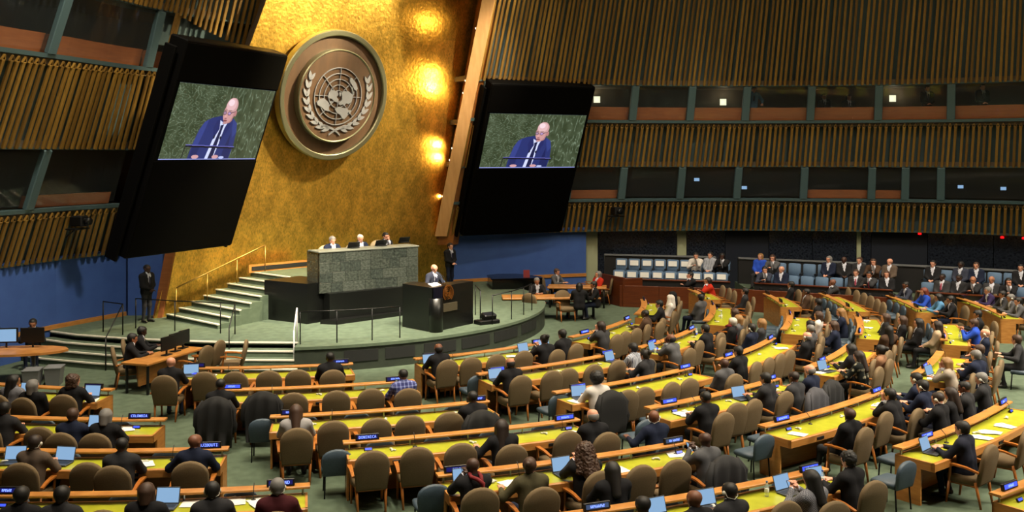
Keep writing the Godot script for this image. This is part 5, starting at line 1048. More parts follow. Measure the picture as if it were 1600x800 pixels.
func padded(s: SurfaceTool, outline: PackedVector2Array, t: float, curve: float, xf: Transform3D) -> void:
	# a cushion with rounded rim whose plane is bowed about the vertical
	var rings := []
	var cx := Vector2.ZERO
	for v in outline: cx += v
	cx /= outline.size()
	for lv in [[0.90, -t * 0.5], [1.0, -t * 0.22], [1.0, t * 0.22], [0.90, t * 0.5]]:
		var r := PackedVector3Array()
		for v in outline:
			var q: Vector2 = cx + (v - cx) * lv[0]
			r.append(xf * Vector3(q.x, q.y, lv[1] + curve * q.x * q.x))
		rings.append(r)
	loft(s, rings, false)
	for e in [0, 3]:
		var r: PackedVector3Array = rings[e]
		var c := xf * Vector3(cx.x, cx.y, (-t if e == 0 else t) * 0.55)
		for j in r.size():
			var k := (j + 1) % r.size()
			if e == 0: tri(s, c, r[k], r[j])
			else: tri(s, c, r[j], r[k])

# faces +z; origin on the floor under the seat
func make_armchair() -> Node3D:
	var fabric := grain("beige chair fabric", Color(0.37, 0.30, 0.20), Color(0.43, 0.36, 0.25), Vector3(3, 3, 3), 0.85, 0.05, 81)
	var wood := grain("chair wood", Color(0.55, 0.31, 0.10), Color(0.68, 0.42, 0.17), Vector3(1.5, 0.4, 1.5), 0.38, 0.03, 82)
	var o := thing("armchair", "beige armchair", "chair")
	var s := begin(true)
	var seat := PackedVector2Array()
	for q in [[-0.25, -0.22], [0.25, -0.22], [0.28, 0.0], [0.27, 0.22], [0.18, 0.27], [-0.18, 0.27], [-0.27, 0.22], [-0.28, 0.0]]: seat.append(Vector2(q[0], -q[1]))
	padded(s, seat, 0.13, 0.0, Transform3D(Basis(Vector3(1, 0, 0), Vector3(0, 0, -1), Vector3(0, 1, 0)), Vector3(0, 0.42, 0)))
	part(s, "seat", fabric, o)
	s = begin(true)
	padded(s, arch_outline(0.56, 0.66), 0.085, -0.35, Transform3D(Basis(Vector3(1, 0, 0), -0.20), Vector3(0, 0.37, -0.24)))
	part(s, "backrest", fabric, o)
	for e in [-1.0, 1.0]:
		s = begin(true)
		tube(s, [Vector3(e * 0.25, 0, 0.25), Vector3(e * 0.25, 0.36, 0.20)], [0.018, 0.028], 8); part(s, "leg", wood, o)
		s = begin(true)
		tube(s, [Vector3(e * 0.22, 0, -0.30), Vector3(e * 0.235, 0.42, -0.22)], [0.018, 0.028], 8); part(s, "leg", wood, o)
		s = begin()
		tube(s, [Vector3(e * 0.25, 0.34, 0.20), Vector3(e * 0.29, 0.635, 0.16)], [0.026, 0.022], 6)
		var rings := []
		for q in [[-0.30, 0.60, 0.024], [-0.1, 0.645, 0.03], [0.12, 0.66, 0.04], [0.24, 0.645, 0.03]]:
			rings.append(PackedVector3Array([Vector3(e * 0.295 - q[2], q[1] - 0.014, q[0]), Vector3(e * 0.295 + q[2], q[1] - 0.014, q[0]), Vector3(e * 0.295 + q[2], q[1] + 0.014, q[0]), Vector3(e * 0.295 - q[2], q[1] + 0.014, q[0])]))
		loft(s, rings)
		part(s, "armrest", wood, o)
	s = begin()
	box(s, Transform3D(Basis(), Vector3(0, 0.35, 0.0)), Vector3(0.46, 0.05, 0.44), 0.01)
	part(s, "seat_frame", wood, o)
	return o

func make_blue_chair() -> Node3D:
	var fabric := grain("blue grey vinyl", Color(0.20, 0.26, 0.31), Color(0.25, 0.31, 0.36), Vector3(2, 2, 2), 0.55, 0.05, 83)
	var steel := mat("dark steel", Color(0.10, 0.10, 0.11), 0.35, 0.7)
	var o := thing("side_chair", "blue-grey chair", "chair")
	var s := begin(true)
	var seat := PackedVector2Array()
	for q in [[-0.23, -0.2], [0.23, -0.2], [0.25, 0.0], [0.23, 0.22], [-0.23, 0.22], [-0.25, 0.0]]: seat.append(Vector2(q[0], -q[1]))
	padded(s, seat, 0.10, 0.0, Transform3D(Basis(Vector3(1, 0, 0), Vector3(0, 0, -1), Vector3(0, 1, 0)), Vector3(0, 0.43, 0)))
	part(s, "seat", fabric, o)
	s = begin(true)
	padded(s, arch_outline(0.50, 0.45, 8), 0.07, -0.3, Transform3D(Basis(Vector3(1, 0, 0), -0.16), Vector3(0, 0.38, -0.22)))
	part(s, "backrest", fabric, o)
	for e in [-1.0, 1.0]:
		for z in [-0.2, 0.18]:
			s = begin(true)
			tube(s, [Vector3(e * 0.2, 0, z * 1.15), Vector3(e * 0.19, 0.40, z)], [0.014], 6); part(s, "leg", steel, o)
	return o

func make_theatre_seat() -> Node3D:
	var fabric := grain("pale blue seat fabric", Color(0.28, 0.37, 0.48), Color(0.34, 0.44, 0.55), Vector3(2, 2, 2), 0.8, 0.05, 84)
	var o := thing("theatre_seat", "blue theatre seat", "seat")
	var s := begin(true)
	box(s, Transform3D(Basis(Vector3(1, 0, 0), -0.12), Vector3(0, 0.70, -0.24)), Vector3(0.46, 0.52, 0.09), 0.035); part(s, "backrest", fabric, o)
	s = begin(true)
	box(s, Transform3D(Basis(), Vector3(0, 0.43, 0.02)), Vector3(0.46, 0.10, 0.44), 0.03); part(s, "seat", fabric, o)
	s = begin()
	box(s, Transform3D(Basis(), Vector3(0, 0.20, -0.05)), Vector3(0.30, 0.40, 0.24)); part(s, "pedestal", mats["black plastic"], o)
	for e in [-1.0, 1.0]:
		s = begin()
		box(s, Transform3D(Basis(), Vector3(e * 0.255, 0.60, -0.02)), Vector3(0.045, 0.05, 0.42), 0.01); part(s, "armrest", mats["black plastic"], o)
	return o

const ROW_WORD := ["first", "second", "third", "fourth", "fifth", "sixth", "seventh"]

func build_desk(row: int, d0: float, d1: float, seat_word: String) -> void:
	var wood: Material = mats["desk wood"]
	var leather: Material = mats["yellow leather"]
	var r: float = ROW_R[row]
	var mid := (d0 + d1) * 0.5
	var base := polar(r, mid)
	var o := thing("curved_desk", "curved desk with yellow leather top in the %s row, %s" % [ROW_WORD[row], seat_word], "desk", base, 0.0, "curved delegate desks")
	var segs := maxi(5, int((d1 - d0) / 1.6))
	var e := rad_to_deg(0.035 / r)
	var s := begin()
	arc(s, rect_sec(r - 0.34, r - 0.30, 0.0, 0.735), d0, d1, segs, base); part(s, "front_panel", wood, o)
	s = begin()
	arc(s, [[r - 0.29, 0.69], [r + 0.30, 0.68], [r + 0.30, 0.722], [r - 0.29, 0.732]], d0 + e, d1 - e, segs, base); part(s, "leather_top", leather, o)
	s = begin()
	arc(s, rect_sec(r + 0.30, r + 0.37, 0.60, 0.738, 0.012), d0, d1, segs, base); part(s, "front_edge", wood, o)
	s = begin()
	arc(s, rect_sec(r - 0.37, r - 0.18, 0.835, 0.872, 0.008), d0 - e, d1 + e, segs, base); part(s, "raised_rail", wood, o)
	for k in 5:
		var dd := lerpf(d0 + e * 2.0, d1 - e * 2.0, k / 4.0)
		s = begin()
		tube(s, [polar(r - 0.27, dd, 0.72) - base, polar(r - 0.27, dd, 0.84) - base], [0.016], 6)
		part(s, "rail_post", mats["pale metal"], o)
	for dd in [d0 + e * 0.5, d1 - e * 0.5]:
		s = begin()
		arc(s, rect_sec(r - 0.34, r + 0.12, 0.0, 0.738, 0.006), dd - e * 0.5, dd + e * 0.5, 1, base); part(s, "end_panel", wood, o)
		s = begin()
		arc(s, rect_sec(r + 0.12, r + 0.37, 0.60, 0.738, 0.006), dd - e * 0.5, dd + e * 0.5, 1, base); part(s, "end_board", wood, o)
	for k in 3:
		var dd := lerpf(d0, d1, (k + 0.6) / 3.2)
		s = begin()
		box(s, Transform3D(Basis(Vector3.UP, deg_to_rad(dd)), polar(r + 0.375, dd, 0.665) - base), Vector3(0.20, 0.055, 0.016), 0.004)
		part(s, "voting_unit", mats["black plastic"], o)

var glyphs := {}
func block_letters(count: int) -> ArrayMesh:
	# unreadable small print: a short run of upright strokes
	if glyphs.has(count): return glyphs[count]
	var s := begin()
	var r := RandomNumberGenerator.new()
	r.seed = count * 13 + 5
	for i in count:
		var x := (i - (count - 1) * 0.5) * 0.024
		box(s, Transform3D(Basis(), Vector3(x - 0.006, 0, 0)), Vector3(0.005, 0.034, 0.002))
		box(s, Transform3D(Basis(), Vector3(x + 0.004, 0.008 if r.randf() > 0.5 else -0.006, 0)), Vector3(0.005, 0.020, 0.002))
		box(s, Transform3D(Basis(), Vector3(x, [0.0145, -0.0145, 0.0][r.randi() % 3], 0)), Vector3(0.013, 0.005, 0.002))
	glyphs[count] = done(s)
	return glyphs[count]

func text_mesh(t: String, size: float) -> TextMesh:
	var m := TextMesh.new()
	m.text = t
	var f := SystemFont.new()
	f.font_names = PackedStringArray(["Droid Sans Mono"])
	f.font_weight = 700
	m.font = f
	m.font_size = 48
	m.pixel_size = size / 48.0
	m.depth = 0.002
	return m

func build_sign(p: Vector3, turn: float, words: String, label: String, shade: int) -> void:
	var o := thing("name_sign", label, "sign", p, turn, "lit name signs on the desk rails")
	var s := begin()
	box(s, Transform3D(Basis(Vector3(1, 0, 0), -0.2), Vector3(0, 0.052, 0)), Vector3(0.40, 0.105, 0.05), 0.008); part(s, "case", mats["black plastic"], o)
	var fr := Transform3D(Basis(Vector3(1, 0, 0), -0.2), Vector3(0, 0.052, 0)) * Transform3D(Basis(), Vector3(0, 0, 0.026))
	s = begin()
	box(s, fr, Vector3(0.34, 0.062, 0.004))
	part(s, "display", mats[["sign display blue", "sign display bright", "sign display grey"][shade]], o)
	var tm: Mesh
	if words.length() > 1: tm = text_mesh(words, 0.062)
	else: tm = block_letters(6 + (int(absf(p.x * 7.0)) % 5))
	put(tm, "lettering", mats["sign letters"], o, fr * Transform3D(Basis(), Vector3(0, 0, 0.004)))

func make_laptop() -> Node3D:
	var o := thing("laptop", "open laptop", "laptop")
	var body := mat("laptop grey", Color(0.30, 0.31, 0.33), 0.4, 0.5)
	var s := begin()
	box(s, Transform3D(Basis(), Vector3(0, 0.009, 0)), Vector3(0.34, 0.018, 0.24), 0.004); part(s, "keyboard_base", body, o)
	var t := Transform3D(Basis(Vector3(1, 0, 0), 0.30), Vector3(0, 0.015, 0.12))
	s = begin()
	box(s, t * Transform3D(Basis(), Vector3(0, 0.115, 0.004)), Vector3(0.34, 0.23, 0.008), 0.003)
	var lid := part(s, "lid", body, o)
	s = begin()
	box(s, t * Transform3D(Basis(), Vector3(0, 0.117, -0.002)), Vector3(0.315, 0.20, 0.003)); part(s, "display", mats["laptop display"], lid)
	s = begin()
	box(s, Transform3D(Basis(), Vector3(0, 0.019, 0.03)), Vector3(0.29, 0.002, 0.11)); part(s, "keys", mats["black plastic"], o)
	return o

func paper_sheet(p: Vector3, turn: float, k: int, place: String) -> void:
	var o := thing("paper_sheet", "loose white paper on desk top, " + place, "paper", p, turn, "white papers on desks")
	for i in 1 + k % 3:
		var s := begin()
		box(s, Transform3D(Basis(Vector3.UP, 0.25 * i), Vector3(0.03 * i, 0.002 + 0.003 * i, 0.02 * i)), Vector3(0.22, 0.003, 0.31))
		part(s, "sheet", mats["white paper"], o)

func make_bottle() -> Node3D:
	var o := thing("water_bottle", "clear plastic water bottle", "bottle")
	var pl := mat("clear bottle plastic", Color(0.80, 0.88, 0.88, 0.28), 0.1)
	pl.transparency = BaseMaterial3D.TRANSPARENCY_ALPHA
	var s := begin(true)
	lathe(s, [[0.03, 0.0], [0.033, 0.01], [0.033, 0.13], [0.028, 0.155], [0.013, 0.19], [0.013, 0.20]], 12); part(s, "bottle_body", pl, o)
	s = begin(true)
	lathe(s, [[0.0335, 0.06], [0.034, 0.062], [0.034, 0.11], [0.0335, 0.112]], 12); part(s, "label_band", mats["white paper"], o)
	s = begin(true)
	lathe(s, [[0.015, 0.20], [0.015, 0.22], [0.012, 0.222]], 10); part(s, "cap", mat("blue cap", Color(0.2, 0.35, 0.6), 0.4), o)
	return o

func make_microphone() -> Node3D:
	var o := thing("desk_microphone", "slim gooseneck microphone", "microphone")
	var s := begin(true)
	lathe(s, [[0.04, 0.0], [0.04, 0.012], [0.015, 0.02]], 10); part(s, "base", mats["black plastic"], o)
	s = begin(true)
	tube(s, [Vector3(0, 0.01, 0), Vector3(0, 0.14, -0.02), Vector3(0, 0.22, -0.10)], [0.005, 0.005, 0.008], 6); part(s, "stalk", mats["black plastic"], o)
	return o

func make_earpiece() -> Node3D:
	var o := thing("earpiece", "small white listening earpiece", "earpiece")
	var s := begin(true)
	tube(s, [Vector3(-0.06, 0.012, 0), Vector3(-0.02, 0.022, 0.02), Vector3(0.03, 0.02, -0.01), Vector3(0.07, 0.012, 0.01)], [0.012, 0.022, 0.02, 0.012], 7); part(s, "shell", mat("white plastic", Color(0.78, 0.77, 0.72), 0.4), o)
	s = begin(true)
	tube(s, [Vector3(0.03, 0.012, -0.03), Vector3(0.06, 0.02, -0.06)], [0.018, 0.014], 7); part(s, "ear_hook", mats["white plastic"], o)
	return o

func make_desk_unit() -> Node3D:
	var o := thing("voting_display", "small black desk unit with blue display", "display")
	var s := begin()
	box(s, Transform3D(Basis(Vector3(1, 0, 0), -0.6), Vector3(0, 0.025, 0)), Vector3(0.14, 0.06, 0.03), 0.005); part(s, "case", mats["black plastic"], o)
	s = begin()
	box(s, Transform3D(Basis(Vector3(1, 0, 0), -0.6), Vector3(0, 0.025, 0)) * Transform3D(Basis(), Vector3(0, 0, 0.016)), Vector3(0.11, 0.035, 0.003)); part(s, "display", mats["sign display bright"], o)
	return o

func draped_coat(p: Vector3, turn: float, label: String, c: Color, quilted: bool, long_: float) -> void:
	var o := thing("coat", label, "coat", p, turn)
	var m := grain("coat cloth %.2f" % c.r, c, c * 1.35, Vector3(3, 3, 3), 0.85, 0.06, 91)
	var s := begin(true)
	var rings := []
	var n := 26
	# over the chair back: front fold, ridge, long hang behind with folds
	for q in [[-0.20, 0.70, 0.27], [-0.26, 0.90, 0.29], [-0.34, 1.07, 0.24], [-0.44, 1.06, 0.26], [-0.50, 0.92, 0.32], [-0.50, 0.66, 0.34], [-0.49, 0.45, 0.33], [-0.48, long_, 0.31]]:
		var r := PackedVector3Array()
		for i in n:
			var t := -1.0 + 2.0 * i / (n - 1)
			var fold := 0.022 * sin(t * 9.0 + q[1] * 3.0) * (1.0 if q[1] < 0.95 else 0.2)
			if quilted: fold = 0.012 * sin(q[1] * 40.0)
			var sag: float = 0.10 * t * t
			r.append(Vector3(t * q[2], q[1] - sag * (0.9 if q[1] > 0.6 else 0.15 * sin(t * 6.0)), q[0] + fold))
		for i in range(n - 1, -1, -1): r.append(r[i] + Vector3(0, -0.004, 0.028 if q[0] < -0.40 else -0.028))
		rings.append(r)
	loft(s, rings, true)
	part(s, "cloth_body", m, o)
	for e in [-1.0, 1.0]:
		s = begin(true)
		tube(s, [Vector3(e * 0.22, 0.98, -0.38), Vector3(e * 0.34, 0.8, -0.43), Vector3(e * 0.36, 0.55, -0.45), Vector3(e * 0.34, 0.40, -0.43)], [0.055, 0.07, 0.06, 0.05], 9)
		part(s, "sleeve", m, o)

# ---------------------------------------------------------------- people: one continuous skin grown round tapered bones
# a bone is [from, to, radius, radius, region]; regions 0 skin, 1 jacket, 2 trousers, 3 shoes
const SKIN := 0
const TOP := 1
const LEGS := 2
const SHOES := 3
const SHIRT := 4

func grow(bones: Array, cell: float, sharp: float, keep_above := -1e9, cut = null, noise_amp := 0.0) -> Dictionary:
	var lo := Vector3(1e9, 1e9, 1e9)
	var hi := -lo
	for b in bones:
		var r := maxf(b[2], b[3]) + cell * 2.0
		lo = lo.min(b[0].min(b[1]) - Vector3(r, r, r))
		hi = hi.max(b[0].max(b[1]) + Vector3(r, r, r))
	var nx := int((hi.x - lo.x) / cell) + 2
	var ny := int((hi.y - lo.y) / cell) + 2
	var nz := int((hi.z - lo.z) / cell) + 2
	var sum := PackedFloat32Array(); sum.resize(nx * ny * nz)
	var top := PackedFloat32Array(); top.resize(nx * ny * nz)
	var reg := PackedByteArray(); reg.resize(nx * ny * nz)
	var margin := 3.2 / sharp
	for b in bones:
		var a: Vector3 = b[0]
		var d: Vector3 = b[1] - a
		var dd := maxf(d.length_squared(), 1e-9)
		var ra: float = b[2]
		var dr: float = b[3] - ra
		var rg: int = b[4]
		var rm := maxf(b[2], b[3]) + margin
		var l: Vector3 = (a.min(b[1]) - Vector3(rm, rm, rm) - lo) / cell
		var h: Vector3 = (a.max(b[1]) + Vector3(rm, rm, rm) - lo) / cell
		for iy in range(maxi(int(l.y), 0), mini(int(h.y) + 2, ny)):
			for iz in range(maxi(int(l.z), 0), mini(int(h.z) + 2, nz)):
				var at := (iy * nz + iz) * nx
				for ix in range(maxi(int(l.x), 0), mini(int(h.x) + 2, nx)):
					var p := lo + Vector3(ix, iy, iz) * cell - a
					var t := clampf(p.dot(d) / dd, 0.0, 1.0)
					var dist := (p - d * t).length() - ra - dr * t
					if dist < margin:
						var e := exp(-sharp * dist)
						sum[at + ix] += e
						if e > top[at + ix]:
							top[at + ix] = e
							reg[at + ix] = rg
	var F := PackedFloat32Array(); F.resize(sum.size())
	var nz_ := FastNoiseLite.new()
	nz_.seed = 2
	nz_.frequency = 9.0
	for iy in ny:
		for iz in nz:
			for ix in nx:
				var i := (iy * nz + iz) * nx + ix
				var v := -log(sum[i]) / sharp if sum[i] > 1e-9 else 1.0
				if v < 0.2:
					var p := lo + Vector3(ix, iy, iz) * cell
					if noise_amp > 0.0: v += noise_amp * nz_.get_noise_3d(p.x * 3.0, p.y * 3.0, p.z * 3.0)
					if cut != null: v = maxf(v, cut.call(p))
					if p.y < keep_above: v = maxf(v, keep_above - p.y)
				F[i] = v
	# surface nets
	var vid := PackedInt32Array(); vid.resize(sum.size())
	vid.fill(-1)
	var verts := PackedVector3Array()
	var vreg := PackedByteArray()
	var quads := []
	var off := [0, 1, nx, nx + 1, nz * nx, nz * nx + 1, nz * nx + nx, nz * nx + nx + 1]
	var cx := [Vector3(0, 0, 0), Vector3(1, 0, 0), Vector3(0, 0, 1), Vector3(1, 0, 1), Vector3(0, 1, 0), Vector3(1, 1, 0), Vector3(0, 1, 1), Vector3(1, 1, 1)]
	var edges := [[0, 1], [2, 3], [4, 5], [6, 7], [0, 2], [1, 3], [4, 6], [5, 7], [0, 4], [1, 5], [2, 6], [3, 7]]
	for iy in ny - 1:
		for iz in nz - 1:
			for ix in nx - 1:
				var i := (iy * nz + iz) * nx + ix
				var inside := 0
				for k in 8:
					if F[i + off[k]] < 0.0: inside += 1
				if inside == 0 or inside == 8: continue
				var c := Vector3.ZERO
				var n := 0
				for e in edges:
					var fa := F[i + off[e[0]]]
					var fb := F[i + off[e[1]]]
					if (fa < 0.0) != (fb < 0.0):
						c += cx[e[0]].lerp(cx[e[1]], fa / (fa - fb))
						n += 1
				vid[i] = verts.size()
				verts.append(lo + (Vector3(ix, iy, iz) + c / n) * cell)
				var best := 0.0
				var rg := 0
				for k in 8:
					if top[i + off[k]] > best:
						best = top[i + off[k]]
						rg = reg[i + off[k]]
				vreg.append(rg)
	for iy in range(1, ny - 1):
		for iz in range(1, nz - 1):
			for ix in range(1, nx - 1):
				var i := (iy * nz + iz) * nx + ix
				var f0 := F[i] < 0.0
				for ax in 3:
					var st: int = [1, nx, nz * nx][ax]
					var f1 := F[i + st] < 0.0
					if f0 == f1: continue
					var u: int = [nx, nz * nx, 1][ax]
					var v: int = [nz * nx, 1, nx][ax]
					var q := [vid[i - u - v], vid[i - v], vid[i], vid[i - u]]
					if q[0] < 0 or q[1] < 0 or q[2] < 0 or q[3] < 0: continue
					if f0: quads.append(q)
					else: quads.append([q[0], q[3], q[2], q[1]])
	return {"v": verts, "r": vreg, "q": quads}

func put_grown(sts: Dictionary, g: Dictionary, xf: Transform3D, region := -1, shirt := false) -> void:
	var v: PackedVector3Array = g.v
	for q in g.q:
		var r := region
		if r < 0:
			var cnt := {}
			for k in q: cnt[g.r[k]] = cnt.get(g.r[k], 0) + 1
			var bestn := 0
			for k in cnt:
				if cnt[k] > bestn:
					bestn = cnt[k]
					r = k
		if not sts.has(r):
			sts[r] = begin(true)
		var s: SurfaceTool = sts[r]
		quad(s, xf * v[q[0]], xf * v[q[3]], xf * v[q[2]], xf * v[q[1]])

func elbow(sh: Vector3, hand: Vector3, l1: float, l2: float, pole: Vector3) -> Vector3:
	var d := hand - sh
	var L := minf(d.length(), l1 + l2 - 0.005)
	var u := d.normalized()
	var a := (l1 * l1 - l2 * l2 + L * L) / (2.0 * L)
	var h := sqrt(maxf(l1 * l1 - a * a, 0.0))
	var p := (pole - u * pole.dot(u)).normalized()
	return sh + u * a + p * h

var bodies := {}
# poses: 0 typing, 1 head turned, 2 leaning back, 3 chin on hand, 4 one arm on the desk and head aside, 5 both hands up with a phone, 6 standing with hands clasped, 7 standing at a lectern, 8 standing leaning on a sill
func body_of(pose: int) -> Dictionary:
	if bodies.has(pose): return bodies[pose]
	var standing := pose >= 6
	var lean: float = [0.12, 0.06, -0.20, 0.28, 0.10, 0.10, 0.0, 0.16, 0.3][pose]
	var yaw: float = [0.0, 0.5, -0.25, 0.15, -0.55, 0.0, 0.0, -0.2, 0.0][pose]
	var nod: float = [0.22, 0.05, 0.0, 0.15, 0.10, 0.30, 0.0, 0.30, 0.15][pose]
	var pel := Vector3(0, 0.95 if standing else 0.53, 0)
	var T := Vector3(0, cos(lean), sin(lean))
	var bones := []
	for e in [-1.0, 1.0]:
		bones.append([pel + Vector3(e * 0.075, -0.02, 0), pel + T * 0.20 + Vector3(e * 0.075, 0, 0), 0.122, 0.115, TOP])
		bones.append([pel + T * 0.20 + Vector3(e * 0.075, 0, 0), pel + T * 0.40 + Vector3(e * 0.10, 0, 0), 0.115, 0.115, TOP])
	bones.append([pel + T * 0.455 + Vector3(-0.17, 0, 0), pel + T * 0.455 + Vector3(0.17, 0, 0), 0.074, 0.074, TOP])
	bones.append([pel + T * 0.42, pel + T * 0.50, 0.09, 0.06, TOP])
	for e in [-1.0, 1.0]: bones.append([pel + T * 0.535 + Vector3(e * 0.03, 0, -0.015), pel + T * 0.465 + Vector3(e * 0.16, 0, 0), 0.048, 0.062, TOP])
	var nb := pel + T * 0.50
	var hc := nb + Vector3(0, 0.155, 0.03 + 0.05 * lean)
	bones.append([pel + T * 0.51 + Vector3(0, 0, 0.03), pel + T * 0.55 + Vector3(0, 0, 0.03), 0.056, 0.056, SHIRT])
	bones.append([nb, hc + Vector3(0, -0.10, -0.02), 0.058, 0.054, SKIN])
	var hands := []
	for e in [-1.0, 1.0]:
		var sh := pel + T * 0.45 + Vector3(e * 0.205, -0.01, 0)
		var ha := Vector3(e * 0.12, 0.80, 0.44)
		var pole := Vector3(e * 0.7, -0.6, -0.4)
		match pose:
			2: ha = Vector3(e * 0.07, 0.62, 0.24)
			3: ha = Vector3(e * 0.10, 0.80, 0.44) if e < 0 else hc + Vector3(0.05, -0.13, 0.10)
			4: ha = Vector3(e * 0.14, 0.80, 0.42) if e < 0 else Vector3(0.34, 0.80, 0.36)
			5: ha = Vector3(e * 0.07, 0.98, 0.36)
			6: ha = pel + Vector3(e * 0.035, 0.06, 0.20)
			7: ha = pel + Vector3(e * 0.20, 0.20, 0.38)
			8: ha = pel + Vector3(e * 0.30, 0.05, 0.36)
		if pose == 3 and e > 0: pole = Vector3(0.5, -1, 0.3)
		var el := elbow(sh, ha, 0.29, 0.26, pole)
		bones.append([sh, el, 0.078, 0.060, TOP])
		bones.append([el, ha, 0.060, 0.042, TOP])
		hands.append([ha, (ha - el).normalized(), e])
		var hip := pel + Vector3(e * 0.085, -0.02, 0.0)
		if standing:
			var kn := Vector3(e * 0.10, 0.50, 0.02)
			var an := Vector3(e * 0.11, 0.09, -0.02)
			bones.append([hip, kn, 0.095, 0.062, LEGS]); bones.append([kn, an, 0.062, 0.045, LEGS])
			bones.append([an + Vector3(0, -0.04, -0.03), an + Vector3(e * 0.03, -0.05, 0.17), 0.042, 0.036, SHOES])
		else:
			var kn := Vector3(e * 0.13, 0.50, 0.43)
			var an := Vector3(e * 0.13, 0.10, 0.36 if pose != 2 else 0.50)
			bones.append([hip, kn, 0.095, 0.064, LEGS]); bones.append([kn, an, 0.062, 0.045, LEGS])
			bones.append([an + Vector3(0, -0.045, -0.03), an + Vector3(e * 0.02, -0.055, 0.16), 0.042, 0.036, SHOES])
	var sts := {}
	var g := grow(bones, 0.026, 55.0)
	# shirt front: matter at the chest opening
	for i in g.v.size():
		var p: Vector3 = g.v[i]
		if g.r[i] == TOP:
			var hgt := (p - pel).dot(T)
			if hgt > 0.22 and absf(p.x) < 0.012 + (hgt - 0.22) * 0.22 and (p - pel).dot(Vector3(0, -sin(lean), cos(lean))) > 0.05: g.r[i] = SHIRT
	put_grown(sts, g, Transform3D())
	var hx := Transform3D(Basis.from_euler(Vector3(nod, yaw, 0)).scaled(Vector3.ONE * 1.05), hc)
	var hb := [
		[Vector3(0, 0.030, -0.030), Vector3(0, 0.034, 0.018), 0.086, 0.080, SKIN], [Vector3(0, -0.005, 0.035), Vector3(0, -0.085, 0.052), 0.060, 0.036, SKIN],
		[Vector3(-0.036, -0.045, 0.02), Vector3(-0.012, -0.092, 0.052), 0.034, 0.026, SKIN], [Vector3(0.036, -0.045, 0.02), Vector3(0.012, -0.092, 0.052), 0.034, 0.026, SKIN],
		[Vector3(0, 0.004, 0.090), Vector3(0, -0.034, 0.108), 0.009, 0.014, SKIN], [Vector3(-0.034, 0.024, 0.074), Vector3(0.034, 0.024, 0.074), 0.016, 0.016, SKIN],
		[Vector3(-0.020, -0.064, 0.080), Vector3(0.020, -0.064, 0.080), 0.009, 0.009, SKIN],
		[Vector3(-0.082, 0.005, -0.008), Vector3(-0.078, -0.03, -0.004), 0.017, 0.011, SKIN], [Vector3(0.082, 0.005, -0.008), Vector3(0.078, -0.03, -0.004), 0.017, 0.011, SKIN],
		[Vector3(0, -0.045, -0.022), Vector3(0, -0.10, -0.018), 0.054, 0.048, SKIN]]
	put_grown(sts, grow(hb, 0.012, 110.0), hx, SKIN)
	for hnd in hands:
		var hw: Vector3 = hnd[0]
		var f: Vector3 = hnd[1]
		if pose == 0 or pose == 1 or pose == 7: f = (f * Vector3(1, 0.3, 1)).normalized()
		if pose == 3 and hnd[2] > 0: f = Vector3(-0.15, 0.95, 0.2).normalized()
		var side: float = hnd[2]
		var up := Vector3.UP
		if absf(f.y) > 0.8: up = Vector3.BACK * -1.0
		var rt := f.cross(up).normalized()
		up = rt.cross(f).normalized()
		var hbn := [[Vector3(-0.018, 0, 0.0), Vector3(-0.026, 0, 0.075), 0.020, 0.015, SKIN], [Vector3(0.018, 0, 0.0), Vector3(0.026, 0, 0.075), 0.020, 0.015, SKIN], [Vector3(0, 0, -0.04), Vector3(0, 0, 0.05), 0.028, 0.020, SKIN]]
		var fl := [0.060, 0.072, 0.066, 0.050]
		for k in 4:
			var x := -0.033 + 0.022 * k
			var p0 := Vector3(x, 0.004, 0.075)
			var p1 := p0 + Vector3(x * 0.12, 0.002, fl[k] * 0.5)
			var p2 := p1 + Vector3(x * 0.06, -0.022, fl[k] * 0.38)
			hbn.append([p0, p1, 0.0095, 0.0088, SKIN]); hbn.append([p1, p2, 0.0088, 0.0075, SKIN])
		var tx := side * -1.0
		hbn.append([Vector3(tx * 0.026, -0.004, 0.015), Vector3(tx * 0.058, -0.012, 0.055), 0.014, 0.011, SKIN])
		hbn.append([Vector3(tx * 0.058, -0.012, 0.055), Vector3(tx * 0.055, -0.022, 0.088), 0.011, 0.009, SKIN])
		put_grown(sts, grow(hbn, 0.0085, 170.0), Transform3D(Basis(rt, up, -f) * Basis(Vector3.UP, PI), hw + f * 0.03), SKIN)
	var eye := begin(true)
	var iris := begin(true)
	for e in [-1.0, 1.0]:
		var rings := []
		var rings2 := []
		for k in 5:
			var a := PI * (k + 0.15) / 4.3
			rings.append(ring_at(hx * Vector3(e * 0.032, 0.004, 0.080 - cos(a) * 0.012), hx.basis.x, hx.basis.y, sin(a) * 0.012, sin(a) * 0.008, 8))
			rings2.append(ring_at(hx * Vector3(e * 0.032, 0.004, 0.087 - cos(a) * 0.006), hx.basis.x, hx.basis.y, sin(a) * 0.006, sin(a) * 0.006, 8))
		loft(eye, rings)
		loft(iris, rings2)
	sts[5] = eye
	sts[6] = iris
	var mesh := ArrayMesh.new()
	var order := []
	for k in sts:
		var s: SurfaceTool = sts[k]
		s.generate_normals()
		s.index()
		s.commit(mesh)
		order.append(k)
	bodies[pose] = {"mesh": mesh, "order": order, "head": hx}
	return bodies[pose]

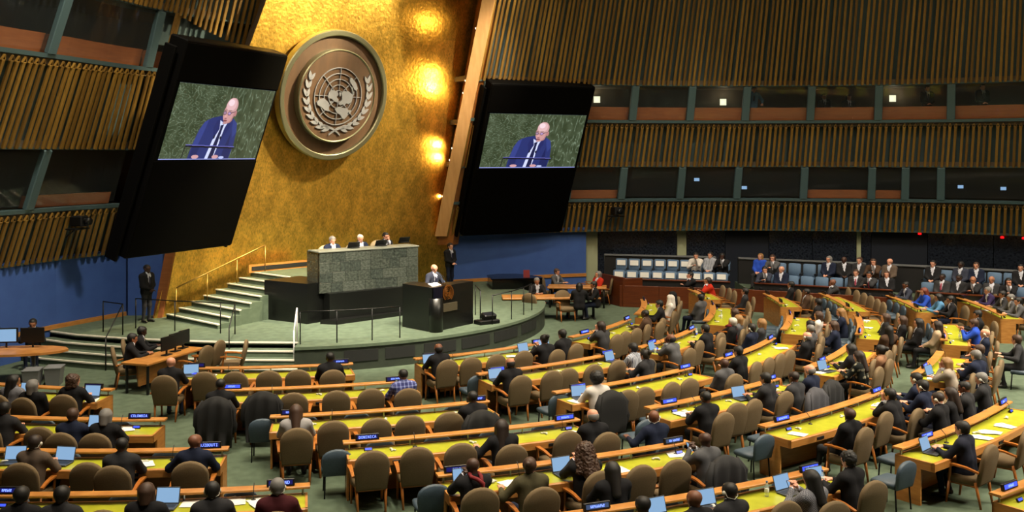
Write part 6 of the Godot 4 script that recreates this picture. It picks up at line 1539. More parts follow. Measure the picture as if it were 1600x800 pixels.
var hairs := {}
func hair_of(style: String) -> ArrayMesh:
	if hairs.has(style): return hairs[style]
	var cap := [[Vector3(0, 0.038, -0.034), Vector3(0, 0.042, 0.014), 0.094, 0.087, 0], [Vector3(0, 0.0, -0.05), Vector3(0, -0.05, -0.055), 0.072, 0.05, 0], [Vector3(-0.05, 0.02, -0.02), Vector3(-0.05, -0.02, -0.02), 0.044, 0.036, 0], [Vector3(0.05, 0.02, -0.02), Vector3(0.05, -0.02, -0.02), 0.044, 0.036, 0]]
	var bones := cap.duplicate()
	var amp := 0.0
	var low := -0.075
	var face := 0.050
	var brow := 0.062
	match style:
		"crop":
			bones = [[Vector3(0, 0.034, -0.032), Vector3(0, 0.038, 0.014), 0.0905, 0.084, 0]]
			low = -0.045
		"balding":
			bones = [[Vector3(0, 0.0, -0.035), Vector3(0, 0.0, 0.0), 0.096, 0.086, 0]]
			low = -0.06
			brow = 0.03
		"bob":
			for e in [-1.0, 1.0]: bones.append([Vector3(e * 0.065, 0.02, -0.02), Vector3(e * 0.075, -0.11, -0.01), 0.050, 0.036, 0])
			bones.append([Vector3(0, 0.0, -0.06), Vector3(0, -0.12, -0.065), 0.085, 0.065, 0])
			low = -0.15
		"long":
			for e in [-1.0, 1.0]: bones.append([Vector3(e * 0.065, 0.02, -0.02), Vector3(e * 0.085, -0.24, -0.03), 0.050, 0.032, 0])
			bones.append([Vector3(0, 0.0, -0.06), Vector3(0, -0.30, -0.10), 0.088, 0.065, 0])
			low = -0.36
		"curly":
			for e in [-1.0, 1.0]: bones.append([Vector3(e * 0.075, 0.03, -0.03), Vector3(e * 0.13, -0.26, -0.06), 0.075, 0.06, 0])
			bones.append([Vector3(0, 0.03, -0.07), Vector3(0, -0.32, -0.13), 0.12, 0.09, 0])
			amp = 0.03
			low = -0.42
		"curly_bob":
			for e in [-1.0, 1.0]: bones.append([Vector3(e * 0.07, 0.03, -0.03), Vector3(e * 0.09, -0.08, -0.03), 0.065, 0.05, 0])
			bones.append([Vector3(0, 0.03, -0.06), Vector3(0, -0.09, -0.08), 0.11, 0.08, 0])
			amp = 0.024
			low = -0.16
		"curly_short":
			bones.append([Vector3(0, 0.07, -0.02), Vector3(0, 0.07, 0.02), 0.085, 0.075, 0])
			amp = 0.02
		"afro":
			bones.append([Vector3(0, 0.05, -0.04), Vector3(0, 0.06, 0.0), 0.135, 0.125, 0])
			amp = 0.016
		"bun":
			bones.append([Vector3(0, 0.05, -0.14), Vector3(0, 0.06, -0.15), 0.048, 0.045, 0])
		"scarf":
			for e in [-1.0, 1.0]: bones.append([Vector3(e * 0.055, 0.02, 0.0), Vector3(e * 0.09, -0.20, 0.02), 0.062, 0.085, 0])
			bones.append([Vector3(0, 0.02, -0.05), Vector3(0, -0.24, -0.05), 0.095, 0.12, 0])
			bones.append([Vector3(0, -0.13, 0.05), Vector3(0, -0.22, 0.07), 0.055, 0.07, 0])
			low = -0.34
			face = 0.062
			brow = 0.052
	var cut := func(p: Vector3) -> float:
		var d := minf(p.z - face, brow - p.y)
		if style == "scarf": d = minf(d, p.y + 0.105)
		d = minf(d, 0.075 - absf(p.x))
		if style == "balding": d = maxf(d, p.y - 0.035 + 0.2 * maxf(p.z, 0.0))
		return d
	var g := grow(bones, 0.0125, 100.0, low, cut, amp)
	var sts := {}
	put_grown(sts, g, Transform3D(), 0)
	hairs[style] = done(sts[0])
	return hairs[style]

const HAIR_C := {"black": Color(0.06, 0.05, 0.045), "darkbrown": Color(0.13, 0.08, 0.055), "brown": Color(0.24, 0.155, 0.10), "grey": Color(0.42, 0.41, 0.40), "white": Color(0.72, 0.70, 0.66), "blond": Color(0.52, 0.38, 0.21), "red": Color(0.40, 0.17, 0.09)}
const SKIN_C := {"pale": Color(0.78, 0.56, 0.46), "tan": Color(0.62, 0.42, 0.31), "brown": Color(0.42, 0.26, 0.18), "dark": Color(0.25, 0.155, 0.11)}
const CLOTH_C := {"black": Color(0.105, 0.105, 0.115), "charcoal": Color(0.16, 0.16, 0.17), "darkgrey": Color(0.20, 0.20, 0.21), "grey": Color(0.31, 0.31, 0.32), "lightgrey": Color(0.58, 0.57, 0.57), "navy": Color(0.10, 0.125, 0.20), "navy2": Color(0.12, 0.13, 0.18), "taupe": Color(0.34, 0.29, 0.25), "olive": Color(0.29, 0.27, 0.19), "maroon": Color(0.25, 0.09, 0.11), "tweed": Color(0.42, 0.42, 0.44), "plaid": Color(0.36, 0.39, 0.62), "white": Color(0.76, 0.74, 0.72), "stripe": Color(0.52, 0.53, 0.56), "brown": Color(0.27, 0.20, 0.15), "floral": Color(0.14, 0.15, 0.13), "tan": Color(0.52, 0.38, 0.28), "beigegrey": Color(0.54, 0.50, 0.45), "beige": Color(0.62, 0.54, 0.44), "red": Color(0.68, 0.17, 0.10), "blue": Color(0.14, 0.27, 0.66), "lightblue": Color(0.33, 0.52, 0.68), "greyblue": Color(0.20, 0.215, 0.27), "purple": Color(0.20, 0.16, 0.30)}

func patterned(called: String) -> Texture2D:
	var im := Image.create(64, 64, false, Image.FORMAT_RGB8)
	for y in 64:
		for x in 64:
			var c := Color(0.5, 0.5, 0.5)
			match called:
				"plaid": c = Color(0.20, 0.22, 0.42).lerp(Color(0.62, 0.66, 0.85), 0.5 * float(x % 16 < 5) + 0.5 * float(y % 16 < 5))
				"stripe": c = Color(0.70, 0.71, 0.74) if (x / 4) % 2 == 0 else Color(0.30, 0.32, 0.38)
				"tweed": c = Color(0.56, 0.56, 0.58) if (x / 3 + y / 3) % 2 == 0 else Color(0.24, 0.25, 0.29)
				"floral": c = Color(0.62, 0.60, 0.52) if Vector2(x % 32 - 12 - (y / 32) * 6, y % 32 - 14).length() < 6.0 else Color(0.07, 0.085, 0.075)
			im.set_pixel(x, y, c)
	return ImageTexture.create_from_image(im)

func cloth(called: String) -> StandardMaterial3D:
	var key := "cloth " + called
	if mats.has(key): return mats[key]
	var m := mat(key, CLOTH_C[called], 0.88, 0.0, 0.3)
	if called in ["plaid", "stripe", "tweed", "floral"]:
		m.albedo_color = Color.WHITE
		m.albedo_texture = patterned(called)
		m.uv1_triplanar = true
		m.uv1_scale = Vector3(3, 3, 3)
	return m

var heads_meshes := {}
func person(at: Vector3, turn: float, pose: int, style: String, hc: String, skin: String, top: String, label: String, extra := "", group := "") -> Node3D:
	var o := thing("person", label, "person", at, turn, group)
	var b := body_of(pose)
	var body := MeshInstance3D.new()
	body.name = "body"
	body.mesh = b.mesh
	o.add_child(body)
	var sk := mat("skin " + skin, SKIN_C[skin], 0.55)
	var legs := cloth(["black", "charcoal", "navy"][int(absf(at.x * 10.0)) % 3])
	if extra == "light trousers": legs = cloth("beige")
	var light_top := top in ["plaid", "white", "stripe", "lightgrey", "beige", "blue", "lightblue", "tan", "floral"]
	for i in b.order.size():
		var m: Material
		match b.order[i]:
			SKIN: m = sk
			TOP: m = cloth(top)
			LEGS: m = legs
			SHOES: m = mat("shoe leather", Color(0.04, 0.035, 0.03), 0.4)
			SHIRT: m = cloth(top) if light_top else mat("shirt white", Color(0.74, 0.75, 0.80), 0.8)
			5: m = mat("eye white", Color(0.75, 0.72, 0.70), 0.3)
			_: m = mat("eye dark", Color(0.05, 0.035, 0.03), 0.2)
		body.set_surface_override_material(i, m)
	if style != "bald":
		var h := put(hair_of(style), "head_scarf" if style == "scarf" else "hair", cloth("white" if hc == "white" else "black") if style == "scarf" else mat("hair " + hc, HAIR_C[hc], 0.6), o, b.head)
	if label.contains("headset") or label.contains("headphone") or label.contains("earpiece"):
		if not heads_meshes.has("h"):
			var s := begin(true)
			for e in [-1.0, 1.0]:
				tube(s, [Vector3(e * 0.082, 0.0, -0.006), Vector3(e * 0.108, 0.0, -0.006)], [0.032, 0.026], 10)
			tube(s, [Vector3(-0.09, 0.02, -0.02), Vector3(-0.085, -0.05, -0.05), Vector3(0, -0.085, -0.085), Vector3(0.085, -0.05, -0.05), Vector3(0.09, 0.02, -0.02)], [0.005], 5)
			heads_meshes["h"] = done(s)
		put(heads_meshes["h"], "headset", mats["white plastic"], o, b.head)
	if label.contains("tie") or (pose in [6, 7] ):
		if not heads_meshes.has("t%d" % pose):
			var s := begin()
			var up: float = 0.95 if pose >= 6 else 0.53
			var ln: float = [0.12, 0.06, -0.20, 0.28, 0.10, 0.10, 0.0, 0.16, 0.3][pose]
			var T := Vector3(0, cos(ln), sin(ln))
			var F := Vector3(0, -sin(ln), cos(ln))
			var r := []
			for q in [[0.44, 0.112, 0.018], [0.40, 0.132, 0.022], [0.25, 0.130, 0.03], [0.19, 0.128, 0.005]]:
				var c: Vector3 = Vector3(0, up, 0) + T * q[0] + F * q[1]
				r.append(PackedVector3Array([c + Vector3(-q[2], 0, 0), c + Vector3(q[2], 0, 0), c + Vector3(q[2], 0, 0) + F * 0.01, c + Vector3(-q[2], 0, 0) + F * 0.01]))
			loft(s, r)
			heads_meshes["t%d" % pose] = done(s)
		put(heads_meshes["t%d" % pose], "necktie", mat("tie pink", Color(0.6, 0.2, 0.3), 0.6) if label.contains("pink") or label.contains("red tie") else mat("tie dark", Color(0.10, 0.11, 0.22), 0.6), o)
	if pose == 5 and (label.contains("phone") or label.contains("tablet")):
		var s := begin()
		box(s, Transform3D(Basis(Vector3(1, 0, 0), 0.5), Vector3(0, 1.0, 0.44)), Vector3(0.085, 0.16, 0.01), 0.003)
		# held phone is a thing of its own
		var ph := thing("smartphone", "lit smartphone held by " + label.substr(0, label.find(" in ")), "phone", at, turn)
		part(s, "phone_case", mats["black plastic"], ph)
		s = begin()
		box(s, Transform3D(Basis(Vector3(1, 0, 0), 0.5), Vector3(0, 1.0, 0.44)) * Transform3D(Basis(), Vector3(0, 0, -0.007)), Vector3(0.075, 0.145, 0.002))
		part(s, "phone_screen", mats["laptop display"], ph)
	if label.contains("dark red scarf") or label.contains("with red scarf"):
		var s := begin(true)
		tube(s, [Vector3(-0.06, 1.0, -0.14), Vector3(-0.075, 1.08, -0.06), Vector3(-0.07, 1.10, 0.03), Vector3(0.0, 1.06, 0.10), Vector3(0.07, 1.10, 0.03), Vector3(0.07, 1.08, -0.06), Vector3(0.0, 1.06, -0.12), Vector3(-0.07, 1.0, -0.16), Vector3(-0.08, 0.8, -0.155), Vector3(-0.08, 0.62, -0.14)], [0.03, 0.03, 0.028, 0.028, 0.028, 0.03, 0.032, 0.036, 0.04, 0.04], 8)
		part(s, "scarf", mat("scarf red", Color(0.45, 0.09, 0.11), 0.85), o)
	if label.contains("glasses"):
		var s := begin()
		for e in [-1.0, 1.0]:
			for k in 8:
				var a := TAU * k / 8.0
				var c := TAU * (k + 1) / 8.0
				tube(s, [Vector3(e * 0.033 + cos(a) * 0.022, 0.002 + sin(a) * 0.017, 0.1), Vector3(e * 0.033 + cos(c) * 0.022, 0.002 + sin(c) * 0.017, 0.1)], [0.002], 4)
		put(done(s), "eyeglasses", mats["black plastic"], o, b.head)
	return o

# ---------------------------------------------------------------- everything in its place
func lamp(at: Vector3, to: Vector3, angle: float, energy: float, c: Color, size: float) -> void:
	var o := thing("ceiling_spotlight", "unseen round spotlight at the ceiling or wall edge", "light", at, 0.0, "hall spotlights")  # some of these are added only to brighten seats
	var d := (to - at).normalized()
	var x := d.cross(Vector3.UP)
	if x.length() < 0.05: x = Vector3.RIGHT
	x = x.normalized()
	var b := Basis(x, d.cross(x).normalized() * -1.0, -d).orthonormalized()
	var s := begin(true)
	loft(s, [ring_at(-d * minf(0.32, size * 2.5), b.x, b.y, size * 0.7, size * 0.7, 16), ring_at(-d * 0.02, b.x, b.y, size * 1.15, size * 1.15, 16)])
	part(s, "lamp_housing", mats["black plastic"], o)
	s = begin(true)
	loft(s, [ring_at(Vector3.ZERO, b.x, b.y, size, size, 16), ring_at(d * 0.01, b.x, b.y, size, size, 16)])
	part(s, "lamp_lens", mats["lamp lens"], o)
	var l := SpotLight3D.new()
	l.name = "spot_source"
	l.light_color = c
	l.light_energy = energy
	l.light_size = size
	l.spot_angle = angle
	l.spot_angle_attenuation = 0.9
	l.spot_range = 60.0
	l.spot_attenuation = 2.0
	l.shadow_enabled = true
	l.transform = Transform3D(b, at + d * 0.05)
	add_child(l)

func fill_panel(at: Vector3, size: float, energy: float, c: Color) -> void:
	var o := thing("fill_light_panel", "unseen square fill light panel added at the hall ceiling", "light", at, 0.0, "added fill light panels")
	var s := begin()
	box(s, Transform3D(Basis(), Vector3(0, 0.05, 0)), Vector3(size + 0.1, 0.1, size + 0.1)); part(s, "frame", mats["black plastic"], o)
	s = begin()
	box(s, Transform3D(Basis(), Vector3(0, -0.01, 0)), Vector3(size, 0.02, size)); part(s, "diffuser", mats["lamp lens"], o)
	var l := AreaLight3D.new()
	l.name = "panel_source"
	l.area_size = Vector2(size, size)
	l.light_color = c
	l.light_energy = energy
	l.shadow_enabled = true
	l.transform = Transform3D(Basis(Vector3(1, 0, 0), -PI * 0.5), at - Vector3(0, 0.05, 0))
	add_child(l)

func _ready() -> void:
	rng.seed = 77
	var cam := Camera3D.new()
	cam.name = "camera"
	cam.projection = Camera3D.PROJECTION_FRUSTUM
	cam.near = 0.1
	cam.far = 200.0
	cam.size = 0.1 * 800.0 / 1575.0
	cam.frustum_offset = Vector2(0, -0.1 * 158.0 / 1575.0)
	cam.position = Vector3(0, 5.7, 0)
	add_child(cam)
	cam.current = true
	var we := WorldEnvironment.new()
	we.name = "environment"
	var env := Environment.new()
	env.background_mode = Environment.BG_COLOR
	env.background_color = Color.BLACK
	env.tonemap_mode = Environment.TONE_MAPPER_LINEAR
	env.tonemap_exposure = EXPOSURE
	env.sdfgi_enabled = true
	env.ssao_enabled = true
	env.ssil_enabled = true
	we.environment = env
	add_child(we)
	mat("black plastic", Color(0.025, 0.025, 0.028), 0.45)
	glow("lamp lens", Color(1.0, 0.93, 0.8), 3.0)
	for q in HALL_DOWNLIGHTS: lamp(Vector3(q[0], 15.3, q[1]), Vector3(q[2], 0, q[3]), 34.0, q[4], Color(1.0, 0.95, 0.86), 0.4)
	for q in HALL_FILL_PANELS: fill_panel(Vector3(q[0], 15.3, q[1]), 1.8, q[2], Color(1.0, 0.90, 0.74))
	for q in SPOTS: lamp(q[0], q[1], q[2], q[3], q[4], q[5])

	build_setting()
	mat("pale metal", Color(0.62, 0.64, 0.7), 0.3, 0.6)
	mat("white paper", Color(0.86, 0.86, 0.84), 0.8)
	mat("white plastic", Color(0.78, 0.77, 0.72), 0.4)
	var leather := grain("yellow leather", Color(0.58, 0.59, 0.12), Color(0.67, 0.68, 0.18), Vector3(0.7, 0.7, 0.7), 0.36, 0.02, 92)
	glow("sign display blue", Color(0.05, 0.06, 0.30), 1.6)
	glow("sign display bright", Color(0.22, 0.30, 0.85), 1.8)
	glow("sign display grey", Color(0.22, 0.28, 0.40), 1.2)
	glow("sign letters", Color(0.45, 0.55, 1.0), 3.2)
	glow("laptop display", Color(0.52, 0.66, 0.80), 1.1)
	glow("laptop display white", Color(0.75, 0.85, 1.0), 2.2)
	build_emblem()
	build_stage()
	build_screens()
	print("setting built")

	# desks
	for q in DESKS: build_desk(q[0], q[1], q[2], q[3])
	# chairs
	var arm := make_armchair()
	var first := true
	for q in CHAIRS:
		var p := polar(ROW_R[q[0]] + q[2], q[1])
		var lab: String = q[3]
		var grp := "beige armchairs at the %s desk row" % ROW_WORD[q[0]]
		var turn := facing(p) + rng.randf_range(-0.10, 0.10)
		if first:
			first = false
			arm.position = p
			arm.rotation.y = turn
			arm.set_meta("label", lab)
			arm.set_meta("group", grp)
		else: copy_of(arm, p, turn, lab, grp)
	var bc := make_blue_chair()
	first = true
	for q in BLUE_CHAIRS:
		var p := Vector3(q[0], 0, q[1])
		var lab: String = q[3]
		if first:
			first = false
			bc.position = p
			bc.rotation.y = facing(p) + q[2]
			bc.set_meta("label", lab)
			bc.set_meta("group", "blue-grey adviser chairs")
		else: copy_of(bc, p, facing(p) + q[2], lab, "blue-grey adviser chairs")
	# lit signs on the rails
	for q in SIGNS:
		var p := polar(ROW_R[q[0]] - 0.27, q[1], 0.872)
		var lab: String = "black name sign with lit blue %s on %s" % [("letters " + q[2]) if q[2] != "" else "lettering", q[4]]
		build_sign(p, facing(p) + PI, q[2], lab, q[3])
	var unit := make_desk_unit()
	first = true
	for q in SIGNS:
		var p := polar(ROW_R[q[0]] - 0.12, q[1], 0.732)
		if first:
			first = false
			unit.position = p
			unit.rotation.y = facing(p) + PI
			tag(unit, "small black desk unit with blue display behind a name sign", "display", "desk voting displays")
		else: copy_of(unit, p, facing(p) + PI)
	# small things on the desks
	var lt := make_laptop()
	tag(lt, "open grey laptop with pale blue display on a desk", "laptop", "laptops on the desks")
	first = true
	for q in LAPTOPS:
		var p := Vector3(q[0], 0.735, q[1])
		if first:
			first = false
			lt.position = p
			lt.rotation.y = facing(p) + q[2]
			lt.set_meta("label", q[3])
		else: copy_of(lt, p, facing(p) + q[2], q[3])
	var mic := make_microphone()
	var ear := make_earpiece()
	tag(mic, "slim black gooseneck microphone on a desk", "microphone", "desk microphones")
	tag(ear, "small white listening earpiece left on a desk", "earpiece", "earpieces on the desks")
	var placed := 0
	for q in DESKS:
		for k in 3:
			var dd: float = lerpf(q[1], q[2], (k + 0.55) / 3.1)
			var p := polar(ROW_R[q[0]] - 0.05, dd, 0.728)
			if placed == 0:
				ear.position = p
				mic.position = polar(ROW_R[q[0]] - 0.14, dd + 1.6, 0.729)
			else:
				copy_of(ear, p, rng.randf() * 6.0)
				if k != 1:
					var pm := polar(ROW_R[q[0]] - 0.14, dd + 1.3, 0.729)
					copy_of(mic, pm, facing(pm) + PI)
			placed += 1
	var k_ := 0
	for q in PAPERS:
		paper_sheet(Vector3(q[0], q[2], q[1]), facing(Vector3(q[0], 0, q[1])) + rng.randf_range(-0.5, 0.5), k_, q[3])
		k_ += 1
	var bt := make_bottle()
	tag(bt, "clear water bottle with white band on a desk", "bottle", "water bottles")
	first = true
	for q in BOTTLES:
		if first:
			first = false
			bt.position = Vector3(q[0], 0.732, q[1])
		else: copy_of(bt, Vector3(q[0], 0.732, q[1]), 0.4)
	for q in COATS: draped_coat(Vector3(q[0], 0, q[1]), facing(Vector3(q[0], 0, q[1])) + q[2], q[3], q[4], q[5], q[6])
	print("desks built")
	build_side_tiers()
	build_tables()
	build_booth_contents()
	print("side built")
	for q in PEOPLE: person(Vector3(q[0], q[1], q[2]), q[3], q[4], q[5], q[6], q[7], q[8], q[9])
	print("people built")

func build_side_tiers() -> void:
	var wood: Material = grain("partition wood", Color(0.30, 0.13, 0.04), Color(0.40, 0.19, 0.07), Vector3(0.2, 1.2, 0.2), 0.4, 0.03, 95)
	var carpet: Material = mats["green carpet"]
	for part_ in TIER_SPANS:
		var a: Array = part_[0]
		var o := thing("seating_tier", "stepped carpeted platform for side seats " + part_[1], "platform", Vector3(a[0][0], 0, a[0][1]))
		for lv in [[0.45, 3.4, 0.28], [1.55, 3.4, 0.62]]:
			var s := begin()
			var poly := []
			for p in a: poly.append(Vector3(p[0], 0, p[1] - lv[0]) - o.position)
			for i in range(a.size() - 1, -1, -1): poly.append(Vector3(a[i][0], 0, a[i][1] - lv[1]) - o.position)
			for i in poly.size(): poly[i].y = 0
			slab(s, poly, 0.0, lv[2])
			part(s, "step", carpet, o)
		var bw := thing("low_ledge", "long grey ledge wall behind the side seats " + part_[1], "ledge", Vector3(a[0][0], 0, a[0][1]))
		var s2 := begin()
		var rings := []
		for p in a: rings.append(PackedVector3Array([Vector3(p[0], 0.6, p[1] - 2.75) - bw.position, Vector3(p[0], 0.6, p[1] - 2.9) - bw.position, Vector3(p[0], 1.62, p[1] - 2.9) - bw.position, Vector3(p[0], 1.62, p[1] - 2.75) - bw.position]))
		loft(s2, rings)
		part(s2, "ledge_wall", mat("dark grey laminate", Color(0.10, 0.10, 0.105), 0.5), bw)
		s2 = begin()
		rings = []
		for p in a: rings.append(PackedVector3Array([Vector3(p[0], 1.60, p[1] - 2.70) - bw.position, Vector3(p[0], 1.60, p[1] - 2.95) - bw.position, Vector3(p[0], 1.65, p[1] - 2.95) - bw.position, Vector3(p[0], 1.65, p[1] - 2.70) - bw.position]))
		loft(s2, rings)
		part(s2, "ledge_top", mat("pale grey laminate", Color(0.42, 0.43, 0.44), 0.35), bw)
		var fr := thing("writing_shelf", "narrow dark shelf before the front side seats " + part_[1], "shelf", Vector3(a[0][0], 0, a[0][1]))
		s2 = begin()
		rings = []
		for p in a: rings.append(PackedVector3Array([Vector3(p[0], 0.0, p[1] - 0.10) - fr.position, Vector3(p[0], 0.0, p[1] - 0.14) - fr.position, Vector3(p[0], 0.98, p[1] - 0.14) - fr.position, Vector3(p[0], 0.98, p[1] - 0.10) - fr.position]))
		loft(s2, rings)
		part(s2, "front_board", mats["dark grey laminate"], fr)
		s2 = begin()
		rings = []
		for p in a: rings.append(PackedVector3Array([Vector3(p[0], 0.96, p[1] - 0.06) - fr.position, Vector3(p[0], 0.96, p[1] - 0.30) - fr.position, Vector3(p[0], 0.99, p[1] - 0.30) - fr.position, Vector3(p[0], 0.99, p[1] - 0.06) - fr.position]))
		loft(s2, rings)
		part(s2, "shelf_top", mats["partition wood"], fr)
	var pw := thing("partition", "low dark orange wooden partition before the side seats", "partition", Vector3(PARTITION[0][0], 0, PARTITION[0][1]))
	for i in PARTITION.size() - 1:
		var s := begin()
		var p := Vector3(PARTITION[i][0], 0, PARTITION[i][1]) - pw.position
		var q := Vector3(PARTITION[i + 1][0], 0, PARTITION[i + 1][1]) - pw.position
		var d := (q - p).normalized()
		box(s, Transform3D(Basis(d, Vector3.UP, d.cross(Vector3.UP)), (p + q) * 0.5 + Vector3(0, 0.40, 0)), Vector3((q - p).length() - 0.01, 0.80, 0.07), 0.006)
		part(s, "panel", wood, pw)
	var seat := make_theatre_seat()
	var first := true
	for q in TIER_SEATS:
		var p := Vector3(q[0], q[1], q[2])
		var lab: String = "blue theatre seat in the %s row of side seats" % ("front" if q[1] < 0.4 else "back")
		if first:
			first = false
			seat.position = p
			seat.rotation.y = q[3]
			tag(seat, lab, "seat", "theatre seats in the side rows, " + ("front" if q[1] < 0.4 else "back"))
		else: copy_of(seat, p, q[3], lab, "theatre seats in the side rows, " + ("front" if q[1] < 0.4 else "back"))
	for q in TIER_PAPERS:
		var o := thing("reserved_sheet", "white sheet hung over the back of an empty theatre seat", "paper", Vector3(q[0], q[1], q[2]), q[3], "white sheets on side seats")
		var s := begin()
		box(s, Transform3D(Basis(Vector3(1, 0, 0), -0.12), Vector3(0, 0.80, -0.17)), Vector3(0.33, 0.20, 0.006)); part(s, "sheet", mats["white paper"], o)
		s = begin()
		box(s, Transform3D(Basis(), Vector3(0, 0.49, 0.10)), Vector3(0.33, 0.008, 0.26)); part(s, "sheet", mats["white paper"], o)

func build_tables() -> void:
	var wood: Material = mats["desk wood"]
	var black: Material = mats["black plastic"]
	# side table below the stage steps on the left
	var t := thing("side_table", "wooden table with monitors beside the stage steps", "table", Vector3(-8.62, 0, -24.95), 1.25)
	var s := begin(); box(s, Transform3D(Basis(), Vector3(0, 0.73, 0)), Vector3(2.2, 0.06, 0.76), 0.012); part(s, "table_top", wood, t)
	for e in [-1.0, 1.0]:
		for z in [-1.0, 1.0]:
			s = begin(); tube(s, [Vector3(e * 0.98, 0, z * 0.3), Vector3(e * 0.98, 0.7, z * 0.3)], [0.035], 8); part(s, "leg", black, t)
	s = begin(); box(s, Transform3D(Basis(), Vector3(0, 0.42, 0.0)), Vector3(1.9, 0.5, 0.03)); part(s, "modesty_panel", wood, t)
	for q in [[-0.15, 0.42, 0.50], [0.32, 0.30, 0.56], [0.75, 0.40, 0.42]]:
		var m := thing("desk_monitor", "black flat monitor standing on the table beside the stage steps", "monitor", t.transform * Vector3(q[0] + 0.1, 0.76, 0.12 - q[0] * 0.2), -1.9, "monitors on the side table")
		s = begin(); box(s, Transform3D(Basis(), Vector3(0, 0.30, 0)), Vector3(q[2], 0.34, 0.04), 0.008); part(s, "panel", black, m)
		s = begin(); tube(s, [Vector3(0, 0, 0.03), Vector3(0, 0.2, 0.03)], [0.025], 8); part(s, "stand", black, m)
		s = begin(); box(s, Transform3D(Basis(), Vector3(0, 0.01, 0.03)), Vector3(0.24, 0.02, 0.18), 0.006); part(s, "foot", black, m)
	# operator desk on the far left
	t = thing("operator_desk", "rounded wooden operator desk with screens at the left wall", "desk", Vector3(-12.6, 0, -25.4), 0.15)
	s = begin()
	var poly := []
	for i in 14:
		var a := TAU * i / 14.0
		poly.append(Vector3(cos(a) * 1.35, 0, sin(a) * 0.62))
	slab(s, poly, 0.72, 0.78); part(s, "desk_top", wood, t)
	for e in [-0.8, 0.5]:
		s = begin(true); tube(s, [Vector3(e, 0, 0), Vector3(e, 0.72, 0)], [0.06], 10); part(s, "leg", mats["pale metal"], t)
		s = begin(); box(s, Transform3D(Basis(), Vector3(e, 0.03, 0)), Vector3(0.5, 0.05, 0.5), 0.02); part(s, "foot", black, t)
	for q in [[-12.9, -25.7, 1], [-12.25, -25.75, 0], [-13.3, -25.5, 0]]:
		var m := thing("desk_monitor", "flat operator monitor %s on the operator desk" % ("showing a pale page" if q[2] == 1 else "seen dark"), "monitor", Vector3(q[0], 0.78, q[1]), 0.15, "operator monitors")
		s = begin(); box(s, Transform3D(Basis(), Vector3(0, 0.32, 0)), Vector3(0.58, 0.38, 0.04), 0.008); part(s, "panel", black, m)
		s = begin(); tube(s, [Vector3(0, 0, -0.03), Vector3(0, 0.22, -0.03)], [0.025], 8); part(s, "stand", black, m)
		if q[2] == 1:
			s = begin(); box(s, Transform3D(Basis(), Vector3(0, 0.32, 0.022)), Vector3(0.50, 0.31, 0.004)); part(s, "display", mats["laptop display"], m)
	for q in [Vector3(-11.75, 0, -24.7), Vector3(-11.35, 0, -25.0)]:
		var b := thing("waste_bin", "grey plastic waste bin standing beside the operator desk", "bin", q, 0.2, "grey waste bins")
		var gm := mat("grey bin plastic", Color(0.42, 0.43, 0.44), 0.6)
		s = begin()
		var rings := []
		for lv in [[0.0, 0.15, 0.20], [0.42, 0.19, 0.24], [0.43, 0.20, 0.25], [0.46, 0.20, 0.25], [0.46, 0.18, 0.23], [0.10, 0.14, 0.19]]:
			rings.append(PackedVector3Array([Vector3(-lv[1], lv[0], -lv[2]), Vector3(lv[1], lv[0], -lv[2]), Vector3(lv[1], lv[0], lv[2]), Vector3(-lv[1], lv[0], lv[2])]))
		loft(s, rings, true, true)
		part(s, "bin_body", gm, b)
		s = begin(); box(s, Transform3D(Basis(), Vector3(0, 0.45, 0)), Vector3(0.41, 0.02, 0.51), 0.006); part(s, "rim", gm, b)
	# clerks' tables right of the stage
	t = thing("clerk_table", "long wooden clerk table with black legs right of the stage", "table", Vector3(1.35, 0, -35.2), 0.05)
	s = begin(); box(s, Transform3D(Basis(), Vector3(0, 0.74, 0)), Vector3(3.4, 0.06, 0.95), 0.012); part(s, "table_top", wood, t)
	for e in [-1.5, -0.5, 0.6, 1.5]:
		s = begin(true); tube(s, [Vector3(e, 0, 0), Vector3(e, 0.72, 0)], [0.05], 8); part(s, "leg", black, t)
		s = begin(); box(s, Transform3D(Basis(), Vector3(e, 0.02, 0)), Vector3(0.08, 0.04, 0.8), 0.01); part(s, "foot", black, t)
	t = thing("clerk_table", "wooden clerk table carrying glasses and papers behind the long one", "table", Vector3(2.45, 0, -37.9), -0.1)
	s = begin(); box(s, Transform3D(Basis(), Vector3(0, 0.74, 0)), Vector3(2.2, 0.06, 0.9), 0.012); part(s, "table_top", wood, t)
	for e in [-1.0, 1.0]:
		for z in [-1.0, 1.0]:
			s = begin(true); tube(s, [Vector3(e, 0, z * 0.36), Vector3(e, 0.72, z * 0.36)], [0.035], 8); part(s, "leg", black, t)
	for k in 7:
		var g := thing("drinking_glass", "clear drinking glass among papers on the rear clerk table", "glass", Vector3(1.75 + 0.2 * k, 0.77, -37.8 - 0.16 * (k % 3)), 0, "glasses on the clerk table")
		s = begin(true); lathe(s, [[0.034, 0.0], [0.038, 0.13], [0.036, 0.13], [0.032, 0.01]], 12); part(s, "glass_wall", mats["booth glass"], g)
	var pn := thing("grand_piano", "black closed grand piano by the blue wall right of the stage", "piano", Vector3(0.1, 0, -38.4), 0.15)
	s = begin()
	slab(s, [Vector3(-0.95, 0, 0.7), Vector3(0.95, 0, 0.7), Vector3(1.0, 0, 0.1), Vector3(0.65, 0, -0.5), Vector3(0.2, 0, -0.95), Vector3(-0.5, 0, -1.0), Vector3(-0.95, 0, -0.7)], 0.62, 1.02); part(s, "piano_case", mat("piano black", Color(0.012, 0.012, 0.013), 0.2), pn)
	s = begin()
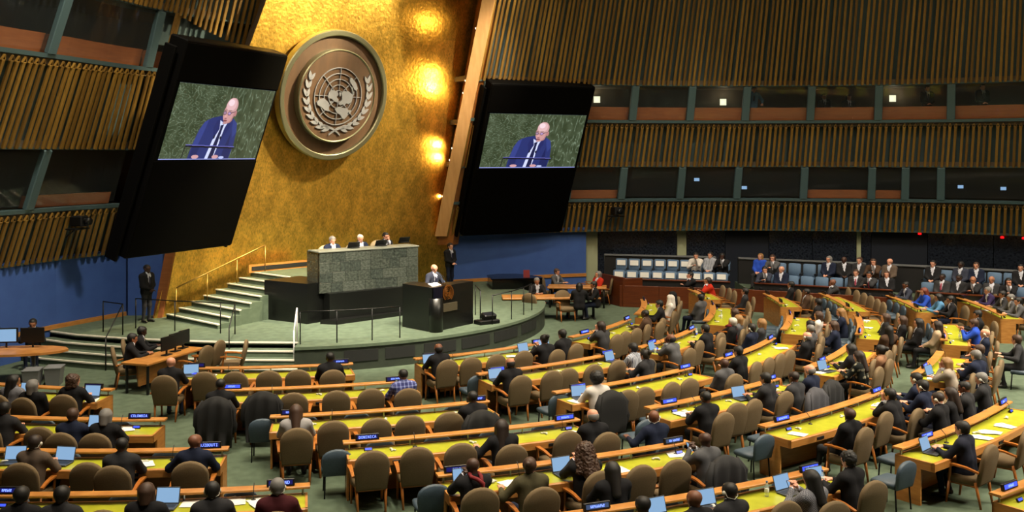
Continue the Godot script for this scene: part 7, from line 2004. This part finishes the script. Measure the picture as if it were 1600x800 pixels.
	slab(s, [Vector3(-0.98, 0, 0.55), Vector3(0.98, 0, 0.55), Vector3(1.02, 0, 0.1), Vector3(0.67, 0, -0.52), Vector3(0.2, 0, -0.98), Vector3(-0.5, 0, -1.03), Vector3(-0.98, 0, -0.7)], 1.02, 1.06); part(s, "lid", mats["piano black"], pn)
	for q in [Vector3(-0.8, 0, 0.5), Vector3(0.8, 0, 0.5), Vector3(-0.3, 0, -0.8)]:
		s = begin(true); tube(s, [q, q + Vector3(0, 0.64, 0)], [0.045, 0.06], 8); part(s, "leg", mats["piano black"], pn)
	var sg := thing("notice_stand", "small red and white notice standing on the black piano", "notice", Vector3(0.55, 1.06, -38.2), 0.1)
	s = begin(); box(s, Transform3D(Basis(Vector3(1, 0, 0), -0.2), Vector3(0, 0.14, 0)), Vector3(0.24, 0.28, 0.012)); part(s, "red_card", mat("notice red", Color(0.45, 0.06, 0.09), 0.6), sg)
	s = begin(); box(s, Transform3D(Basis(Vector3(1, 0, 0), -0.2), Vector3(0, 0.05, 0.01)), Vector3(0.22, 0.08, 0.006)); part(s, "white_band", mats["white paper"], sg)
	var rp := thing("wood_stand", "tall reddish wooden panel at the end of the low partition", "panel", Vector3(3.75, 0, -38.6), 0.5)
	s = begin(); box(s, Transform3D(Basis(), Vector3(0, 0.55, 0)), Vector3(0.08, 1.10, 1.9), 0.01); part(s, "panel", mats["partition wood"], rp)
	s = begin(); box(s, Transform3D(Basis(), Vector3(0.4, 0.52, 0.9)), Vector3(0.9, 1.05, 0.08), 0.01); part(s, "return_panel", mats["partition wood"], rp)
	var arm: Node3D = get_node("armchair")
	for q in EXTRA_CHAIRS: copy_of(arm, Vector3(q[0], q[1], q[2]), q[3], q[4], "loose armchairs off the desk rows")
	var pale := grain("cream leather", Color(0.60, 0.52, 0.38), Color(0.66, 0.58, 0.44), Vector3(2, 2, 2), 0.5, 0.05, 96)
	for q in DAIS_CHAIRS:
		var c := copy_of(arm, Vector3(q[0], 1.87, q[1]), q[2], "cream leather chair on the dais behind the marble front", "cream dais chairs")
		c.name = numbered("dais_chair")
		for ch in ["seat", "backrest"]: (c.get_node(ch) as MeshInstance3D).material_override = pale
	for q in DAIS_LAPTOPS:
		var o := thing("dais_screen", "small black tilted screen on the pale dais ledge", "monitor", Vector3(q[0], 2.83, q[1]), q[2], "screens on the dais ledge")
		s = begin(); box(s, Transform3D(Basis(Vector3(1, 0, 0), -0.5), Vector3(0, 0.08, 0)), Vector3(0.40, 0.22, 0.02), 0.005); part(s, "panel", black, o)
		s = begin(); box(s, Transform3D(Basis(), Vector3(0, 0.01, -0.05)), Vector3(0.3, 0.02, 0.2), 0.005); part(s, "base", black, o)

func build_booth_contents() -> void:
	for q in [[16.6, 2.5], [19.3, 2.45], [19.9, 2.45]]:
		var o := thing("exit_lamp", "small red lamp under the lower slats above a door", "lamp", wall_at(true, wall_s(true, q[0], 2.5), q[1], 0.02), 0.0, "red lamps under the slats")
		var s := begin(true); lathe(s, [[0.02, -0.05], [0.07, -0.04], [0.07, 0.03], [0.03, 0.05]], 10); part(s, "bulb", glow("red exit lamp", Color(0.9, 0.05, 0.08), 1.5), o)
	for q in [[1, 4.05, 8.02], [2, 9.0, 7.95], [3, 15.15, 8.05]]:
		var s_ := wall_s(true, q[1], q[2])
		var p := wall_at(true, s_, q[2], -2.7)
		var o := thing("lit_monitor", "small square bright white panel glowing inside an upper booth", "lamp", p, 0.0, "white panels in upper booths")
		var s := begin(); box(s, Transform3D(), Vector3(0.27, 0.27, 0.03)); part(s, "light_panel", glow("white booth lamp", Color(0.95, 0.95, 0.80), 1.1), o)
		var l := OmniLight3D.new()
		l.name = "booth_glow"
		l.light_color = Color(1.0, 0.95, 0.8)
		l.light_energy = 0.12
		l.light_size = 0.12
		l.shadow_enabled = true
		l.omni_range = 30.0
		l.omni_attenuation = 2.0
		l.position = p + Vector3(0, 0, 0.1)
		add_child(l)
	for q in [[7.9, 4.65], [9.9, 4.30], [17.7, 4.4], [19.0, 4.35]]:
		var p := wall_at(true, wall_s(true, q[0], q[1]), q[1], -1.5)
		var o := thing("booth_screen", "small blue-lit screen inside a lower booth", "screen", p, 0.0, "blue screens in lower booths")
		var s := begin(); box(s, Transform3D(), Vector3(0.22, 0.13, 0.03)); part(s, "display", mats["laptop display"], o)
		s = begin(); box(s, Transform3D(Basis(), Vector3(0, 0, -0.02)), Vector3(0.26, 0.17, 0.02)); part(s, "case", mats["black plastic"], o)
	for q in [[true, 4.2, 3.42, "right"], [false, -12.75, 3.8, "left"]]:
		var p := wall_at(q[0], wall_s(q[0], q[1], q[2]), q[2], 0.35)
		var o := thing("wall_camera", "black remote camera on bracket fixed to the %s lower slats" % q[3], "camera", p, 0.4 if q[0] else 1.3)
		var s := begin(); box(s, Transform3D(Basis(), Vector3(0, 0, 0)), Vector3(0.34, 0.30, 0.42), 0.03); part(s, "camera_body", mats["black plastic"], o)
		s = begin(true); tube(s, [Vector3(0, 0, 0.2), Vector3(0, 0, 0.38)], [0.09, 0.11], 14); part(s, "lens", mats["black plastic"], o)
		s = begin(); box(s, Transform3D(Basis(), Vector3(0, -0.22, -0.05)), Vector3(0.62, 0.05, 0.35), 0.01); part(s, "bracket", mats["black plastic"], o)
		s = begin(true); tube(s, [Vector3(-0.2, -0.24, 0), Vector3(-0.3, -0.45, -0.2)], [0.025], 6); part(s, "bracket_arm", mats["black plastic"], o)
	for q in [[9.9, 7.05, 8, "short", "black", "pale", "lightblue", "person in pale blue shirt and tie leaning inside an upper booth"], [17.9, 7.0, 6, "short", "black", "pale", "black", "dark figure behind a camera in an upper booth"], [16.2, 7.0, 6, "short", "black", "tan", "black", "dark figure standing in an upper booth by the frame"], [12.6, 6.75, 6, "short", "black", "tan", "black", "seated dark figure in upper booth centre"], [13.5, 6.7, 6, "bob", "black", "tan", "charcoal", "dim figure with camera light in an upper booth"]]:
		var p := wall_at(true, wall_s(true, q[0], 7.8), q[1], -1.1)
		person(Vector3(p.x, p.y - 0.25, p.z), 0.0, q[2], q[3], q[4], q[5], q[6], q[7])
